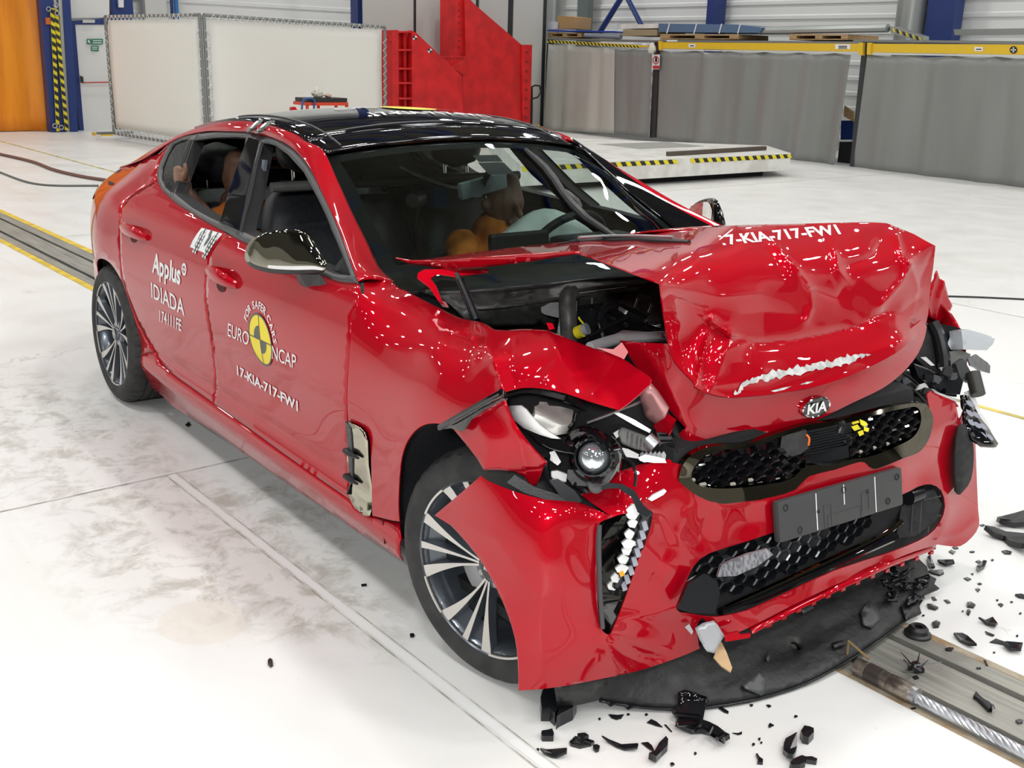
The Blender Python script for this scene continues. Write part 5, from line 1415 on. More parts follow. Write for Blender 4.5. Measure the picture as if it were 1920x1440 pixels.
# ---- badge
def frame_on(f, px, py):
    p = np.array([[px, py], [px + 3, py], [px, py + 3]], float); V = CV.lift(p, f(p))
    n = np.cross(V[1] - V[0], V[2] - V[0]); n /= np.linalg.norm(n)
    if n @ (CV.C - V[0]) < 0: n = -n
    u = np.array([0, 1., 0]); u = u - n * (u @ n); u /= np.linalg.norm(u); v = np.cross(n, u)
    if v[2] < 0: v = -v
    return V[0], u, v, n
bp, bu, bv, bn = frame_on(f_band, 1526, 762)
bg = empty('badge', (0, 0, 0), parent=car)
def ell(a, b, h, n=36): return [bp + bu * a * math.cos(q) + bv * b * math.sin(q) + bn * h for q in np.linspace(0, 2 * math.pi, n, endpoint=False)]
MB().grid(np.array([ell(.056, .030, .0), ell(.056, .030, .010), ell(.054, .028, .012), ell(.050, .0255, .010)]), closed_u=True).build('badge_rim', [BRIGHT], bg, smooth=True, sharp=40)
MB().add(ell(.051, .026, .0095), [tuple(range(36))]).build('badge_field', [BLACKGLOSS], bg)
V, F = text_tris('KIA', .034, bold=.001); V = V - .5 * (V.min(0) + V.max(0)); V *= np.array([.078 / np.ptp(V[:, 0]), .030 / np.ptp(V[:, 1])])
o = mesh_obj('badge_lettering', [bp + bu * a + bv * b + bn * .0102 for a, b in V], F, [BRIGHT], bg, smooth=False); solid(o, .003, 1.)

# ---- number-plate holder
ph = empty('plate_holder', (0, 0, 0), parent=car)
A_ = lift1(1445, 953, y=-.262); B2 = lift1(1677, 885, y=.262); C_ = lift1(1683, 934, y=.268); D_ = lift1(1450, 1003, y=-.258)
pcn = (A_ + B2 + C_ + D_) / 4; pu = (B2 + C_ - A_ - D_); pu /= np.linalg.norm(pu); pv = (A_ + B2 - C_ - D_); pv -= pu * (pv @ pu); pv /= np.linalg.norm(pv); pn = np.cross(pu, pv); pn *= np.sign(pn[0])
Rm = np.stack([pn, pu, pv], 1)
pcn = pcn + pn * .012
MB().box(pcn, (.024, .525, .112), Rm, bev=.010).build('holder_board', [mat('grey_plastic_board', (.045, .046, .047), rough=.55)], ph, smooth=True)
def onp(a, b, h=.0125): return pcn + pu * a + pv * b + pn * h
for a, b in [(-.235, .035), (-.235 + .05, -.035), (.0, .038), (.235, .032), (.19, -.03), (-.11, .0), (.10, .015)]:
    r_ = .010 if abs(a) > .15 or a == 0 else .006
    MB().grid(disc_stack([(r_, 0.), (r_ * .8, .002), (r_ * .6, -.001), (.001, -.001)], onp(a, b), pn, 14), closed_u=True).build('screw_boss', [BLACKM], ph, smooth=True)
for a, l in [(-.115, .10), (.0, .055), (.135, .10)]:
    c = onp(a, .0 if l > .06 else .025); 
    MB().box(c, (.001, .003, l), Rm).build('chalk_line', [DECALW], ph)
for a, b, w_, h_ in [(.0, -.035, .14, .03), (-.07, -.02, .03, .06), (.09, -.01, .03, .05)]:
    m_ = MB()
    for (ca, cb, sw_, sh_) in [(a, b + h_ / 2, w_, .002), (a - w_ / 2, b, .002, h_), (a + w_ / 2, b, .002, h_)]:
        m_.box(onp(ca, cb), (.002, sw_, sh_), Rm)
    m_.build('moulded_rib', [TRIM], ph)

# ---- lower intake honeycomb and blades
lg = empty('lower_grille', (0, 0, 0), parent=car)
cell2 = hexcell(.019, .003, .02, False, 1.35, (BLACKSHINE, BLACKSHINE), 'intake_cell')
cell3 = hexcell(.019, .003, .02, False, 1.35, (TRIM, TRIM), 'intake_cell')
qq, tt = triangulate(low, [], 24.); X3 = CV.lift(qq, f_bump(qq) + .05)
B_ = np.c_[np.ones(len(X3)), X3[:, 1], X3[:, 2], X3[:, 1] ** 2]; lcoef = np.linalg.lstsq(B_, X3[:, 0], rcond=None)[0]
zone = [(1320, 1055), (1400, 1022), (1455, 1003), (1560, 970), (1625, 950), (1632, 990), (1560, 1035), (1450, 1085), (1370, 1115), (1325, 1120), (1312, 1090)]
dy = 1.5 * .019 * 1.35; dz = math.sqrt(3) * .019
for i in range(-20, 20):
    for j in range(-8, 8):
        y = i * dy; z = .33 + j * dz + (i % 2) * dz / 2
        c = np.array([lcoef @ np.array([1, y, z, y * y]), y, z]); pp = CV.proj(c)
        if inside(pp, zone)[0]:
            shiny = inside(pp, [(1340, 1060), (1420, 1030), (1560, 980), (1540, 1010), (1440, 1055), (1360, 1085)])[0]  # grey cells imitate sheen on the black mesh by colour
            o = bpy.data.objects.new('intake_cell', cell3 if shiny else cell2); COL.objects.link(o); o.parent = lg
            o.location = c; o.rotation_euler = (RNG.normal() * .04, RNG.normal() * .04, -math.atan(lcoef[1] + 2 * lcoef[3] * y))
sheet('intake_backing', inset2(np.array(low), -10), cc, [BLACKM], lg, sp=24, off=-.13, thick=.01, depth=f_bump)
slab('bent_core', [(1345, 1082), (1352, 1060), (1400, 1040), (1440, 1030), (1450, 1040), (1420, 1062), (1380, 1080)], -.38, .02, mat('crushed_alu_fins', (.40, .42, .45), rough=.35, metal=.7, build=noise_mix((.25, .27, .3), (.6, .62, .66), 70, bump=.6, stretch=(1, 3, 1))), lg)
hose('intake_blade', [(1360, 1140, -.38), (1455, 1097, -.20), (1565, 1046, .03), (1660, 1000, .26), (1690, 978, .34)], .008, CHROME, lg)
hose('intake_blade', [(1350, 1148, -.40), (1455, 1106, -.20), (1565, 1057, .03), (1680, 1006, .30)], .012, BLACKGLOSS, lg)
slab('intake_duct', [(1270, 1142), (1290, 1095), (1320, 1075), (1345, 1090), (1350, 1115), (1340, 1150), (1300, 1150)], -.50, .03, BLACKSHINE, lg, bev=.003)
slab('intake_corner', [(1690, 950), (1720, 925), (1752, 918), (1766, 945), (1755, 978), (1715, 1005), (1680, 1010)], .47, .02, BLACK, lg)
for k_ in range(3):
    hose('intake_rib', [(1700, 945 + 18 * k_, .44), (1764, 930 + 18 * k_, .53)], .002, TRIM, lg); hose('intake_rib', [(1712 + 16 * k_, 935, .45 + .03 * k_), (1708 + 16 * k_, 1000, .43 + .03 * k_)], .002, TRIM, lg)
hose('horn', [(1700, 930, .42), (1722, 922, .47)], .03, BLACKSHINE, lg, n=14)
hose('orange_wire', [(1548, 978, -.02), (1560, 970, .0), (1580, 966, .05)], .004, MATS['orange_insulation'], lg)
hose('orange_wire', [(1536, 985, -.05), (1546, 978, -.03), (1552, 976, -.02)], .004, MATS['orange_insulation'], lg)
# clips along the lower lip
for k_ in range(12):
    f = k_ / 11
    px = 1440 + (1745 - 1440) * f; py = 1166 + (1032 - 1166) * f - 6 * math.sin(math.pi * f)
    c = bump_at(px, py - 4, .0)
    MB().box(c + np.array([.003, 0, -.014]), (.009, .018, .010), rotm('X', 0)).build('lip_clip', [RED], bumper)
slab('lip_flange', [(1404, 1176), (1480, 1137), (1565, 1096), (1674, 1049), (1752, 1022), (1752, 1030), (1674, 1060), (1565, 1109), (1480, 1150), (1410, 1186)], .0, .004, RED, bumper, tilt=(.0, .0)) if False else None
sheet('lip_flange', [(1404, 1174), (1480, 1135), (1565, 1094), (1674, 1047), (1755, 1020), (1755, 1030), (1674, 1061), (1565, 1110), (1480, 1152), (1412, 1187)], [(1404, 1174, -.315), (1565, 1094, .015), (1755, 1020, .62), (1674, 1047, .31), (1412, 1187, -.325), (1565, 1110, -.01), (1755, 1030, .605), (1480, 1135, -.155), (1480, 1152, -.175)], [RED], bumper, sp=10, thick=.004)
slab('torn_lip', [(1358, 1190), (1384, 1184), (1388, 1190), (1408, 1188), (1406, 1196), (1376, 1201), (1360, 1203)], -.40, .01, RED)

# ---- near air curtain: black duct and shattered light strip
ac = empty('air_curtain', (0, 0, 0), parent=car)
sheet('duct_wall', inset2(np.array(air), -4), [(1118, 997, -.74), (1123, 1167, -.735), (1205, 968, -.55), (1173, 1120, -.60), (1143, 1191, -.70)], [BLACKGLOSS], ac, sp=12, thick=.008)
hose('duct_edge', [(1124, 985, -.765), (1123, 1040, -.765), (1126, 1120, -.762), (1130, 1178, -.755)], .006, TRIM, ac)
st = empty('light_strip', (0, 0, 0), parent=car)
path = cr([(1198, 958), (1196, 985), (1190, 1010), (1184, 1035), (1176, 1060), (1166, 1085), (1158, 1104)], 3)
for k_ in range(10):
    p = path[min(len(path) - 1, int(k_ * len(path) / 10))]; s1 = RNG.uniform(.8, 1.15)
    a = p + np.array([-8 + RNG.normal() * 2, RNG.normal() * 1.5]); w_ = 14 * s1
    slab('light_block', [(a[0] - w_, a[1] - 2), (a[0] - w_ * .2, a[1] - 12), (a[0] + w_ * .7, a[1] - 4), (a[0] + w_ * .2, a[1] + 8), (a[0] - w_ * .7, a[1] + 6)], -.70, .022, WHITEPL, st, bev=.002)
    if k_ > 1:
        b = p + np.array([14 - k_ * .6, 2]);
        slab('lens_block', [(b[0] - 6, b[1] - 8), (b[0] + 3, b[1] - 11), (b[0] + 8, b[1] + 6), (b[0] - 1, b[1] + 10)], -.675, .02, mat('grey_lens_block', (.33, .34, .40), rough=.25), st, bev=.002)
sheet('light_strip_back', [(p[0] - 6, p[1]) for p in path] + [(p[0] + 26 - 14 * i / len(path), p[1] + 3) for i, p in reversed(list(enumerate(path)))], [(1198, 958, -.68), (1158, 1104, -.69), (1220, 970, -.64), (1175, 1100, -.66)], [BLACKSHINE], st, sp=10, thick=.012)
slab('amber_chip', [(1160, 1074), (1168, 1070), (1172, 1078), (1164, 1082)], -.71, .004, mat('amber', (.8, .35, .02), rough=.3), st)

# ---- black under-tray hanging on the floor
to = crp([(1124, 1312), (1190, 1323), (1268, 1328), (1331, 1323), (1409, 1310), (1487, 1287), (1540, 1264), (1590, 1236), (1640, 1203), (1700, 1160), (1725, 1130), (1733, 1115)], 2)
to += [(1745, 1110), (1762, 1103), (1752, 1095), (1756, 1085), (1742, 1078), (1738, 1062), (1720, 1045)] + [(1640, 1065), (1560, 1095), (1480, 1130), (1400, 1168), (1330, 1195), (1240, 1235), (1130, 1270), (1060, 1282), (1044, 1292), (1048, 1310)]
hole_t = crp([(1483, 1205), (1492, 1202), (1503, 1212), (1498, 1219), (1487, 1215)], 2, True)
zt = [(1124, 1312, .035, 'z'), (1268, 1328, .012, 'z'), (1409, 1310, .012, 'z'), (1540, 1264, .02, 'z'), (1640, 1203, .025, 'z'), (1733, 1115, .03, 'z'), (1762, 1103, .03, 'z'), (1720, 1045, .10, 'z'), (1560, 1095, .12, 'z'), (1400, 1168, .12, 'z'), (1240, 1235, .11, 'z'), (1130, 1270, .10, 'z'), (1048, 1300, .07, 'z'), (1480, 1200, .06, 'z'), (1600, 1150, .065, 'z')]
tray, f_tray = sheet('under_tray', to, zt, [mat('dusty_black_tray', (.016, .016, .017), rough=.5, build=noise_mix((.011, .011, .012), (.026, .026, .026), 7, bump=.15))], car, sp=12, holes=[hole_t], thick=.012,
      creases=[([(1150, 1300), (1280, 1315), (1420, 1295), (1560, 1240), (1690, 1150)], .004, 10)])
sheet('tray_rim', [(p[0], p[1]) for p in to[:23]] + [(p[0], p[1] + 5) for p in to[:23][::-1]], zt, [BLACKSHINE], car, sp=12, thick=.01, depth=lambda p: f_tray(p) - .003)
for q, m_ in [([(1436, 1294), (1429, 1302), (1398, 1290), (1392, 1283), (1424, 1257), (1438, 1270)], TRIM), ([(1615, 1148), (1628, 1126), (1646, 1140), (1650, 1160), (1636, 1176), (1620, 1170)], TRIM), ([(1690, 1135), (1722, 1130), (1728, 1150), (1700, 1162)], BLACK), ([(1500, 1140), (1520, 1130), (1526, 1140), (1508, 1150)], TRIM),
          ([(1440, 1222), (1444, 1230), (1441, 1240), (1437, 1232)], TRIM), ([(1560, 1205), (1580, 1200), (1586, 1208), (1566, 1213)], BLACK)]:
    sheet('tray_fragment', q, None, [m_], car, sp=9, thick=.008, depth=lambda p: f_tray(p) - .02)
for k_ in range(14):
    a = (RNG.uniform(1655, 1745), RNG.uniform(1065, 1130))
    r_ = [(a[0] + RNG.uniform(8, 20) * math.cos(t) * 1.3, a[1] + RNG.uniform(5, 12) * math.sin(t)) for t in np.sort(RNG.uniform(0, 6.28, 5))]
    try:
        sheet('tray_fragment', r_, None, [BLACKSHINE], car, sp=8, thick=.006, depth=lambda p: f_tray(p) - .03 - .02 * np.sin(p[:, 0] * .3))
    except Exception: pass
# deflector flaps at the near end of the tray
sheet('tray_deflector', [(1040, 1288), (1140, 1274), (1136, 1296), (1120, 1314), (1085, 1322), (1046, 1326)], [(1040, 1288, .13, 'z'), (1140, 1274, .13, 'z'), (1120, 1314, .05, 'z'), (1046, 1326, .045, 'z')], [BLACK], car, sp=14, thick=.012)
# duct tape and splinter
slab('duct_tape', [(1303, 1178), (1318, 1168), (1338, 1164), (1346, 1172), (1358, 1192), (1350, 1206), (1340, 1225), (1326, 1222), (1312, 1200)], -.445, .004, DUCT, smooth=True)
slab('duct_tape', [(1284, 1176), (1292, 1170), (1300, 1184), (1297, 1190)], -.48, .004, DUCT)
slab('cardboard_splinter', [(1346, 1202), (1353, 1204), (1362, 1222), (1373, 1252), (1370, 1260), (1352, 1248), (1338, 1232), (1342, 1222)], -.42, .006, CARDB, tilt=(0, -.1))

# ---- far corner wreck
fw = empty('far_headlamp', (0, 0, 0), parent=car)
slab('far_lens', [(1803, 620), (1812, 617), (1845, 626), (1866, 634), (1862, 645), (1850, 657), (1806, 655)], .88, .05, mat('frosted_lens', (.50, .53, .56), rough=.12, coat=1.), fw, tilt=(.1, 0), bev=.006, smooth=True)
slab('far_lamp_back', [(1745, 605), (1790, 612), (1806, 618), (1806, 652), (1780, 660), (1760, 648), (1742, 625)], .84, .06, BLACKSHINE, fw, bev=.004)
slab('far_shroud', [(1715, 620), (1735, 604), (1752, 612), (1762, 650), (1770, 688), (1760, 700), (1735, 690), (1712, 668)], .78, .05, BLACK, fw, bev=.004)
hose('far_pillar', [(1748, 606, .80), (1760, 630, .80), (1768, 665, .79), (1770, 690, .78)], .022, BLACKSHINE, fw, n=10)
slab('white_sticker', [(1726, 670), (1736, 669), (1753, 685), (1746, 686)], .745, .002, DECALW, fw)
slab('far_bracket', [(1775, 660), (1800, 656), (1820, 664), (1816, 678), (1795, 682), (1780, 690), (1776, 676)], .82, .03, CASTGREY, fw, bev=.004)
slab('far_arm', [(1792, 682), (1806, 672), (1822, 700), (1828, 712), (1818, 718), (1800, 708)], .80, .03, TRIM, fw, bev=.004)
hose('far_tube', [(1824, 700, .80), (1834, 740, .775)], .023, mat('olive_black', (.025, .026, .022), rough=.45), fw, n=14)
slab('far_chrome_bracket', [(1815, 672), (1830, 664), (1852, 680), (1857, 686), (1856, 700), (1845, 697), (1820, 686)], .86, .012, ALU, fw)
slab('far_black_fin', [(1779, 686), (1784, 664), (1794, 640), (1796, 660), (1788, 684)], .82, .01, TRIM, fw)
for q in ([(1712, 680), (1740, 690), (1765, 702), (1790, 716), (1796, 745), (1770, 740), (1745, 728), (1722, 708)], [(1760, 700), (1790, 690), (1806, 716), (1800, 740), (1776, 738)]):
    slab('far_wreck', q, .74, .06, BLACKSHINE, fw, bev=.005)
for k_ in range(12):
    a = (RNG.uniform(1660, 1795), RNG.uniform(690, 742)); 
    slab('broken_piece', [(a[0] + RNG.uniform(5, 14) * math.cos(t), a[1] + RNG.uniform(5, 12) * math.sin(t)) for t in (0.2, 1.5, 2.6, 4.0, 5.2)], .45 + (a[0] - 1660) / 135 * .27, .02, random.choice([BLACKSHINE, BLACK, TRIM]), fw)
for z_ in ([(1718, 732), (1724, 722), (1735, 718), (1742, 728), (1752, 730), (1760, 736), (1772, 740), (1784, 746), (1798, 750), (1792, 756), (1778, 750), (1762, 746), (1746, 738), (1736, 726), (1726, 730)], [(1790, 765), (1800, 762), (1805, 770), (1800, 782), (1795, 786), (1803, 812), (1798, 818), (1790, 786)]):
    slab('white_trim_strip', z_, .70, .012, WHITEPL, fw)
sheet('far_light_panel', crp([(1806, 740), (1816, 742), (1832, 768), (1852, 800), (1872, 832), (1868, 838), (1845, 836), (1826, 824), (1812, 795)], 1), [(1806, 740, .74), (1872, 832, .82), (1826, 824, .72), (1832, 768, .80)], [BLACKGLOSS], fw, sp=10, thick=.012)
for a, b in [(1819, 757), (1819, 775), (1831, 778), (1821, 792), (1833, 797), (1844, 800), (1831, 813), (1843, 816), (1856, 820)]:
    slab('light_oval', [(a + 6.5 * math.cos(t) + 2.5 * math.sin(t), b + 6 * math.sin(t) + 2 * math.cos(t)) for t in np.linspace(0, 6.28, 12, endpoint=False)], .735 + (a - 1819) * .0016, .006, mat('grey_lens_block'), fw)
slab('white_saw_edge', [(1808, 736), (1818, 732), (1830, 748), (1838, 770), (1852, 792), (1860, 808), (1854, 806), (1840, 786), (1828, 764), (1818, 748)], .80, .006, WHITEPL, fw)
sheet('far_air_duct', inset2(np.array(airR), -3), [(1803, 800, .66), (1797, 920, .60), (1823, 860, .74)], [BLACKM], car, sp=12, thick=.008)
# bumper beam and far inner wing to close the bay seen from the side
MB().box((.30, 0, .50), (.07, 1.1, .12), bev=.02).build('bumper_beam', [BLACKM], car)
# ================================================================== mirrors, handles, vent, fin, lettering
def mirror(sg):
    e = empty('door_mirror', (0, 0, 0), parent=car)
    st_ = [(465, 474, 492, -1.005), (470, 460, 500, -1), (482, 447, 507, -0.992), (500, 438, 512, -0.978), (530, 431, 515, -0.955), (556, 430, 515, -0.93), (574, 435, 514, -0.912), (590, 452, 513, -0.896), (602, 472, 511, -0.884), (608, 484, 503, -0.88)]
    rows = []
    for px, tp, bt, y in st_:
        T_ = CV.at(px, tp, y=y); B_ = CV.at(px, bt, y=y); c = (T_ + B_) / 2; h_ = abs(T_[2] - B_[2]) / 2
        dx_ = .062 * (h_ / .075) ** .55
        ring = []
        for q in np.linspace(0, 2 * math.pi, 28, endpoint=False):
            cq, sq = math.cos(q), math.sin(q)
            ring.append((c[0] + (dx_ if cq > 0 else dx_ * .55) * math.copysign(abs(cq) ** .8, cq) - .012 - .040 * (sq + .2) * max(cq, 0) * (h_ / .075), c[1], c[2] + h_ * .96 * math.copysign(abs(sq) ** .85, sq)))
        rows.append(ring)
    G = net(np.array(rows), 3, 1) if False else np.stack([cr(np.array(rows)[:, j], 4) for j in range(28)], 1)
    G = G * np.array([1, sg, 1])
    up = list(range(0, 28))
    a, b = G.shape[:2]; m = MB(); m.v = [tuple(p) for p in G.reshape(-1, 3)]
    for i in range(a - 1):
        for j in range(b):
            q = 2 * math.pi * (j + .5) / b
            lowm = math.sin(q) < -.62
            m.f.append((i * b + j, i * b + (j + 1) % b, (i + 1) * b + (j + 1) % b, (i + 1) * b + j)); m.m.append(1 if lowm else 0)
    m.add(G[0], [tuple(range(28))], 0); m.add(G[-1], [tuple(range(28))], 1)
    m.build('mirror_cap', [MIRRORCHROME if sg == 1 else BLACKGLOSS, BLACK], e, smooth=True, sharp=60)  # far cap is chrome too, black puts in its dark reflection
    # white repeater strip
    jj = [int(round(28 * q / 360)) for q in (325, 342)]
    S_ = np.stack([cr(np.array(rows)[:, j], 4) for j in (25, 26)], 1)[10:30] * np.array([1, sg, 1]) + np.array([.004, 0, 0])
    MB().grid(S_).build('repeater_strip', [WHITEPL], e, smooth=True)
    # stalk
    A = [CV.at(562, 514, y=-.92), CV.at(600, 513, y=-.89), CV.at(616, 536, y=-.875), CV.at(602, 549, y=-.88), CV.at(577, 543, y=-.89)]
    A = np.array(A) * np.array([1, sg, 1]); off = np.array([-.05, .0, .0])
    m = MB(); m.add(np.concatenate([A, A + off]), [(0, 1, 2, 3, 4), (9, 8, 7, 6, 5)] + [(i, 5 + i, 5 + (i + 1) % 5, (i + 1) % 5) for i in range(5)])
    o = m.build('mirror_stalk', [BLACK], e); bv_ = o.modifiers.new('edge', 'BEVEL'); bv_.width = .008; bv_.segments = 2
    MB().grid(np.array([[(r[14][0] - .003, r[14][1] * sg, r[14][2] + f * (r[7][2] - r[21][2])) for f in (-.36, 0, .36)] for r in rows[2:8]])).build('mirror_glass', [BRIGHT], e)
mirror(1); mirror(-1)
# corner of the front window: black quarter cover
side_panel('window_corner', SX([(619, 505), (640, 478), (662, 519), (640, 517)]), [BLACKM], off=-.01, thick=.004, gap=0)

def handle(parent, p0, p1, cav):
    e = parent
    q = SX([p0, p1]); A, B = side3(q)
    pts = [A + (B - A) * t + np.array([0, -1., 0]) * (.030 * math.sin(math.pi * t) ** .55) + np.array([0, 0, .010 * math.sin(math.pi * t)]) for t in np.linspace(0, 1, 11)]
    m = MB(); P = np.array(pts); T = (B - A) / np.linalg.norm(B - A)
    u = np.array([0, -1., 0]); v = np.cross(T, u); v /= np.linalg.norm(v)
    G = []
    for i, p in enumerate(P):
        t = i / 10; w_ = .008 + .020 * math.sin(math.pi * min(max(t, .02), .98)) ** .5; d_ = .013
        G.append([p + v * w_ * math.cos(a) + u * d_ * math.sin(a) for a in np.linspace(0, 2 * math.pi, 12, endpoint=False)])
    m.grid(np.array(G), closed_u=True).add(G[0], [tuple(range(12))]).add(G[-1], [tuple(range(12))]).build('door_handle', [RED], e, smooth=True)
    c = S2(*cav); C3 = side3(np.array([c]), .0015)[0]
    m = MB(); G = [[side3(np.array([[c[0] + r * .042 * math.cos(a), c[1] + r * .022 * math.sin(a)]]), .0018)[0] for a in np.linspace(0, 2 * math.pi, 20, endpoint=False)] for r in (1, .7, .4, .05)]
    m.grid(np.array(G), closed_u=True).build('handle_recess_shade', [mat('recess_shade_red', (.07, .001, .003), rough=.5, spec=.2)], e, smooth=True)  # flat ellipse, the hollow's shade painted as darker red
handle(door_rear, (231, 424), (278, 446), (251, 445)); handle(door_front, (393, 504), (447, 535), (415, 536))

# vent behind the front wheel
vt = empty('fender_vent', (0, 0, 0), parent=car)
v_ol = SX([(654, 788), (662, 792), (681, 801), (689, 811), (694, 827), (696, 872), (698, 966), (689, 966), (670, 951), (657, 925), (656, 880)])
side_panel('vent_plate', v_ol, [VENTCHROME], off=.010, thick=.004, gap=0, far=False, parent=vt)
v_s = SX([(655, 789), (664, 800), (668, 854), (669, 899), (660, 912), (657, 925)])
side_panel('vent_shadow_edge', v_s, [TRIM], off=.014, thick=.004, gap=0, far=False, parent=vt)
for a, b in (((657, 843), (682, 857)), ((657, 890), (680, 905))):
    q = side3(SX([a, b]), .018); MB().tube([q[0], (q[0] + q[1]) / 2 + np.array([0, -.004, 0]), q[1]], [.010, .009, .004], 8).build('vent_fin', [BLACK], vt, smooth=True)
# roof fin
fin = [(-2.84, 1.27), (-2.82, 1.352), (-2.805, 1.355), (-2.77, 1.332), (-2.70, 1.318), (-2.69, 1.29)]
MB().prism([(x, z + .03) for x, z in fin], 'y', -.012, .012).build('antenna_fin', [RED], car)

# ---- lettering on the near side, mapped onto the body surface
def lay_side(name, V, F, bl, br, tl, m, off=.0022, sgn=-1, box=None, parent=car):
    """text plane -> body side: baseline from bl to br, cap top at tl (picture points)"""
    lo, hi = (V.min(0), V.max(0)) if box is None else box
    q = SX([bl, br, tl]); ux, uz = q[1] - q[0], q[2] - q[0]
    T = (V - lo) / (hi - lo)
    P = q[0] + T[:, :1] * ux + T[:, 1:2] * uz
    X = side3(P, off)
    F = orient(X, F, ('dir', np.array([0, -1., 0])))
    return mesh_obj(name, X, F, [m], parent, smooth=False)
def letters(name, s, bl, br, tl, m=DECALW, bold=.012, parent=car, cap=True):
    V, F = text_tris(s, 1., bold=bold)
    lo, hi = V.min(0), V.max(0)
    if cap:
        lo = np.array([lo[0], 0.]); hi = np.array([hi[0], .70])
    return lay_side(name, V, F, bl, br, tl, m, box=(lo, hi), parent=parent)
letters('lettering', 'Applus', (286, 509), (339, 533), (288, 474), parent=door_rear, bold=.03)
letters('lettering', 'IDIADA', (285, 557), (347, 592), (284, 529), parent=door_rear)
letters('lettering', '174111FE', (300, 602), (341, 621), (300, 581), parent=door_rear)
letters('lettering', 'EURO', (428, 629), (467, 648), (429, 605), parent=door_front, bold=.004)
letters('lettering', 'NCAP', (511, 672), (556, 692), (511, 647), parent=door_front, bold=.004)
letters('lettering', '17-KIA-717-FW1', (446, 702), (560, 771), (445, 685), parent=door_front, bold=.03)
def ring_mesh(r0, r1, a0=0, a1=360, n=48, k=3):
    a = np.radians(np.linspace(a0, a1, n + 1)); V = []; F = []
    for r in np.linspace(r0, r1, k + 1): V += [(r * math.cos(t), r * math.sin(t)) for t in a]
    for i in range(k):
        for j in range(n):
            p = i * (n + 1) + j; F += [(p, p + 1, p + n + 2), (p, p + n + 2, p + n + 1)]
    return np.array(V), np.array(F)
def lay_round(name, V, F, c, m, R, parent, off=.0022):
    P = S2(*c) + V * R * np.array([1., 1.])
    X = side3(P, off); return mesh_obj(name, X, orient(X, F, ('dir', np.array([0, -1., 0]))), [m], parent, smooth=False)
ec_ = (489, 637); Rz = abs(S2(489, 594)[1] - S2(489, 681)[1]) / 2
lg_ = door_front
lay_round('logo_disc', *ring_mesh(.0, 1.0), ec_, DECALY, Rz, lg_)
lay_round('logo_ring', *ring_mesh(.97, 1.05), ec_, DECALG, Rz, lg_, .003)
for a0 in (90, 270):
    lay_round('logo_quadrant', *ring_mesh(.0, .55, a0, a0 + 90), ec_, DECALG, Rz, lg_, .003)
for (v0, v1) in (((-1., -.022), (1., .022)), ((-.022, -1.), (.022, 1.))):
    n = 10; xs = np.linspace(0, 1, n + 1); V = []; F = []
    for t in xs:
        if v1[0] > .5: V += [(v0[0] + t * 2, v0[1]), (v0[0] + t * 2, v1[1])]
        else: V += [(v0[0], v0[1] + t * 2), (v1[0], v0[1] + t * 2)]
    for i in range(n): F += [(2 * i, 2 * i + 1, 2 * i + 3), (2 * i, 2 * i + 3, 2 * i + 2)]
    lay_round('logo_cross_line', np.array(V), np.array(F), ec_, DECALG, Rz, lg_, .0035)
# words round the disc
word = 'FOR SAFER CARS'
widths = []
for ch in word:
    if ch == ' ': widths.append(.34); continue
    V, F = text_tris(ch, 1., bold=.02); widths.append(np.ptp(V[:, 0]) + .12)
tot = sum(widths); ang = 158.; span = 152.
for ch, w_ in zip(word, widths):
    d = span * w_ / tot
    if ch != ' ':
        V, F = text_tris(ch, 1., bold=.02); V = V - np.array([.5 * (V[:, 0].min() + V[:, 0].max()), 0])
        t = math.radians(ang - d / 2); rr_ = 1.22 + V[:, 1] * .42; aa = t - V[:, 0] * .42 / 1.36
        lay_round('lettering', np.stack([rr_ * np.cos(aa), rr_ * np.sin(aa)], 1), F, ec_, DECALW, Rz, lg_)
    ang -= d
# plus sign in a ring beside the maker's word
V, F = ring_mesh(.62, 1., n=28, k=1); P = S2(346, 505); Rp = abs(S2(346, 493)[1] - S2(346, 517)[1]) / 2
for V, F in ((V, F), (np.array([(-.12, -.5), (.12, -.5), (.12, .5), (-.12, .5)]), np.array([(0, 1, 2), (0, 2, 3)])), (np.array([(-.45, -.12), (.45, -.12), (.45, .12), (-.45, .12)]), np.array([(0, 1, 2), (0, 2, 3)]))):
    lay_round('lettering', V, F, (346, 505), DECALW, Rp, door_rear)
# measuring targets: white patch with dotted dark leaves
tq = SX([(379, 427), (418, 438), (391, 477), (357, 463)])
pts, tri = triangulate(tq, [], .03); X = side3(pts, .002); mesh_obj('target_patch', X, orient(X, tri, ('dir', np.array([0, -1., 0]))), [DECALW], door_rear, smooth=False)
for (a, b, wd) in [((389, 426), (364, 476), 7), ((412, 434), (382, 485), 7), ((400, 430), (392, 445), 3), ((398, 440), (383, 462), 3.0)]:
    a = np.array(a, float); b = np.array(b, float); d = b - a; n_ = np.array([-d[1], d[0]]); n_ /= np.linalg.norm(n_)
    pl = [a, a + d * .25 + n_ * wd * .8, a + d * .7 + n_ * wd * .7, b, a + d * .75 - n_ * wd * .6, a + d * .3 - n_ * wd * .6]
    pts, tri = triangulate(SX(pl), [], .03); X = side3(pts, .0032); mesh_obj('target_leaf', X, orient(X, tri, ('dir', np.array([0, -1., 0]))), [DECALG], door_rear, smooth=False)
    if wd > 5:
        for t in (.12, .25, .38, .52, .66, .8, .92):
            for s_ in (-1, 1):
                c = a + d * t + n_ * s_ * 2.3; V, F = ring_mesh(0., 1., n=8, k=1); lay_round('target_dot', V, F, tuple(c), DECALW, .0062, door_rear, .0042)
def on_rail(px, py, off=.003):
    p2 = CV.proj(G_rail.reshape(-1, 3)); j = np.argmin(((p2 - (px, py)) ** 2).sum(1)); return G_rail.reshape(-1, 3)[j]
G_rail = net(rails, 5, 4)
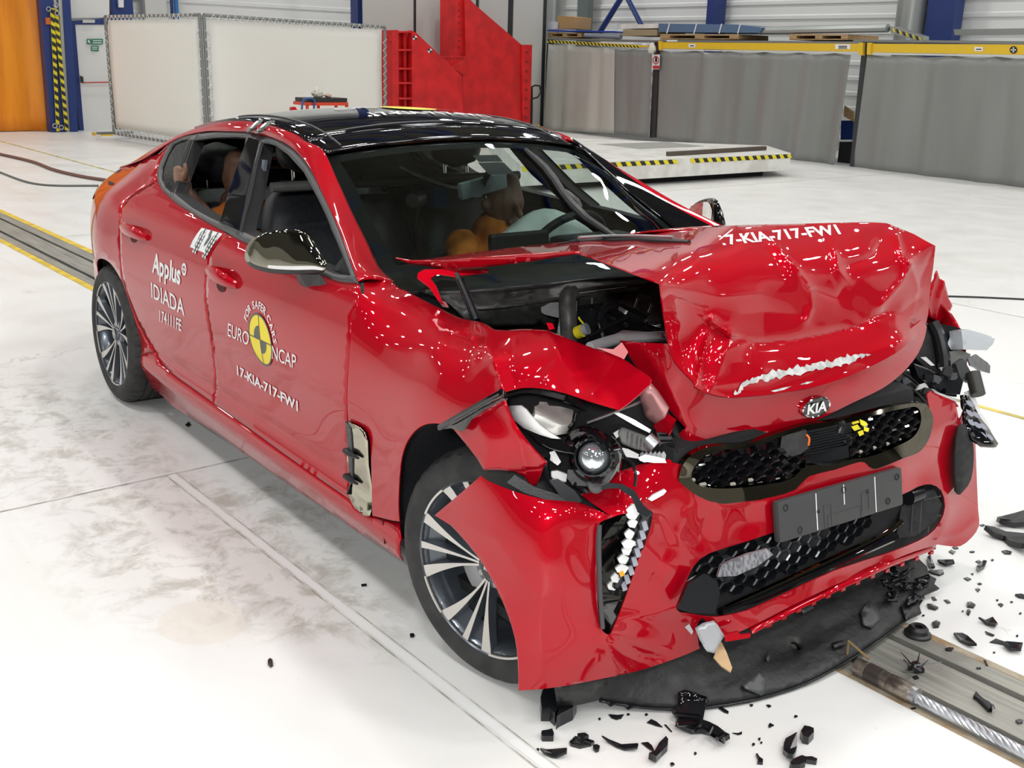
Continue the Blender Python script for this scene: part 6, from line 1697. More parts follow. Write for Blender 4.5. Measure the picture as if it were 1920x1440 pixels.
for px0, px1 in ((473, 486), (491, 507)):
    for k_ in range(5):
        t = k_ / 4
        c = on_rail(px0 + (px1 - px0) * t, 244 - 11 * t); n_ = np.array([0, -.55, .83])
        MB().grid(disc_stack([(.026, .005), (.026, .0075), (.001, .0076)], c, n_, 10), closed_u=True).build('roof_target', [DECALG], car)
        MB().grid(disc_stack([(.011, .008), (.001, .0082)], c + np.array([0, -.004, .002]), n_, 8), closed_u=True).build('roof_target_dot', [DECALW], car)
# lettering on the bonnet ridge
def lay_px(name, V, F, bl, br, tl, box, m, depth, parent):
    lo, hi = box; bl, br, tl = map(lambda p: np.array(p, float), (bl, br, tl)); T = (V - lo) / (hi - lo)
    P = bl + T[:, :1] * (br - bl) + T[:, 1:2] * (tl - bl)
    P[:, 1] -= 3.2 * np.sin(np.pi * np.clip(T[:, 0], 0, 1)) * 0
    X = CV.lift(P, depth(P)); return mesh_obj(name, X, orient(X, F, ('to', CV.C)), [m], parent, smooth=False)
V, F = text_tris('17-KIA-717-FW1', 1., bold=.03)
lay_px('lettering', V, F, (1356, 459), (1577, 438), (1346, 442), (np.array([V[:, 0].min(), 0]), np.array([V[:, 0].max(), .7])), DECALW, hood_depth(.004), hood)
# lettering and yellow disc on the roof
def lay_roof(name, V, F, m, y0_, y1_, x0_, h_, parent, off=.016):
    lo, hi = V.min(0), V.max(0); T = (V - lo) / (hi - lo)
    X = []
    for a, b in T:
        y = y0_ + (y1_ - y0_) * a; x = x0_ - h_ * b; X.append(np.array([x, y, zroof(x) - .045 * (y / .58) ** 2 + off]))
    return mesh_obj(name, X, orient(np.array(X), F, ('dir', np.array([0, 0, 1.]))), [m], parent, smooth=False)
V, F = text_tris('17-KIA-717-FW1', 1., bold=.03); lay_roof('lettering', V, F, DECALW, -.20, .36, -1.62, .085, car)
V, F = ring_mesh(0., 1.); lay_roof('roof_logo', V, F, DECALY, -.02, .22, -1.76, .24, car)
V, F = text_tris('EURO', 1.); lay_roof('lettering', V, F, DECALW, -.24, -.05, -1.86, .06, car)
V, F = text_tris('NCAP', 1.); lay_roof('lettering', V, F, DECALW, .25, .44, -1.86, .06, car)
# ================================================================== background of the hall
def G0(px, py):
    return HV.at(px, py, z=0.)
class VPlane:
    """upright plane through two floor points; lifts picture points onto it"""
    def __init__(s, a, b):
        s.a = np.array([a[0], a[1], 0.]); d = np.array([b[0] - a[0], b[1] - a[1], 0.]); s.d = d / np.linalg.norm(d)
        s.n = np.array([-s.d[1], s.d[0], 0.])
        if (HV.C - s.a) @ s.n < 0: s.n = -s.n           # towards the photographer
    def __call__(s, px, py, back=0.):
        return HV.onplane(np.asarray(px, float), np.asarray(py, float), s.a - s.n * back, s.n)
    def poly(s, P, back=0.):
        P = np.array(P, float); return s(P[:, 0], P[:, 1], back)
def vslab(name, poly, pl, thick, m, parent=None, back=0., **kw):
    """flat upright piece with real thickness going away from the viewer"""
    A = pl.poly(poly, back); B = A - pl.n * thick; n = len(A)
    base = np.array([A[:, 0].mean(), A[:, 1].mean(), A[:, 2].min()]) if parent is None else np.zeros(3)
    V = np.concatenate([A, B]) - base
    F = [tuple(range(n)), tuple(range(2 * n - 1, n - 1, -1))] + [(i, n + i, n + (i + 1) % n, (i + 1) % n) for i in range(n)]
    o = mesh_obj(name, V, F, m if isinstance(m, list) else [m], parent, smooth=False, **kw)
    bm = bmesh.new(); bm.from_mesh(o.data); bmesh.ops.recalc_face_normals(bm, faces=bm.faces); bm.to_mesh(o.data); bm.free()
    o.location = base
    return o
def vbox(name, x0, y0, x1, y1, pl, thick, m, parent=None, back=0., **kw):
    return vslab(name, [(x0, y0), (x1, y0), (x1, y1), (x0, y1)], pl, thick, m, parent, back, **kw)
def rect_up(name, pl, px0, px1, z0, z1, thick, m, parent=None, back=0., ref=200., **kw):
    """upright box on a plane: horizontal extent from two picture columns, true heights"""
    a = pl(px0, ref, back); b = pl(px1, ref, back)
    V = []
    for off in (0, thick):
        V += [(*(p[:2] - pl.n[:2] * off), z) for p, z in ((a, z0), (b, z0), (b, z1), (a, z1))]
    base = np.array([(a[0] + b[0]) / 2, (a[1] + b[1]) / 2, z0]) if parent is None else np.zeros(3)
    o = mesh_obj(name, np.array(V) - base, [(0, 1, 2, 3), (7, 6, 5, 4), (0, 4, 5, 1), (1, 5, 6, 2), (2, 6, 7, 3), (3, 7, 4, 0)], [m], parent, smooth=False, **kw)
    bm = bmesh.new(); bm.from_mesh(o.data); bmesh.ops.recalc_face_normals(bm, faces=bm.faces); bm.to_mesh(o.data); bm.free()
    o.location = base
    return o
def curtain(name, tl, tr, br, bl, pl, waves, amp, m, back=0., nu=120, nv=14, parent=None, seed=1, drape=0., **kw):
    r_ = np.random.default_rng(seed); ph = r_.uniform(0, 6.28, 4)
    tl, tr, br, bl = map(lambda p: np.array(p, float), (tl, tr, br, bl))
    G = np.zeros((nv, nu, 3))
    for i, v in enumerate(np.linspace(0, 1, nv)):
        for j, u in enumerate(np.linspace(0, 1, nu)):
            p = (tl * (1 - u) + tr * u) * (1 - v) + (bl * (1 - u) + br * u) * v
            if drape: p = p + np.array([0, drape * abs(math.sin(waves * math.pi * u)) * (1 - v)])
            w_ = math.sin(2 * math.pi * waves * u + ph[0]) + .5 * math.sin(2 * math.pi * waves * 1.7 * u + ph[1] + v) + .35 * math.sin(2 * math.pi * waves * .43 * u + ph[2] + 2 * v)
            G[i, j] = pl(p[0], p[1], back) + pl.n * amp * w_ * (.55 + .45 * v)
    base = np.array([*G[-1].mean(0)[:2], G[..., 2].min()]) if parent is None else np.zeros(3)
    o = MB().grid(G - base).build(name, [m], parent, smooth=True, sharp=None, **kw); o.location = base
    solid(o, .006)
    return o
def vtube(name, pts, pl, r, m, parent=None, back=0., n=8, **kw):
    P = pl.poly(pts, back); base = P.mean(0) if parent is None else np.zeros(3)
    o = MB().tube(P - base, r, n).build(name, [m], parent, smooth=True, **kw); o.location = base; return o
def hazard(name, p0, p1, h0, h1, pl, parent, n=16, back=-.01, lean=.6):
    """row of slanted black and yellow stripe pieces between two picture points"""
    p0, p1 = np.array(p0, float), np.array(p1, float)
    o = vslab(name + '_board', [p0, p1, p1 + (0, h1), p0 + (0, h0)], pl, .008, STRIPYEL, parent, back)
    for k_ in range(n):
        a, b = (k_ + .0) / n, (k_ + .5) / n; ln = lean / n
        q0, q1 = p0 + (p1 - p0) * a, p0 + (p1 - p0) * b; q2, q3 = p0 + (p1 - p0) * min(1, b + ln), p0 + (p1 - p0) * min(1, a + ln)
        ha = h0 + (h1 - h0) * a
        vslab(name + '_stripe', [q0, q1, q2 + (0, ha), q3 + (0, ha)], pl, .003, STRIPBLK, parent, back - .004)
    return o
ORCURT = mat('orange_pvc_curtain', (.80, .25, .004), rough=.35, build=noise_mix((.72, .21, .003), (.86, .29, .006), 1.5, stretch=(1, 3, .3)))
GREYCURT = mat('grey_pvc_curtain', (.22, .228, .217), rough=.34, build=noise_mix((.205, .213, .203), (.24, .248, .237), 1.2, .35, .65, 5, stretch=(2, 2, .25)))
PALECURT = mat('pale_grey_curtain', (.42, .43, .39), rough=.35, build=noise_mix((.40, .41, .37), (.46, .47, .43), 1.2, .35, .65, 5, stretch=(2, 2, .25)))
GREYPAINT = mat('light_grey_panel', (.56, .57, .55), rough=.5)
TUBEGREY = mat('grey_tube', (.22, .23, .22), rough=.45, metal=.4)
SCREENW = mat('white_screen_fabric', (.80, .79, .74), rough=.8)
DOORW = mat('smooth_white_door', (.74, .75, .73), rough=.4)
REDSTEEL = mat('red_barrier_paint', (.60, .012, .014), rough=.42, build=noise_mix((.50, .010, .012), (.66, .015, .018), 3, bump=.05))
WOOD = mat('pallet_wood', (.46, .30, .15), rough=.85, build=noise_mix((.36, .22, .10), (.56, .38, .20), 12, stretch=(1, 8, 8)))
WHITEPAINT = mat('white_painted_steel', (.72, .72, .69), rough=.45, build=noise_mix((.62, .61, .57), (.76, .76, .73), 4))
GALV = mat('galvanised_duct', (.36, .38, .37), rough=.35, metal=.7)
GREEN = mat('green_sign', (.01, .20, .12), rough=.4)
DKPOST = mat('dark_post', (.025, .027, .03), rough=.45)

# ---- left end: orange curtain, blue column, door
pA = VPlane((-20.85, -10), (-20.85, 14))
oc = curtain('orange_curtain', (-520, -110), (62, -110), (92, 245), (-520, 252), pA, 7, .03, ORCURT, nu=200, seed=2, label='orange plastic curtain hanging at the left edge of the hall', cat='curtain')
rect_up('curtain_foot_rail', pA, -520, 95, 0.0, .05, .08, DKPOST, back=.08, label='dark rail on the floor under the orange curtain', cat='rail')
pC = VPlane((-20.5, -10), (-20.5, 14))
col1 = empty('blue_column', pC(88, 248), label='blue steel column between the orange curtain and the white door', cat='column')
def under(parent, fn, *a, **k):
    """build in the hall frame, then hang below a placed Empty"""
    o = fn(*a, **k); o.parent = parent; o.matrix_parent_inverse = Matrix.Translation(-parent.location); return o
under(col1, vslab, 'column_flange', [(38, -450), (62, -450), (122, 250), (96, 250)], pC, .25, BLUE)
under(col1, vslab, 'column_web', [(81, -450), (91, -450), (134, 250), (126, 250)], pC, .15, GREYPAINT, back=.05)
under(col1, vslab, 'column_flange', [(90, -450), (105, -450), (147, 253), (133, 253)], pC, .2, BLUE)
hz = empty('hazard_strap', pC(108, 248), label='black and yellow striped corner guard strapped to the blue column', cat='guard')
for (a, b) in (((94, 15), (106, 246)), ((101, 18), (122, 244))):
    p0, p1 = np.array(a, float), np.array(b, float)
    under(hz, vslab, 'guard_strip', [p0, p0 + (8, 0), p1 + (6, 0), p1], pC, .02, STRIPYEL, back=-.06)
    for k_ in range(15):
        t0, t1 = k_ / 15, (k_ + .5) / 15; q0, q1 = p0 + (p1 - p0) * t0, p0 + (p1 - p0) * t1
        under(hz, vslab, 'guard_stripe', [q0, q0 + (7.5, 5), q1 + (7.5, 5), q1], pC, .004, STRIPBLK, back=-.07)
for (cx, cy_) in [(91, 17), (105, 10), (107, 25), (103, 236), (115, 239)]:
    t = np.linspace(0, 2 * math.pi, 13)
    under(hz, vtube, 'ring_bolt', [(cx + 4 * math.cos(q), cy_ + 4 * math.sin(q)) for q in t], pC, .012, STEEL, back=-.08)
vslab('control_box', [(86, 33), (94, 33), (95, 46), (87, 46)], pC, .06, mat('orange_box', (.55, .12, .02), rough=.5), back=-.06, label='small orange switch box on the blue column', cat='switch box')
dr_ = empty('door_1', pA(175, 250), kind='structure', label='white emergency exit door left of the white screens')
under(dr_, vslab, 'door_leaf', [(141, 45), (205, 45), (213, 251), (158, 251)], pA, .06, DOORW, back=.02)
under(dr_, vslab, 'door_frame', [(125, 40), (205, 34), (206, 46), (141, 46), (158, 251), (150, 251)], pA, .1, BLUE)
bar = under(dr_, vtube, 'push_bar', [(153, 155), (206, 154)], pA, .012, mat('red_bar', (.5, .03, .02), rough=.4), back=-.06)
under(dr_, vslab, 'bar_handle', [(151, 142), (156, 144), (157, 156), (152, 155)], pA, .04, DKPOST, back=-.08)
for q in ([(163, 73), (171, 73), (171, 83), (163, 82)], [(172, 73), (193, 73), (193, 83), (172, 83)], [(171, 86), (185, 86), (185, 96), (171, 95)]):
    under(dr_, vslab, 'exit_sign', q, pA, .008, GREEN, back=-.01)
V_, F_ = text_tris('EXIT', 1.)
def wall_text(s, x0, y0, x1, y1, pl, m, parent, back):
    V, F = text_tris(s, 1., bold=.02); lo, hi = V.min(0), V.max(0); T = (V - lo) / (hi - lo)
    P = np.stack([x0 + (x1 - x0) * T[:, 0], y1 + (y0 - y1) * T[:, 1]], 1); X = pl.poly(P, back)
    o = mesh_obj('lettering', X, orient(X, F, ('to', HV.C)), [m], None, smooth=False); o.parent = parent; o.matrix_parent_inverse = Matrix.Translation(-parent.location); return o
for y in (75.5, 79.5): under(dr_, vslab, 'sign_line', [(174, y), (191, y), (191, y + 1.6), (174, y + 1.6)], pA, .003, DECALW, back=-.014)
for y in (88, 91.5): under(dr_, vslab, 'sign_line', [(173, y), (183, y), (183, y + 1.4), (173, y + 1.4)], pA, .003, DECALW, back=-.014)
under(dr_, vslab, 'sign_figure', [(165, 75), (167, 74.5), (168, 77), (169.5, 81), (167.5, 81), (166, 78.5), (164.5, 80)], pA, .003, DECALW, back=-.014)
vslab('wall_panel', [(128, -20), (205, -20), (205, 33), (129, 34)], pA, .05, DOORW, back=.05, kind='structure', label='white panel above the exit door')
vslab('sign_plate', [(155, 37), (178, 37), (178, 43), (155, 43)], pA, .01, GREYPAINT, back=-.04, label='pale blank plate above the exit door', cat='sign')
rect_up('blue_column', pA, 210, 250, 0, ZC, .3, BLUE, back=.12, ref=20., label='short blue column top above the left white screen', cat='column')
rect_up('grey_column', pA, 273, 313, 0, ZC, .3, GREYPAINT, back=.12, ref=20., label='pale grey column top above the left white screen', cat='column')
rect_up('blue_pipe', pA, 321.5, 326, 0, ZC, .06, BLUE, back=.12, ref=20., label='thin blue pipe above the corner of the white screens', cat='pipe')
rect_up('blue_pipe', pA, 329, 335, 0, ZC, .07, mat('light_blue_pipe', (.02, .16, .42), rough=.4), back=.12, ref=20., label='lighter blue pipe above the corner of the white screens', cat='pipe')
vslab('column_lamp', [(222, 0), (232, 0), (232, 14), (223, 14)], pA, .05, WHITEPL, back=.02, label='small white fitting on the blue column top', cat='fitting')

# ---- white lace-up screens
def screen(label, pa, pb, h, lace_top=True, foot=None):
    """tubular frame with a laced fabric panel between two floor points"""
    a, b = np.array([*pa, 0.]), np.array([*pb, 0.]); d = b - a; L_ = np.linalg.norm(d); d /= L_
    n_ = np.array([-d[1], d[0], 0.]); n_ *= np.sign((HV.C - a) @ n_)
    e = empty('lace_screen', a, label=label, cat='screen', group='white lace-up screens')
    z0, z1 = .10, h
    for q in (0, L_): MB().tube([d * q + (0, 0, z0), d * q + (0, 0, z1)], .030, 8).build('frame_post', [TUBEGREY], e, smooth=True)
    MB().tube([(0, 0, z1), d * L_ + (0, 0, z1)], .028, 8).build('frame_top', [TUBEGREY], e, smooth=True)
    MB().tube([(0, 0, z0), d * L_ + (0, 0, z0)], .028, 8).build('frame_foot', [TUBEGREY], e, smooth=True)
    m_ = .10; A = d * m_; B = d * (L_ - m_)
    G = [[A + (B - A) * u + np.array([0, 0, z0 + m_ + (z1 - z0 - 1.6 * m_) * v]) + n_ * .012 * math.sin(9 * u + 3 * v) * math.sin(math.pi * v) for u in np.linspace(0, 1, 20)] for v in np.linspace(0, 1, 12)]
    o = MB().grid(np.array(G)).build('fabric_panel', [SCREENW], e, smooth=True); solid(o, .004)
    k = int(L_ / .17)
    rope = []
    for i in range(k):
        u = m_ + (L_ - 2 * m_) * i / k; rope += [d * u + np.array([0, 0, z1 - m_ * .75]), d * (u + (L_ - 2 * m_) * .5 / k) + np.array([0, 0, z1 + .02])]
    MB().tube(np.array(rope) + n_ * .03, .006, 5).build('lacing', [WHITEPL], e)
    rope = []
    for i in range(k):
        u = m_ + (L_ - 2 * m_) * i / k; rope += [d * u + np.array([0, 0, z0 + m_ * 1.2]), d * (u + (L_ - 2 * m_) * .5 / k) + np.array([0, 0, z0 - .02])]
    MB().tube(np.array(rope) + n_ * .03, .006, 5).build('lacing', [WHITEPL], e)
    for q, sgn_ in ((0, -1), (L_, 1)):
        rope = []
        for i in range(12):
            z = z0 + .15 + (z1 - z0 - .3) * i / 12; rope += [d * (q - sgn_ * m_) + np.array([0, 0, z]), d * (q + sgn_ * .02) + np.array([0, 0, z + .07])]
        MB().tube(np.array(rope) + n_ * .03, .006, 5).build('lacing', [WHITEPL], e)
    for q in (0.05, L_ - .05):
        c = d * q
        MB().tube([c - n_ * .35 + (0, 0, .11), c + n_ * .35 + (0, 0, .11)], .025, 8).build('foot_bar', [TUBEGREY], e, smooth=True)
        for s_ in (-1, 1):
            MB().lathe([(.0, -.015), (.05, -.015), (.05, .015), (.0, .015)], c=c + n_ * .33 * s_ + np.array([0, 0, .05]), axis='x', n=14).build('castor', [WHITEPL], e)
            MB().tube([c + n_ * .33 * s_ + (0, 0, .05), c + n_ * .33 * s_ + (0, 0, .11)], .012, 6).build('castor_fork', [STEEL], e)
    return e
screen('left white screen, cream tinted, laced into a grey tube frame beside the exit door', (-18.60, 4.69), (-15.0, 4.94), 2.17)
screen('right white screen, laced into a grey tube frame behind the red trolley', (-14.98, 5.0), (-16.75, 9.5), 2.17)
yb_ = vslab('yellow_floor_box', [(182, 250), (212, 250), (212, 258), (182, 258)], VPlane((-19.3, 3), (-19.3, 8)), .3, RACKYEL, label='low yellow block on the floor beside the left white screen', cat='block')

# ---- red trolley with tray and bag
pT = VPlane((-14.2, 5), (-14.2, 12))
tr = empty('red_trolley', np.array([-14.2, pT(613, 200)[1], 0]), label='red trolley frame with a blue push handle, in front of the white screen', cat='trolley')
under(tr, vslab, 'trolley_top', [(574, 192), (653, 192), (653, 198), (574, 198)], pT, .45, mat('trolley_red', (.62, .05, .02), rough=.4))
for px in (575, 596, 629, 649):
    under(tr, vslab, 'trolley_leg', [(px, 197), (px + 4, 197), (px + 4, 290), (px, 290)], pT, .04, MATS['trolley_red'], back=.0 if px in (575, 649) else .40)
under(tr, vslab, 'trolley_shelf', [(575, 245), (652, 245), (652, 250), (575, 250)], pT, .45, MATS['trolley_red'])
under(tr, vtube, 'push_handle', [(565, 215), (567, 192), (571, 185), (583, 184), (590, 188), (588, 210)], pT, .018, mat('handle_blue', (.02, .08, .25), rough=.4), back=-.02)
vslab('black_tray', [(575, 184), (651, 184), (651, 191.5), (575, 191.5)], pT, .40, BLACK, back=.02, label='black tray lying on the red trolley', cat='tray')
bagm = mat('clear_bag', (.62, .60, .52), rough=.35)
def lump(name, px, py, w, h, pl, m, back, label, cat, seed):
    r_ = np.random.default_rng(seed); c = pl(px, py + h / 2, back); s_ = np.linalg.norm(pl(px + w / 2, py, back) - pl(px - w / 2, py, back)) / 2; hz_ = abs(pl(px, py - h / 2, back)[2] - pl(px, py + h / 2, back)[2])
    rows = []
    for t in np.linspace(0, 1, 9):
        k_ = math.sin(math.pi * (.12 + .86 * t)) ** .7 * (1 - .35 * t)
        rows.append([(s_ * k_ * (1 + r_.normal() * .10) * math.cos(q), s_ * k_ * (1 + r_.normal() * .10) * math.sin(q), hz_ * t) for q in np.linspace(0, 2 * math.pi, 14, endpoint=False)])
    o = MB().grid(np.array(rows), closed_u=True).build(name, [m], smooth=True, label=label, cat=cat); o.location = c; return o
lump('plastic_bag', 596, 172.5, 24, 21, pT, bagm, .2, 'crumpled clear plastic bag on the black tray', 'bag', 4)
lump('small_bundle', 615, 178.5, 14, 9, pT, mat('pink_bundle', (.62, .42, .36), rough=.6), .2, 'small pinkish bundle beside the plastic bag', 'bundle', 5)

# ---- red steel crash barrier
pB = VPlane((-16.9, 9.0), (-17.3, 15.0))
rb = empty('crash_barrier', G0(870, 258), label='tall red steel barrier block with two sloping gusset plates', cat='barrier')
under(rb, vslab, 'front_flange', [(735, 57), (747, 56), (748, 262), (737, 262)], pB, .5, REDSTEEL)
under(rb, vslab, 'rib_back', [(747, 58), (772, 58), (773, 262), (748, 262)], pB, .05, REDSTEEL, back=.22)
for y in (58, 92, 127, 154, 183, 212):
    under(rb, vslab, 'rib', [(747, y), (773, y), (773, y + 3.5), (747, y + 3.5)], pB, .22, REDSTEEL)
under(rb, vslab, 'rib_post', [(757, 60), (762, 60), (763, 262), (758, 262)], pB, .1, REDSTEEL, back=.12)
under(rb, vslab, 'near_gusset', [(772, 57), (781, 62), (866, 143), (870, 262), (773, 262)], pB, .12, REDSTEEL)
under(rb, vslab, 'lug', [(731, 68), (737, 67), (737, 77), (731, 76)], pB, .1, REDSTEEL)
under(rb, vslab, 'cross_plate', [(823, 105), (876, 105), (877, 262), (868, 262), (868, 142)], pB, .05, REDSTEEL, back=.35)
under(rb, vslab, 'inner_gusset', [(846, 125), (870, 113), (872, 142)], pB, .05, REDSTEEL, back=.2)
under(rb, vslab, 'tall_flange', [(853, -12), (871, -12), (875, 106), (852, 106)], pB, .5, REDSTEEL, back=.5)
under(rb, vslab, 'tall_gusset', [(871, -12), (892, 10), (978, 84), (982, 262), (876, 262)], pB, .12, REDSTEEL, back=.42)
under(rb, vslab, 'end_flange', [(978, 84), (998, 84), (993, 262), (980, 262)], pB, .4, REDSTEEL, back=.38)
for k_ in range(9):
    t = k_ / 8
    under(rb, vslab, 'bolt', [(989 - 2 * t + 2 * math.cos(q), 98 + 140 * t + 2 * math.sin(q)) for q in np.linspace(0, 6.28, 8, endpoint=False)], pB, .015, mat('bolt_dark', (.25, .02, .02), rough=.4), back=.355)
for k_ in range(8):
    under(rb, vslab, 'bolt', [(862 + 1.5 * math.cos(q), 8 + 11.5 * k_ + 1.5 * math.sin(q)) for q in np.linspace(0, 6.28, 8, endpoint=False)], pB, .015, MATS['bolt_dark'], back=.48)
    under(rb, vslab, 'bolt', [(830 + 5.5 * k_ + 1.3 * math.cos(q), 109 + 1.3 * math.sin(q)) for q in np.linspace(0, 6.28, 8, endpoint=False)], pB, .015, MATS['bolt_dark'], back=.33)
for cx, cy_ in ((778, 71), (806, 95)):
    for a0 in (0, 180):
        tt_ = np.radians(np.linspace(a0, a0 + 90, 6)); under(rb, vslab, 'target_quarter', [(cx, cy_)] + [(cx + 4.2 * math.cos(q), cy_ + 4.2 * math.sin(q)) for q in tt_], pB, .004, STRIPBLK, back=-.014)
    under(rb, vslab, 'target_disc', [(cx + 4.2 * math.cos(q), cy_ + 4.2 * math.sin(q)) for q in np.linspace(0, 6.28, 16, endpoint=False)], pB, .006, DECALW, back=-.008)
# pallet truck behind the barrier
pj = empty('pallet_truck', pB(1006, 258), label='yellow pallet truck with a black loop handle behind the red barrier', cat='pallet truck')
under(pj, vtube, 'handle_loop', [(997, 163), (1003, 160), (1012, 161), (1014, 172), (1009, 182), (999, 185)], pB, .02, BLACK, back=.6)
under(pj, vtube, 'handle_stem', [(997, 163), (997, 200), (996, 240)], pB, .028, BLACK, back=.6)
under(pj, vslab, 'truck_body', [(996, 234), (1012, 234), (1018, 258), (994, 258)], pB, .3, RACKYEL, back=.55)

# ---- grey partition behind the barrier
pP = VPlane((-18.55, 8), (-18.55, 16))
part_ = empty('partition_wall', pP(850, 240), label='tall light grey panel partition behind the red barrier', cat='partition')
for a, b in ((684, 776), (780, 890), (895, 949), (958, 1018)):
    under(part_, rect_up, 'partition_panel', pP, a, b, .05, 3.6, .05, GREYPAINT)
for a, b in ((776, 780), (890, 894), (949, 957)):
    under(part_, rect_up, 'partition_post', pP, a, b, .0, 3.6, .08, DKPOST, back=-.015)
under(part_, vslab, 'end_post', [(1022, -40), (1027, -40), (1018, 243), (1013, 243)], pP, .12, DKPOST, back=-.03)
rect_up('blue_column', VPlane((-18.8, 8), (-18.8, 16)), 671, 683.5, 0, ZC, .3, BLUE, ref=30., label='blue column at the left end of the grey partition', cat='column')

# ---- racks with curtains along the right wall
pR = VPlane(G0(1920, 352)[:2], G0(1020, 243)[:2])
rk = empty('pallet_rack', pR(1600, 312), label='long pallet rack with yellow beams and dark posts along the right wall', cat='rack')
def ru(fn, *a, **k): return under(rk, fn, *a, **k)
ru(vslab, 'rack_post', [(1227, 77), (1236, 77), (1228, 258), (1218, 258)], pR, .12, DKPOST, back=.06)
ru(vslab, 'rack_post', [(1617, 82), (1625, 82), (1601, 313), (1593, 313)], pR, .12, DKPOST, back=.03)
ru(vslab, 'rack_post', [(1026, 74), (1031, 74), (1024, 243), (1018, 243)], pR, .12, DKPOST, back=.1)
for y0_, x0_, x1_ in ((0, 1238, 1612),):
    ru(vslab, 'rack_beam', [(1236, 79), (1616, 82), (1616, 97), (1236, 91)], pR, .06, RACKYEL)
    ru(vslab, 'beam_edge', [(1236, 92), (1616, 97.5), (1616, 100.5), (1236, 94.5)], pR, .08, GREYPAINT)
ru(vslab, 'rack_beam', [(1627, 82), (1990, 84), (1990, 104), (1627, 98)], pR, .06, RACKYEL)
ru(vslab, 'beam_edge', [(1627, 98.5), (1990, 104.5), (1990, 108.5), (1627, 102)], pR, .08, GREYPAINT)
ru(vslab, 'rack_beam', [(1026, 75), (1215, 85.5), (1215, 89), (1026, 80)], pR, .06, RACKYEL)
hb = hazard('hazard', (1026, 75), (1199, 86), 5, 4, pR, None, 26); 
for o in [q for q in bpy.data.objects if q.name.startswith('hazard_board') or q.name.startswith('hazard_stripe')]:
    o.parent = rk; o.matrix_parent_inverse = Matrix.Translation(-rk.location)
ru(vslab, 'beam_bracket', [(1610, 80), (1618, 80), (1617, 104), (1610, 102)], pR, .06, RACKYEL, back=-.03)
ru(vslab, 'beam_bracket', [(1626, 80), (1634, 80), (1632, 103), (1625, 102)], pR, .06, RACKYEL, back=-.03)
ru(vslab, 'beam_bracket', [(1234, 77), (1240, 77), (1240, 94), (1235, 94)], pR, .06, RACKYEL, back=-.03)
for a, b in (((1026, 71), (1236, 75.5)), ((1236, 74.5), (1617, 78)), ((1600, 74), (1990, 78))):
    A = pR(*a); B = pR(*b); n_ = pR.n
    V = [A, B, B - n_ * 1.1, A - n_ * 1.1]; V += [p - np.array([0, 0, .035]) for p in V]
    o = mesh_obj('rack_deck', V, [(0, 1, 2, 3), (7, 6, 5, 4), (0, 4, 5, 1), (1, 5, 6, 2), (2, 6, 7, 3), (3, 7, 4, 0)], [TUBEGREY], None, smooth=False); o.parent = rk; o.matrix_parent_inverse = Matrix.Translation(-rk.location)
for x0_, x1_, y0_, y1_ in ((1566, 1594, 83, 92), (1827, 1843, 88, 96), (1291, 1304, 82, 89), (1250, 1270, 75, 78), (1204, 1212, 81, 85)):
    ru(vslab, 'rack_label', [(x0_, y0_), (x1_, y0_), (x1_, y1_), (x0_, y1_)], pR, .004, DECALW, back=-.008)
for x0_, x1_, y_ in ((1572, 1588, 86), (1572, 1588, 89), (1830, 1840, 91.5), (1294, 1301, 85)):
    ru(vslab, 'label_print', [(x0_, y_), (x1_, y_), (x1_, y_ + 1.8), (x0_, y_ + 1.8)], pR, .002, STRIPBLK, back=-.012)
cx, cy_ = 1900, 93.5
ru(vslab, 'target_disc', [(cx + 7 * math.cos(q), cy_ + 7 * math.sin(q)) for q in np.linspace(0, 6.28, 20, endpoint=False)], pR, .006, STRIPBLK, back=-.008)
for dx_, dy_ in ((0, -3.4), (3.4, 0), (0, 3.4), (-3.4, 0), (0, 0)):
    ru(vslab, 'target_dot', [(cx + dx_ + 1.5 * math.cos(q), cy_ + dy_ + 1.5 * math.sin(q)) for q in np.linspace(0, 6.28, 8, endpoint=False)], pR, .002, DECALW, back=-.012)
curtain('strip_curtain', (1029, 82), (1153, 90), (1151, 250), (1020, 243), pR, 3.5, .028, PALECURT, back=.01, seed=3, drape=1.5, label='pale grey plastic curtain in the leftmost rack bay', cat='curtain')
curtain('strip_curtain', (1153, 92), (1222, 92), (1217, 257), (1151, 250), pR, 2, .02, GREYCURT, back=.02, seed=4, drape=2, label='narrow dark grey curtain beside the prohibition sign', cat='curtain')
curtain('strip_curtain', (1236, 94), (1597, 100), (1568, 313), (1228, 258), pR, 5.5, .035, GREYCURT, back=.02, seed=5, nu=180, drape=3, label='wide dark grey curtain in the middle rack bay behind the platform', cat='curtain')
curtain('strip_curtain', (1627, 102), (1990, 108), (1990, 362), (1598, 316), pR, 4.5, .030, GREYCURT, back=.02, seed=6, nu=180, drape=3, label='dark grey curtain in the rightmost rack bay', cat='curtain')
sg_ = empty('prohibition_sign', pR(1230, 130), label='white sign with a red ring hanging on the dark rack post', cat='sign')
under(sg_, vslab, 'sign_board', [(1224, 102), (1237, 102), (1236, 130), (1223, 130)], pR, .006, DECALW, back=-.03)
t = np.linspace(0, 2 * math.pi, 21)
under(sg_, vtube, 'red_ring', [(1230 + 5 * math.cos(q), 113 + 7 * math.sin(q)) for q in t], pR, .012, mat('sign_red', (.45, .02, .03), rough=.5), back=-.032)
under(sg_, vslab, 'red_field', [(1224, 123), (1236, 123), (1236, 129), (1224, 129)], pR, .003, MATS['sign_red'], back=-.037)
under(sg_, vslab, 'figure', [(1229, 107), (1231, 107), (1232, 111), (1232, 118), (1230, 115), (1228, 118), (1228, 111)], pR, .003, STRIPBLK, back=-.037)
lump('tied_bag', 1222, 90, 12, 20, pR, bagm, -.1, 'white bag tied to the rack post above the prohibition sign', 'bag', 8)
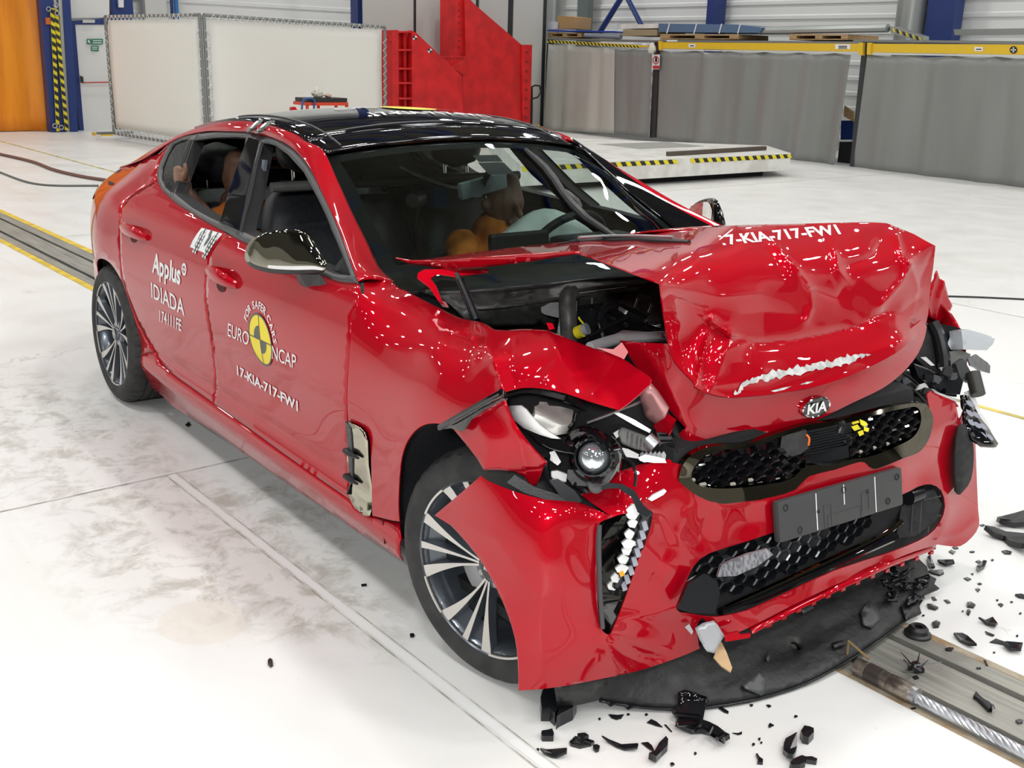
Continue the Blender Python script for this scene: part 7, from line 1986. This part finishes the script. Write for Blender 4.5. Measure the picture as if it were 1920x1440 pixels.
# stores glimpsed in the gap beside the post
vslab('stored_board', [(1583, 198), (1600, 210), (1600, 228), (1582, 218)], pR, .03, WOOD, back=.45, label='brown board leaning in the gap beside the rack post', cat='board')
vslab('stored_crate', [(1577, 226), (1600, 226), (1598, 262), (1576, 262)], pR, .3, BLUE, back=.5, label='blue crate in the gap beside the rack post', cat='crate')
vslab('stored_crate', [(1574, 266), (1598, 266), (1596, 306), (1570, 306)], pR, .3, DKPOST, back=.5, label='dark crate at floor level in the gap beside the rack post', cat='crate')
# goods on the rack
def pallet(x0, x1, y0, y1, back, label):
    e = empty('wooden_pallet', pR((x0 + x1) / 2, y1, back), label=label, cat='pallet', group='wooden pallets on the rack')
    h_ = y1 - y0
    under(e, vslab, 'deck_board', [(x0, y0), (x1, y0 + .6), (x1, y0 + h_ * .28), (x0, y0 + h_ * .25)], pR, .8, WOOD, back=back)
    under(e, vslab, 'foot_board', [(x0, y1 - h_ * .2), (x1, y1 - h_ * .2), (x1, y1), (x0, y1)], pR, .8, WOOD, back=back)
    for t in (0., .44, .88):
        a = x0 + (x1 - x0) * t; under(e, vslab, 'block', [(a, y0 + h_ * .2), (a + (x1 - x0) * .12, y0 + h_ * .2), (a + (x1 - x0) * .12, y1 - 1), (a, y1 - 1)], pR, .8, WOOD, back=back)
    return e
pallet(1027, 1090, 61, 70, .15, 'wooden pallet at the left end of the rack top, under a blue sheet')
pallet(1238, 1385, 64, 74, .10, 'wooden pallet under the blue-grey panel stack')
pallet(1480, 1590, 64, 75, .10, 'wooden pallet under the long grey tube, beside the dark post')
vslab('blue_sheet', [(1026, 56), (1150, 58), (1160, 60), (1160, 61), (1090, 59.5), (1026, 58.5)], pR, .9, mat('bright_blue_sheet', (.01, .05, .42), rough=.4), back=.1, label='thin bright blue sheet lying on the left pallet', cat='sheet')
vslab('cardboard_box', [(1045, 29), (1077, 32), (1075, 54), (1045, 54)], pR, .5, mat('brown_cardboard', (.42, .26, .11), rough=.8), back=.2, label='brown cardboard box on the blue sheet', cat='box')
vslab('cardboard_box', [(1027, 40), (1043, 41), (1042, 54.5), (1027, 54)], pR, .06, mat('white_box', (.55, .60, .66), rough=.6), back=.12, label='small pale box beside the brown cardboard box', cat='box')
vtube('grey_pipe', [(1098, 66), (1164, 69)], pR, .055, mat('grey_pvc_pipe', (.22, .26, .31), rough=.4), back=.12, label='short grey pipe lying on the left rack deck', cat='pipe')
vslab('board_stack', [(1164, 46), (1234, 45), (1234, 53), (1164, 54)], pR, .8, WHITEPAINT, back=.15, label='stack of white boards on the left rack deck', cat='boards')
vslab('board_stack', [(1168, 55.5), (1232, 55), (1232, 67), (1168, 67)], pR, .8, mat('chipboard', (.35, .28, .17), rough=.8), back=.16, label='stack of chipboard under the white boards', cat='boards')
pn_ = empty('panel_stack', pR(1330, 64, .1), label='blue-grey panel stack strapped with white bands on a pallet', cat='panels')
under(pn_, vslab, 'panel_block', [(1235, 44), (1380, 46), (1430, 52), (1425, 61.5), (1380, 61.5), (1235, 60)], pR, .9, mat('blue_grey_panel', (.085, .15, .26), rough=.5), back=.1)
for a in (1252, 1303, 1350, 1385):
    under(pn_, vslab, 'white_strap', [(a + 2, 44.5), (a + 4, 44.5), (a - 1, 63), (a - 3, 63)], pR, .004, DECALW, back=.09)
vtube('grey_beam', [(1425, 57.5), (1540, 55), (1665, 52.5)], pR, .07, GALV, back=.2, label='long grey tube lying across the rack top', cat='tube')
hzb = empty('hazard_beam', pR(1700, 62, .2), label='beam end with black and yellow stripes on the rack top', cat='beam')
under(hzb, vslab, 'beam_body', [(1668, 50), (1678, 50), (1731, 68), (1731, 76), (1720, 76), (1670, 62)], pR, .15, GALV, back=.22)
for k_ in range(9):
    a = 1673 + 6.2 * k_; b = 52 + 2.15 * k_
    under(hzb, vslab, 'hazard_stripe', [(a, b), (a + 3.2, b + 1), (a + 6, b + 9), (a + 2.8, b + 8)], pR, .004, STRIPYEL if k_ % 2 == 0 else STRIPBLK, back=.21)
vslab('wall_beam', [(1788, 55), (1990, 52), (1990, 64), (1790, 66)], pR, .1, GALV, back=1.2, label='pale beam on the wall behind the rightmost rack', cat='beam')
def vduct(name, px, py, pl, r, m, **kw):
    c = pl(px, py); o = MB().tube([(0, 0, .02), (0, 0, ZC - .05)], r, 24).build(name, [m], smooth=True, **kw); o.location = (c[0], c[1], 0)
    return o
pW = VPlane((-21, YB - .45), (12, YB - .45))
vduct('air_duct', 1708, 30, pW, .27, GALV, label='round galvanised duct beside the right blue column', cat='duct')
rect_up('blue_column', pW, 1737, 1789, 0, ZC, .3, BLUE, ref=30., label='broad blue column right of the galvanised duct', cat='column')
rect_up('blue_column', pW, 1325, 1344, 0, ZC, .3, BLUE, ref=20., label='slim blue column behind the blue-grey panel stack', cat='column')
vtube('wall_brace', [(1171, -14), (1125, 60)], pW, .07, BLUE, label='left arm of the blue cross brace on the right wall', cat='brace')
vtube('wall_brace', [(1171, -14), (1204, 50)], pW, .06, BLUE, label='right arm of the blue cross brace on the right wall', cat='brace')
vduct('air_duct', 1038, 20, pW, .18, GALV, label='galvanised duct above the cardboard boxes', cat='duct')
rect_up('grey_column', pW, 1074.5, 1093, 0, ZC, .2, mat('dark_grey_column', (.14, .17, .16), rough=.5), label='dark grey column behind the cardboard boxes', cat='column')

# ---- low white platform
zt = .36
A = HV.at(1483, 287, z=zt); Bq = HV.at(1157, 302, z=zt); D_ = HV.at(1053, 250, z=zt)
ext = Bq + (Bq - A) * .45; far_r = A + (HV.at(1438, 273, z=zt) - A) * 1.0; far_l = HV.at(1015, 249, z=zt)
plf = empty('low_platform', ((A + ext) / 2 * np.array([1, 1, 0])), label='low white steel platform with a striped front edge, in front of the grey curtains', cat='platform')
dv_ = far_r - A; fl = ext + (D_ - Bq) * 1.0
top = np.array([ext, A, far_r, fl])
def slabz(name, quad, z0_, z1_, m, parent):
    Q = [np.array([q[0], q[1], z0_]) for q in quad] + [np.array([q[0], q[1], z1_]) for q in quad]
    o = mesh_obj(name, Q, [(3, 2, 1, 0), (4, 5, 6, 7), (0, 1, 5, 4), (1, 2, 6, 5), (2, 3, 7, 6), (3, 0, 4, 7)], [m], None, smooth=False); o.parent = parent; o.matrix_parent_inverse = Matrix.Translation(-parent.location)
    bm = bmesh.new(); bm.from_mesh(o.data); bmesh.ops.recalc_face_normals(bm, faces=bm.faces); bm.to_mesh(o.data); bm.free(); return o
slabz('platform_body', top, .10, zt, WHITEPAINT, plf)
cen = top.mean(0); slabz('skid', cen + (top - cen) * .82, .0, .11, BLACKM, plf)
fd = (A - ext); fd /= np.linalg.norm(fd); nrm_ = np.array([fd[1], -fd[0], 0.]); nrm_ *= np.sign((HV.C - A) @ nrm_)
L_ = np.linalg.norm(A - ext); k_ = 0; s_ = 0.
while s_ < L_ - .05:
    if not (L_ * .52 < s_ < L_ * .56):
        p = ext + fd * s_ + nrm_ * .004; q = p + fd * .09
        V = [p + (0, 0, -.015), q + (0, 0, -.015), q + fd * .05 + (0, 0, -.075), p + fd * .05 + (0, 0, -.075)]
        o = mesh_obj('hazard_stripe', V, [(0, 1, 2, 3)], [STRIPBLK if k_ % 2 else STRIPYEL], None, smooth=False); o.parent = plf; o.matrix_parent_inverse = Matrix.Translation(-plf.location); solid(o, .003, 0)
    s_ += .09; k_ += 1
b0, b1 = HV.at(1252, 290, z=zt + .02), HV.at(1434, 279, z=zt + .02)
bd = b1 - b0; bl_ = np.linalg.norm(bd); o = MB().box((0, 0, 0), (bl_, .07, .06), bev=.006).build('steel_bar', [mat('brown_steel_bar', (.12, .10, .08), rough=.5, metal=.5)], label='brown steel bar lying on the white platform', cat='bar'); o.location = (b0 + b1) / 2 + np.array([0, 0, .012]); o.rotation_euler = (0, 0, math.atan2(bd[1], bd[0]))
hq = [HV.at(*p, z=zt + .004) for p in ((1120, 270), (1250, 266), (1320, 274), (1200, 279))]
o = mesh_obj('hatch_plate', hq, [(0, 1, 2, 3)], [mat('grey_hatch', (.30, .30, .28), rough=.6)], None, smooth=False); o.parent = plf; o.matrix_parent_inverse = Matrix.Translation(-plf.location); solid(o, .004, 1.)

# ---- cables on the floor
def cable(label, pts, r, m):
    P = np.array([HV.at(a, b, z=r) for a, b in pts]); c = P.mean(0) * np.array([1, 1, 0])
    o = MB().tube(cr(P - c, 6), r, 6).build('floor_cable', [m], smooth=True, label=label, cat='cable'); o.location = c
cable('brown cable curving over the floor left of the car', [(-40, 282), (0, 289), (60, 303), (100, 318), (150, 330), (200, 338)], .022, mat('brown_cable', (.16, .07, .05), rough=.6))
cable('grey cable curving over the floor nearest the rail at left', [(-40, 308), (0, 323), (40, 338), (70, 345), (110, 348), (185, 348)], .013, mat('grey_cable', (.13, .13, .12), rough=.6))
cable('thin black cable on the white floor right of the wrecked bonnet', [(1760, 555), (1830, 557), (1920, 561), (1990, 564)], .007, BLACK)
# ================================================================== debris on the floor
SHARD = BLACKSHINE
def shard(poly, label, name='plastic_shard', m=None, h=.006, curl=.0, cat='shard', z=.0, group=None, sub=None):
    """one broken piece lying on the floor: traced outline, real thickness, slightly curled"""
    P = np.array(poly, float)
    h = h * .65
    X = np.array([HV.at(a, b, z=z + .001) for a, b in P]); c = X.mean(0); c[2] = z
    Q = X - c; n = len(Q); r_ = np.linalg.norm(Q[:, :2], axis=1)
    up = curl * (r_ / (r_.max() + 1e-9)) ** 2
    B = np.c_[Q[:, :2], up + .0006]; T = np.c_[Q[:, :2] * .96, up + h]
    V = list(map(tuple, B)) + list(map(tuple, T)) + [(0, 0, .0006), (0, 0, h * 1.05)]
    F = [(i, (i + 1) % n, n + (i + 1) % n, n + i) for i in range(n)] + [(2 * n + 1, n + i, n + (i + 1) % n) for i in range(n)] + [(2 * n, (i + 1) % n, i) for i in range(n)]
    o = mesh_obj(name, V, F, [m or SHARD], None, smooth=False, label=label, cat=cat, group=group or 'broken plastic shards on the floor')
    bm = bmesh.new(); bm.from_mesh(o.data); bmesh.ops.recalc_face_normals(bm, faces=bm.faces); bm.to_mesh(o.data); bm.free()
    o.location = c
    return o
def P6(pts, ox=940, oy=1040, s=.3125): return [(ox + a * s, oy + b * s) for a, b in pts]
def P7(pts): return P6(pts, 1400, 960, 1 / 3)
# in front of the near corner
shard(P6([(230, 1195), (265, 1188), (300, 1182), (395, 1200), (392, 1225), (330, 1228), (300, 1220), (255, 1208)]), 'long dark curved shard left of the clear bracket, near the bottom edge', curl=.015, h=.01)
shard(P6([(240, 1085), (275, 1080), (305, 1072), (316, 1100), (312, 1120), (245, 1120), (236, 1105)]), 'black plastic plug with a rust-red end below the near bumper corner', h=.025)
shard(P6([(405, 1135), (440, 1100), (500, 1110), (560, 1130), (540, 1150), (470, 1165), (415, 1150)]), 'clear plastic bracket with a dark clip lying on the white floor', 'clear_bracket', CLEARPL, h=.012, cat='bracket')
shard(P6([(455, 1090), (500, 1085), (525, 1100), (495, 1115), (485, 1140), (475, 1115), (455, 1108)]), 'small dark clip sitting on the clear plastic bracket', 'clip', h=.016, cat='clip', z=.014)
shard(P6([(600, 1112), (640, 1122), (720, 1145), (822, 1158), (815, 1186), (740, 1180), (690, 1160), (640, 1135)]), 'long wedge-shaped black shard right of the clear bracket', curl=.01, h=.008)
shard(P6([(548, 1152), (575, 1150), (592, 1160), (585, 1182), (565, 1188), (550, 1172)]), 'small square black shard just below the clear bracket', h=.012)
shard(P6([(838, 1132), (880, 1128), (905, 1150), (922, 1188), (880, 1165)]), 'slim pointed black shard left of the ribbed clip', h=.006)
shard(P6([(880, 1240), (915, 1215), (945, 1165), (985, 1140), (1000, 1155), (995, 1185), (960, 1215), (925, 1265), (905, 1248)]), 'ribbed black clip block lying by itself near the bottom edge', curl=.01, h=.028)
shard(P6([(642, 962), (700, 966), (736, 962), (720, 985), (690, 993), (660, 982)]), 'leaf-shaped black shard in front of the under-tray near its left end', h=.006)
shard(P6([(872, 1010), (898, 990), (930, 1005), (968, 1038), (930, 1030)]), 'triangular black shard in front of the under-tray, left of the torn strip', h=.006)
shard(P6([(976, 1022), (988, 1022), (1026, 1066), (1015, 1064)]), 'thin black sliver beside the torn black strip', h=.005)
shard(P6([(1302, 925), (1325, 920), (1365, 945), (1362, 956), (1335, 948)]), 'narrow black shard just in front of the under-tray edge', h=.006)
shard(P6([(1385, 1072), (1420, 1074), (1445, 1064), (1444, 1078), (1420, 1084)]), 'sickle-shaped black sliver on the white floor right of the torn strip', h=.005)
shard(P6([(1588, 904), (1610, 903), (1620, 912), (1604, 920)]), 'tiny triangular shard in front of the under-tray, right of centre', h=.005)
shard(P6([(1602, 1025), (1612, 1012), (1637, 1026), (1604, 1042)]), 'small fan-shaped shard between the under-tray and the round disc', h=.005)
shard(P6([(1790, 1100), (1812, 1066), (1845, 1072), (1870, 1082), (1872, 1105), (1840, 1140), (1805, 1132)]), 'chunky black block standing beside the round black disc', h=.035)
shard(P6([(1690, 1160), (1700, 1140), (1768, 1125), (1772, 1180), (1760, 1220), (1745, 1255), (1712, 1240), (1688, 1200)]), 'half-round black disc near the bottom edge', curl=.02, h=.02)
shard(P6([(1728, 1280), (1745, 1255), (1800, 1232), (1825, 1240), (1822, 1275), (1790, 1290), (1740, 1295)]), 'black slab at the bottom edge touching the half-round disc', h=.025)
shard(P6([(1820, 1232), (1860, 1230), (1895, 1245), (1888, 1262), (1825, 1252)]), 'black peg-like piece right of the half-round disc', h=.018)
shard(P6([(1525, 1205), (1535, 1204), (1548, 1225), (1570, 1240), (1568, 1262), (1535, 1258), (1540, 1235)]), 'small twisted clip left of the half-round disc', h=.012)
shard(P6([(1012, 1258), (1025, 1252), (1040, 1262), (1020, 1272)]), 'small black crumb at the bottom edge below the ribbed clip', h=.008)
shard([(1016, 1316), (1024, 1310), (1046, 1312), (1052, 1338), (1040, 1362), (1030, 1352), (1014, 1352), (1012, 1330)], 'broken black deflector flap under the near bumper corner, the left of two', 'deflector_flap', h=.06, cat='flap')
shard([(1056, 1332), (1072, 1322), (1081, 1336), (1074, 1350), (1050, 1362), (1042, 1368), (1046, 1352)], 'broken black deflector flap under the near bumper corner, the right of two', 'deflector_flap', h=.06, cat='flap')
# ribbed strip torn off the tray
rs = [(1020, 980), (1056, 945), (1062, 932), (1225, 932), (1190, 985), (1195, 1010), (1250, 1030), (1300, 1060), (1345, 1110), (1370, 1135), (1345, 1150), (1335, 1178), (1312, 1150), (1270, 1095), (1200, 1075), (1140, 1082), (1090, 1068), (1040, 1050), (1060, 1010)]
shard(P6(rs), 'long torn strip of shiny black plastic trailing off the under-tray', 'torn_strip', cat='strip', curl=.02, h=.02)
for k_, (a, b) in enumerate([((1040, 960), (1195, 975)), ((1060, 1020), (1190, 1010)), ((1150, 1060), (1190, 1020)), ((1240, 1075), (1260, 1035)), ((1295, 1105), (1330, 1080))]):
    A, B = P6([a, b]); A = HV.at(*A, z=.03); B = HV.at(*B, z=.03)
    o = MB().tube([A, B], .006, 6).build('strip_rib', [BLACKGLOSS], None, smooth=True); o.parent = bpy.data.objects['torn_strip']; o.matrix_parent_inverse = Matrix.Translation(-bpy.data.objects['torn_strip'].location)
tl = [(1068, 900), (1064, 870), (1075, 835), (1110, 815), (1150, 828), (1228, 850), (1226, 880), (1218, 915), (1140, 925)]
sheet('tray_rag', P6(tl), None, [BLACKGLOSS], car, sp=9, thick=.01, depth=lambda p: f_tray(p) - .02 - .008 * np.sin(p[:, 1] * .9))
# isolated crumbs on the near floor
shard([(502, 1241), (506, 1237), (511, 1240), (512, 1249), (507, 1252), (502, 1247)], 'lone black crumb on the open white floor left of the front wheel', h=.012)
shard([(768, 1190), (775, 1189), (778, 1193), (774, 1196), (769, 1195)], 'tiny black crumb on the floor just left of the front tyre', h=.008)
shard([(677, 1096), (687, 1095), (688, 1099), (678, 1100)], 'tiny flat black crumb below the sill by the front wheel', h=.005)
shard([(347, 797), (354, 791), (358, 798), (352, 801)], 'small black crumb on the floor under the rear door sill', h=.006)
# right of the rail
for q, lab, c_ in [([(1160, 700), (1210, 698), (1240, 710), (1292, 770), (1250, 765), (1200, 735)], 'large pointed dark shard on the floor right of the rail', .01), ([(1430, 760), (1455, 750), (1550, 770), (1540, 800), (1480, 795)], 'large boat-shaped dark shard near the right edge beyond the rail', .015),
              ([(1340, 672), (1395, 695), (1385, 702), (1350, 690)], 'thin shard just above the silvery flake pile', .0), ([(1365, 735), (1400, 715), (1458, 735), (1440, 748)], 'flat grey flake right of the large pointed shard', .0),
              ([(1300, 615), (1340, 620), (1380, 612), (1410, 645), (1395, 660), (1350, 640)], 'twisted black clip with a long tail right of the rail', .01), ([(1040, 630), (1065, 618), (1090, 630), (1080, 652), (1050, 655)], 'black cube-like lump beside the rubber bush', .0),
              ([(1012, 525), (1040, 525), (1078, 545), (1060, 555), (1020, 545)], 'wedge-shaped shard just off the right end of the under-tray', .0), ([(1238, 515), (1260, 513), (1287, 530), (1275, 543), (1240, 538)], 'folded black shard in the middle of the right floor', .0),
              ([(1236, 560), (1250, 555), (1260, 570), (1250, 584), (1238, 578)], 'small black chip just below the folded shard', .0), ([(1108, 497), (1130, 495), (1148, 512), (1130, 517)], 'small flat chip above and right of the wedge shard', .0),
              ([(1038, 482), (1058, 480), (1070, 498), (1050, 500)], 'small chip nearest the right tip of the under-tray', .0), ([(1412, 520), (1430, 515), (1445, 525), (1432, 537)], 'small round chip near the right edge of the floor', .0),
              ([(1290, 315), (1330, 285), (1350, 290), (1335, 320), (1300, 348)], 'bow-tie shaped black chip behind the bumper corner', .01), ([(1220, 375), (1240, 368), (1264, 380), (1245, 390)], 'small flat chip below the bow-tie chip', .0),
              ([(1285, 435), (1300, 430), (1314, 440), (1300, 452)], 'pea-sized chip under the flat chip beyond the bumper', .0), ([(1296, 405), (1312, 400), (1324, 408), (1310, 412)], 'tiny splinter above the pea-sized chip', .0),
              ([(1070, 288), (1110, 282), (1160, 290), (1168, 305), (1120, 312), (1080, 298)], 'long jagged shard close behind the far bumper corner', .01), ([(1012, 268), (1030, 262), (1052, 300), (1058, 325), (1035, 328), (1018, 300)], 'curved hook shard at the far end of the under-tray', .01),
              ([(1020, 338), (1060, 335), (1100, 332), (1110, 350), (1085, 362), (1040, 350)], 'fork-shaped black clip at the far end of the under-tray', .0), ([(1135, 225), (1150, 215), (1175, 225), (1160, 240)], 'small dark chip next to the far bumper corner', .0),
              ([(1155, 200), (1180, 195), (1192, 207), (1170, 211)], 'small thin chip touching the far bumper corner shadow', .0), ([(1252, 226), (1270, 220), (1284, 226), (1268, 231)], 'tiny sliver on the bare floor behind the far bumper corner', .0),
              ([(1286, 280), (1305, 272), (1322, 284), (1305, 291)], 'tiny star-shaped chip above the bow-tie chip', .0), ([(1508, 470), (1545, 468), (1575, 480), (1572, 492), (1530, 485)], 'dark shard cut by the right edge of the picture', .0),
              ([(1310, 76), (1325, 70), (1340, 76), (1326, 83)], 'small black cap between the far bumper corner and the curved liner', .0)]:
    shard(P7(q), lab, curl=c_, h=.012 if len(q) > 4 else .006)
shard(P7([(1398, 75), (1430, 55), (1500, 45), (1570, 48), (1590, 70), (1590, 100), (1500, 92), (1430, 85), (1412, 96)]), 'big curved black liner piece at the right edge, the farther of two', 'liner_piece', BLACK, h=.03, curl=.03, cat='liner')
shard(P7([(1328, 127), (1380, 125), (1450, 140), (1560, 160), (1600, 175), (1600, 260), (1540, 235), (1470, 190), (1440, 160), (1380, 150)]), 'big curved black liner piece at the right edge, the nearer of two', 'liner_piece', BLACK, h=.03, curl=.04, cat='liner')
shard(P7([(1432, 222), (1460, 216), (1492, 226), (1485, 240), (1450, 238)]), 'oval shard just below the nearer curved liner piece', h=.006)
# rail: bush, coupling, rope, debris on the plates
bp_ = HV.at(1720, 1191, z=.0)
o = MB().lathe([(.012, .03), (.022, .032), (.030, .024), (.032, .012), (.040, .008), (.041, .0), (.0, .0)], n=24).build('rubber_bush', [BLACK], smooth=True, sharp=30, label='round black rubber bush lying on the rail edge', cat='bush'); o.location = bp_
c0_ = HV.at(1604, 1247, z=.03); c1_ = HV.at(1722, 1304, z=.03)
cp = empty('cable_coupling', (c0_ + c1_) / 2 * np.array([1, 1, 0]), label='steel cable coupling with a dark collar lying in the rail', cat='coupling')
yy_ = (c0_[1] + c1_[1]) / 2
def cpl(a, b, r, m, name): 
    A = np.array([c0_[0] + (c1_[0] - c0_[0]) * a, yy_, .028]); B = np.array([c0_[0] + (c1_[0] - c0_[0]) * b, yy_, .028]); oo = np.array(cp.location)
    MB().tube([A - oo, A - oo + (B - A) * .06, B - oo - (B - A) * .06, B - oo], [r * .9, r, r, r * .9], 18).build(name, [m], cp, smooth=True)
BRSTEEL = mat('brownish_steel', (.22, .19, .16), rough=.4, metal=.8, build=noise_mix((.14, .12, .10), (.32, .28, .23), 30))
cpl(0, .20, .024, BRSTEEL, 'coupling_end'); cpl(.19, .45, .026, mat('dark_collar', (.03, .022, .018), rough=.5), 'coupling_collar'); cpl(.44, .56, .025, BRSTEEL, 'coupling_ring'); cpl(.55, .92, .026, BRSTEEL, 'coupling_sleeve'); cpl(.91, 1.0, .024, STEEL, 'coupling_nose')
MB().tube([np.array([c0_[0] - .05, yy_ + .03, .012]) - np.array(cp.location), np.array([c0_[0] - .05, yy_ + .03, .07]) - np.array(cp.location), np.array([c0_[0] + .03, yy_ + .01, .06]) - np.array(cp.location)], .004, 6).build('safety_wire', [mat('rust_wire', (.25, .17, .07), rough=.7)], cp, smooth=True)
rope = empty('wire_rope', (c1_[0] + 1.0, yy_, 0), label='twisted silver wire rope running along the rail slot from the coupling', cat='rope')
xs = np.linspace(c1_[0] - .02, 5.0, 420)
for k_ in range(6):
    ph = 2 * math.pi * k_ / 6
    P = np.stack([xs - rope.location[0], .0095 * np.cos(xs * 52 + ph) - .0, .022 + .0095 * np.sin(xs * 52 + ph)], 1)
    MB().tube(P, .0062, 6).build('rope_strand', [mat('rope_steel', (.55, .57, .60), rough=.35, metal=.7)], rope, smooth=True)
pile = shard(P7([(905, 880), (930, 858), (960, 855), (985, 885), (1000, 905), (960, 912), (920, 905)]), 'heap of dark splinters on the middle rail plate', 'splinter_heap', cat='splinters', h=.02, z=.0)
for k_ in range(10):
    a = HV.at(*P7([(RNG.uniform(915, 985), RNG.uniform(862, 905))])[0], z=.02); b = a + np.array([RNG.normal() * .03, RNG.normal() * .03, .02])
    o = MB().tube([a, b], [.004, .001], 4).build('splinter', [BLACKSHINE], None); o.parent = pile; o.matrix_parent_inverse = Matrix.Translation(-pile.location)
shard(P7([(930, 930), (955, 920), (970, 938), (945, 946)]), 'small dark chip below the splinter heap on the rail', h=.006)
shard(P7([(1272, 1050), (1285, 1025), (1300, 1045), (1330, 1070), (1365, 1090), (1375, 1120), (1360, 1130), (1330, 1100), (1290, 1060)]), 'dark latch with a bright tip on the right of the rail', 'latch', cat='latch', h=.02, curl=.0)
shard(P7([(1365, 1095), (1385, 1105), (1396, 1130), (1378, 1138), (1366, 1118)]), 'bright chrome tip at the end of the dark latch', 'chrome_tip', BRIGHT, h=.022, cat='tip')
shard(P7([(1115, 775), (1140, 768), (1165, 772), (1150, 785), (1125, 784)]), 'small bent clip on the far rail plate', h=.01)
shard(P7([(1330, 835), (1345, 838), (1358, 868), (1345, 866)]), 'thin black sliver on the rusty rail edge', h=.006)
shard(P7([(1290, 876), (1318, 876), (1318, 886), (1292, 886)]), 'short flat black stick on the far rail plate', h=.005)
shard(P7([(918, 1105), (950, 1100), (955, 1110), (930, 1115)]), 'small splinter on the near rail plate', h=.005)
shard(P7([(1510, 1180), (1530, 1172), (1556, 1178), (1550, 1192), (1525, 1195)]), 'small crumpled grey chip on the rail at the right edge', m=TRIM, h=.01)
# crumbs too alike to tell apart
for q in [(1500, 905), (1548, 1108), (1560, 1130), (1512, 1140), (1766, 972), (868, 962), (760, 960), (590, 988), (1162, 1195), (220, 1170)]:
    a = P6([q])[0]; shard([(a[0] + RNG.uniform(2, 4.5) * math.cos(t), a[1] + RNG.uniform(1.5, 3.2) * math.sin(t)) for t in (0, 1.3, 2.4, 3.7, 5.1)], 'tiny black crumb on the white floor in front of the under-tray', 'plastic_crumb', h=.005, cat='crumb', group='tiny crumbs in front of the under-tray')
for q in [(1215, 560), (995, 583), (1270, 350), (1380, 272), (1490, 508), (1540, 572), (1100, 330), (1393, 792), (1522, 698), (1410, 497)]:
    a = P7([q])[0]; shard([(a[0] + RNG.uniform(2, 4) * math.cos(t), a[1] + RNG.uniform(1.2, 2.8) * math.sin(t)) for t in (0, 1.3, 2.4, 3.7, 5.1)], 'tiny black crumb on the white floor right of the rail', 'plastic_crumb', h=.005, cat='crumb', group='tiny crumbs right of the rail')
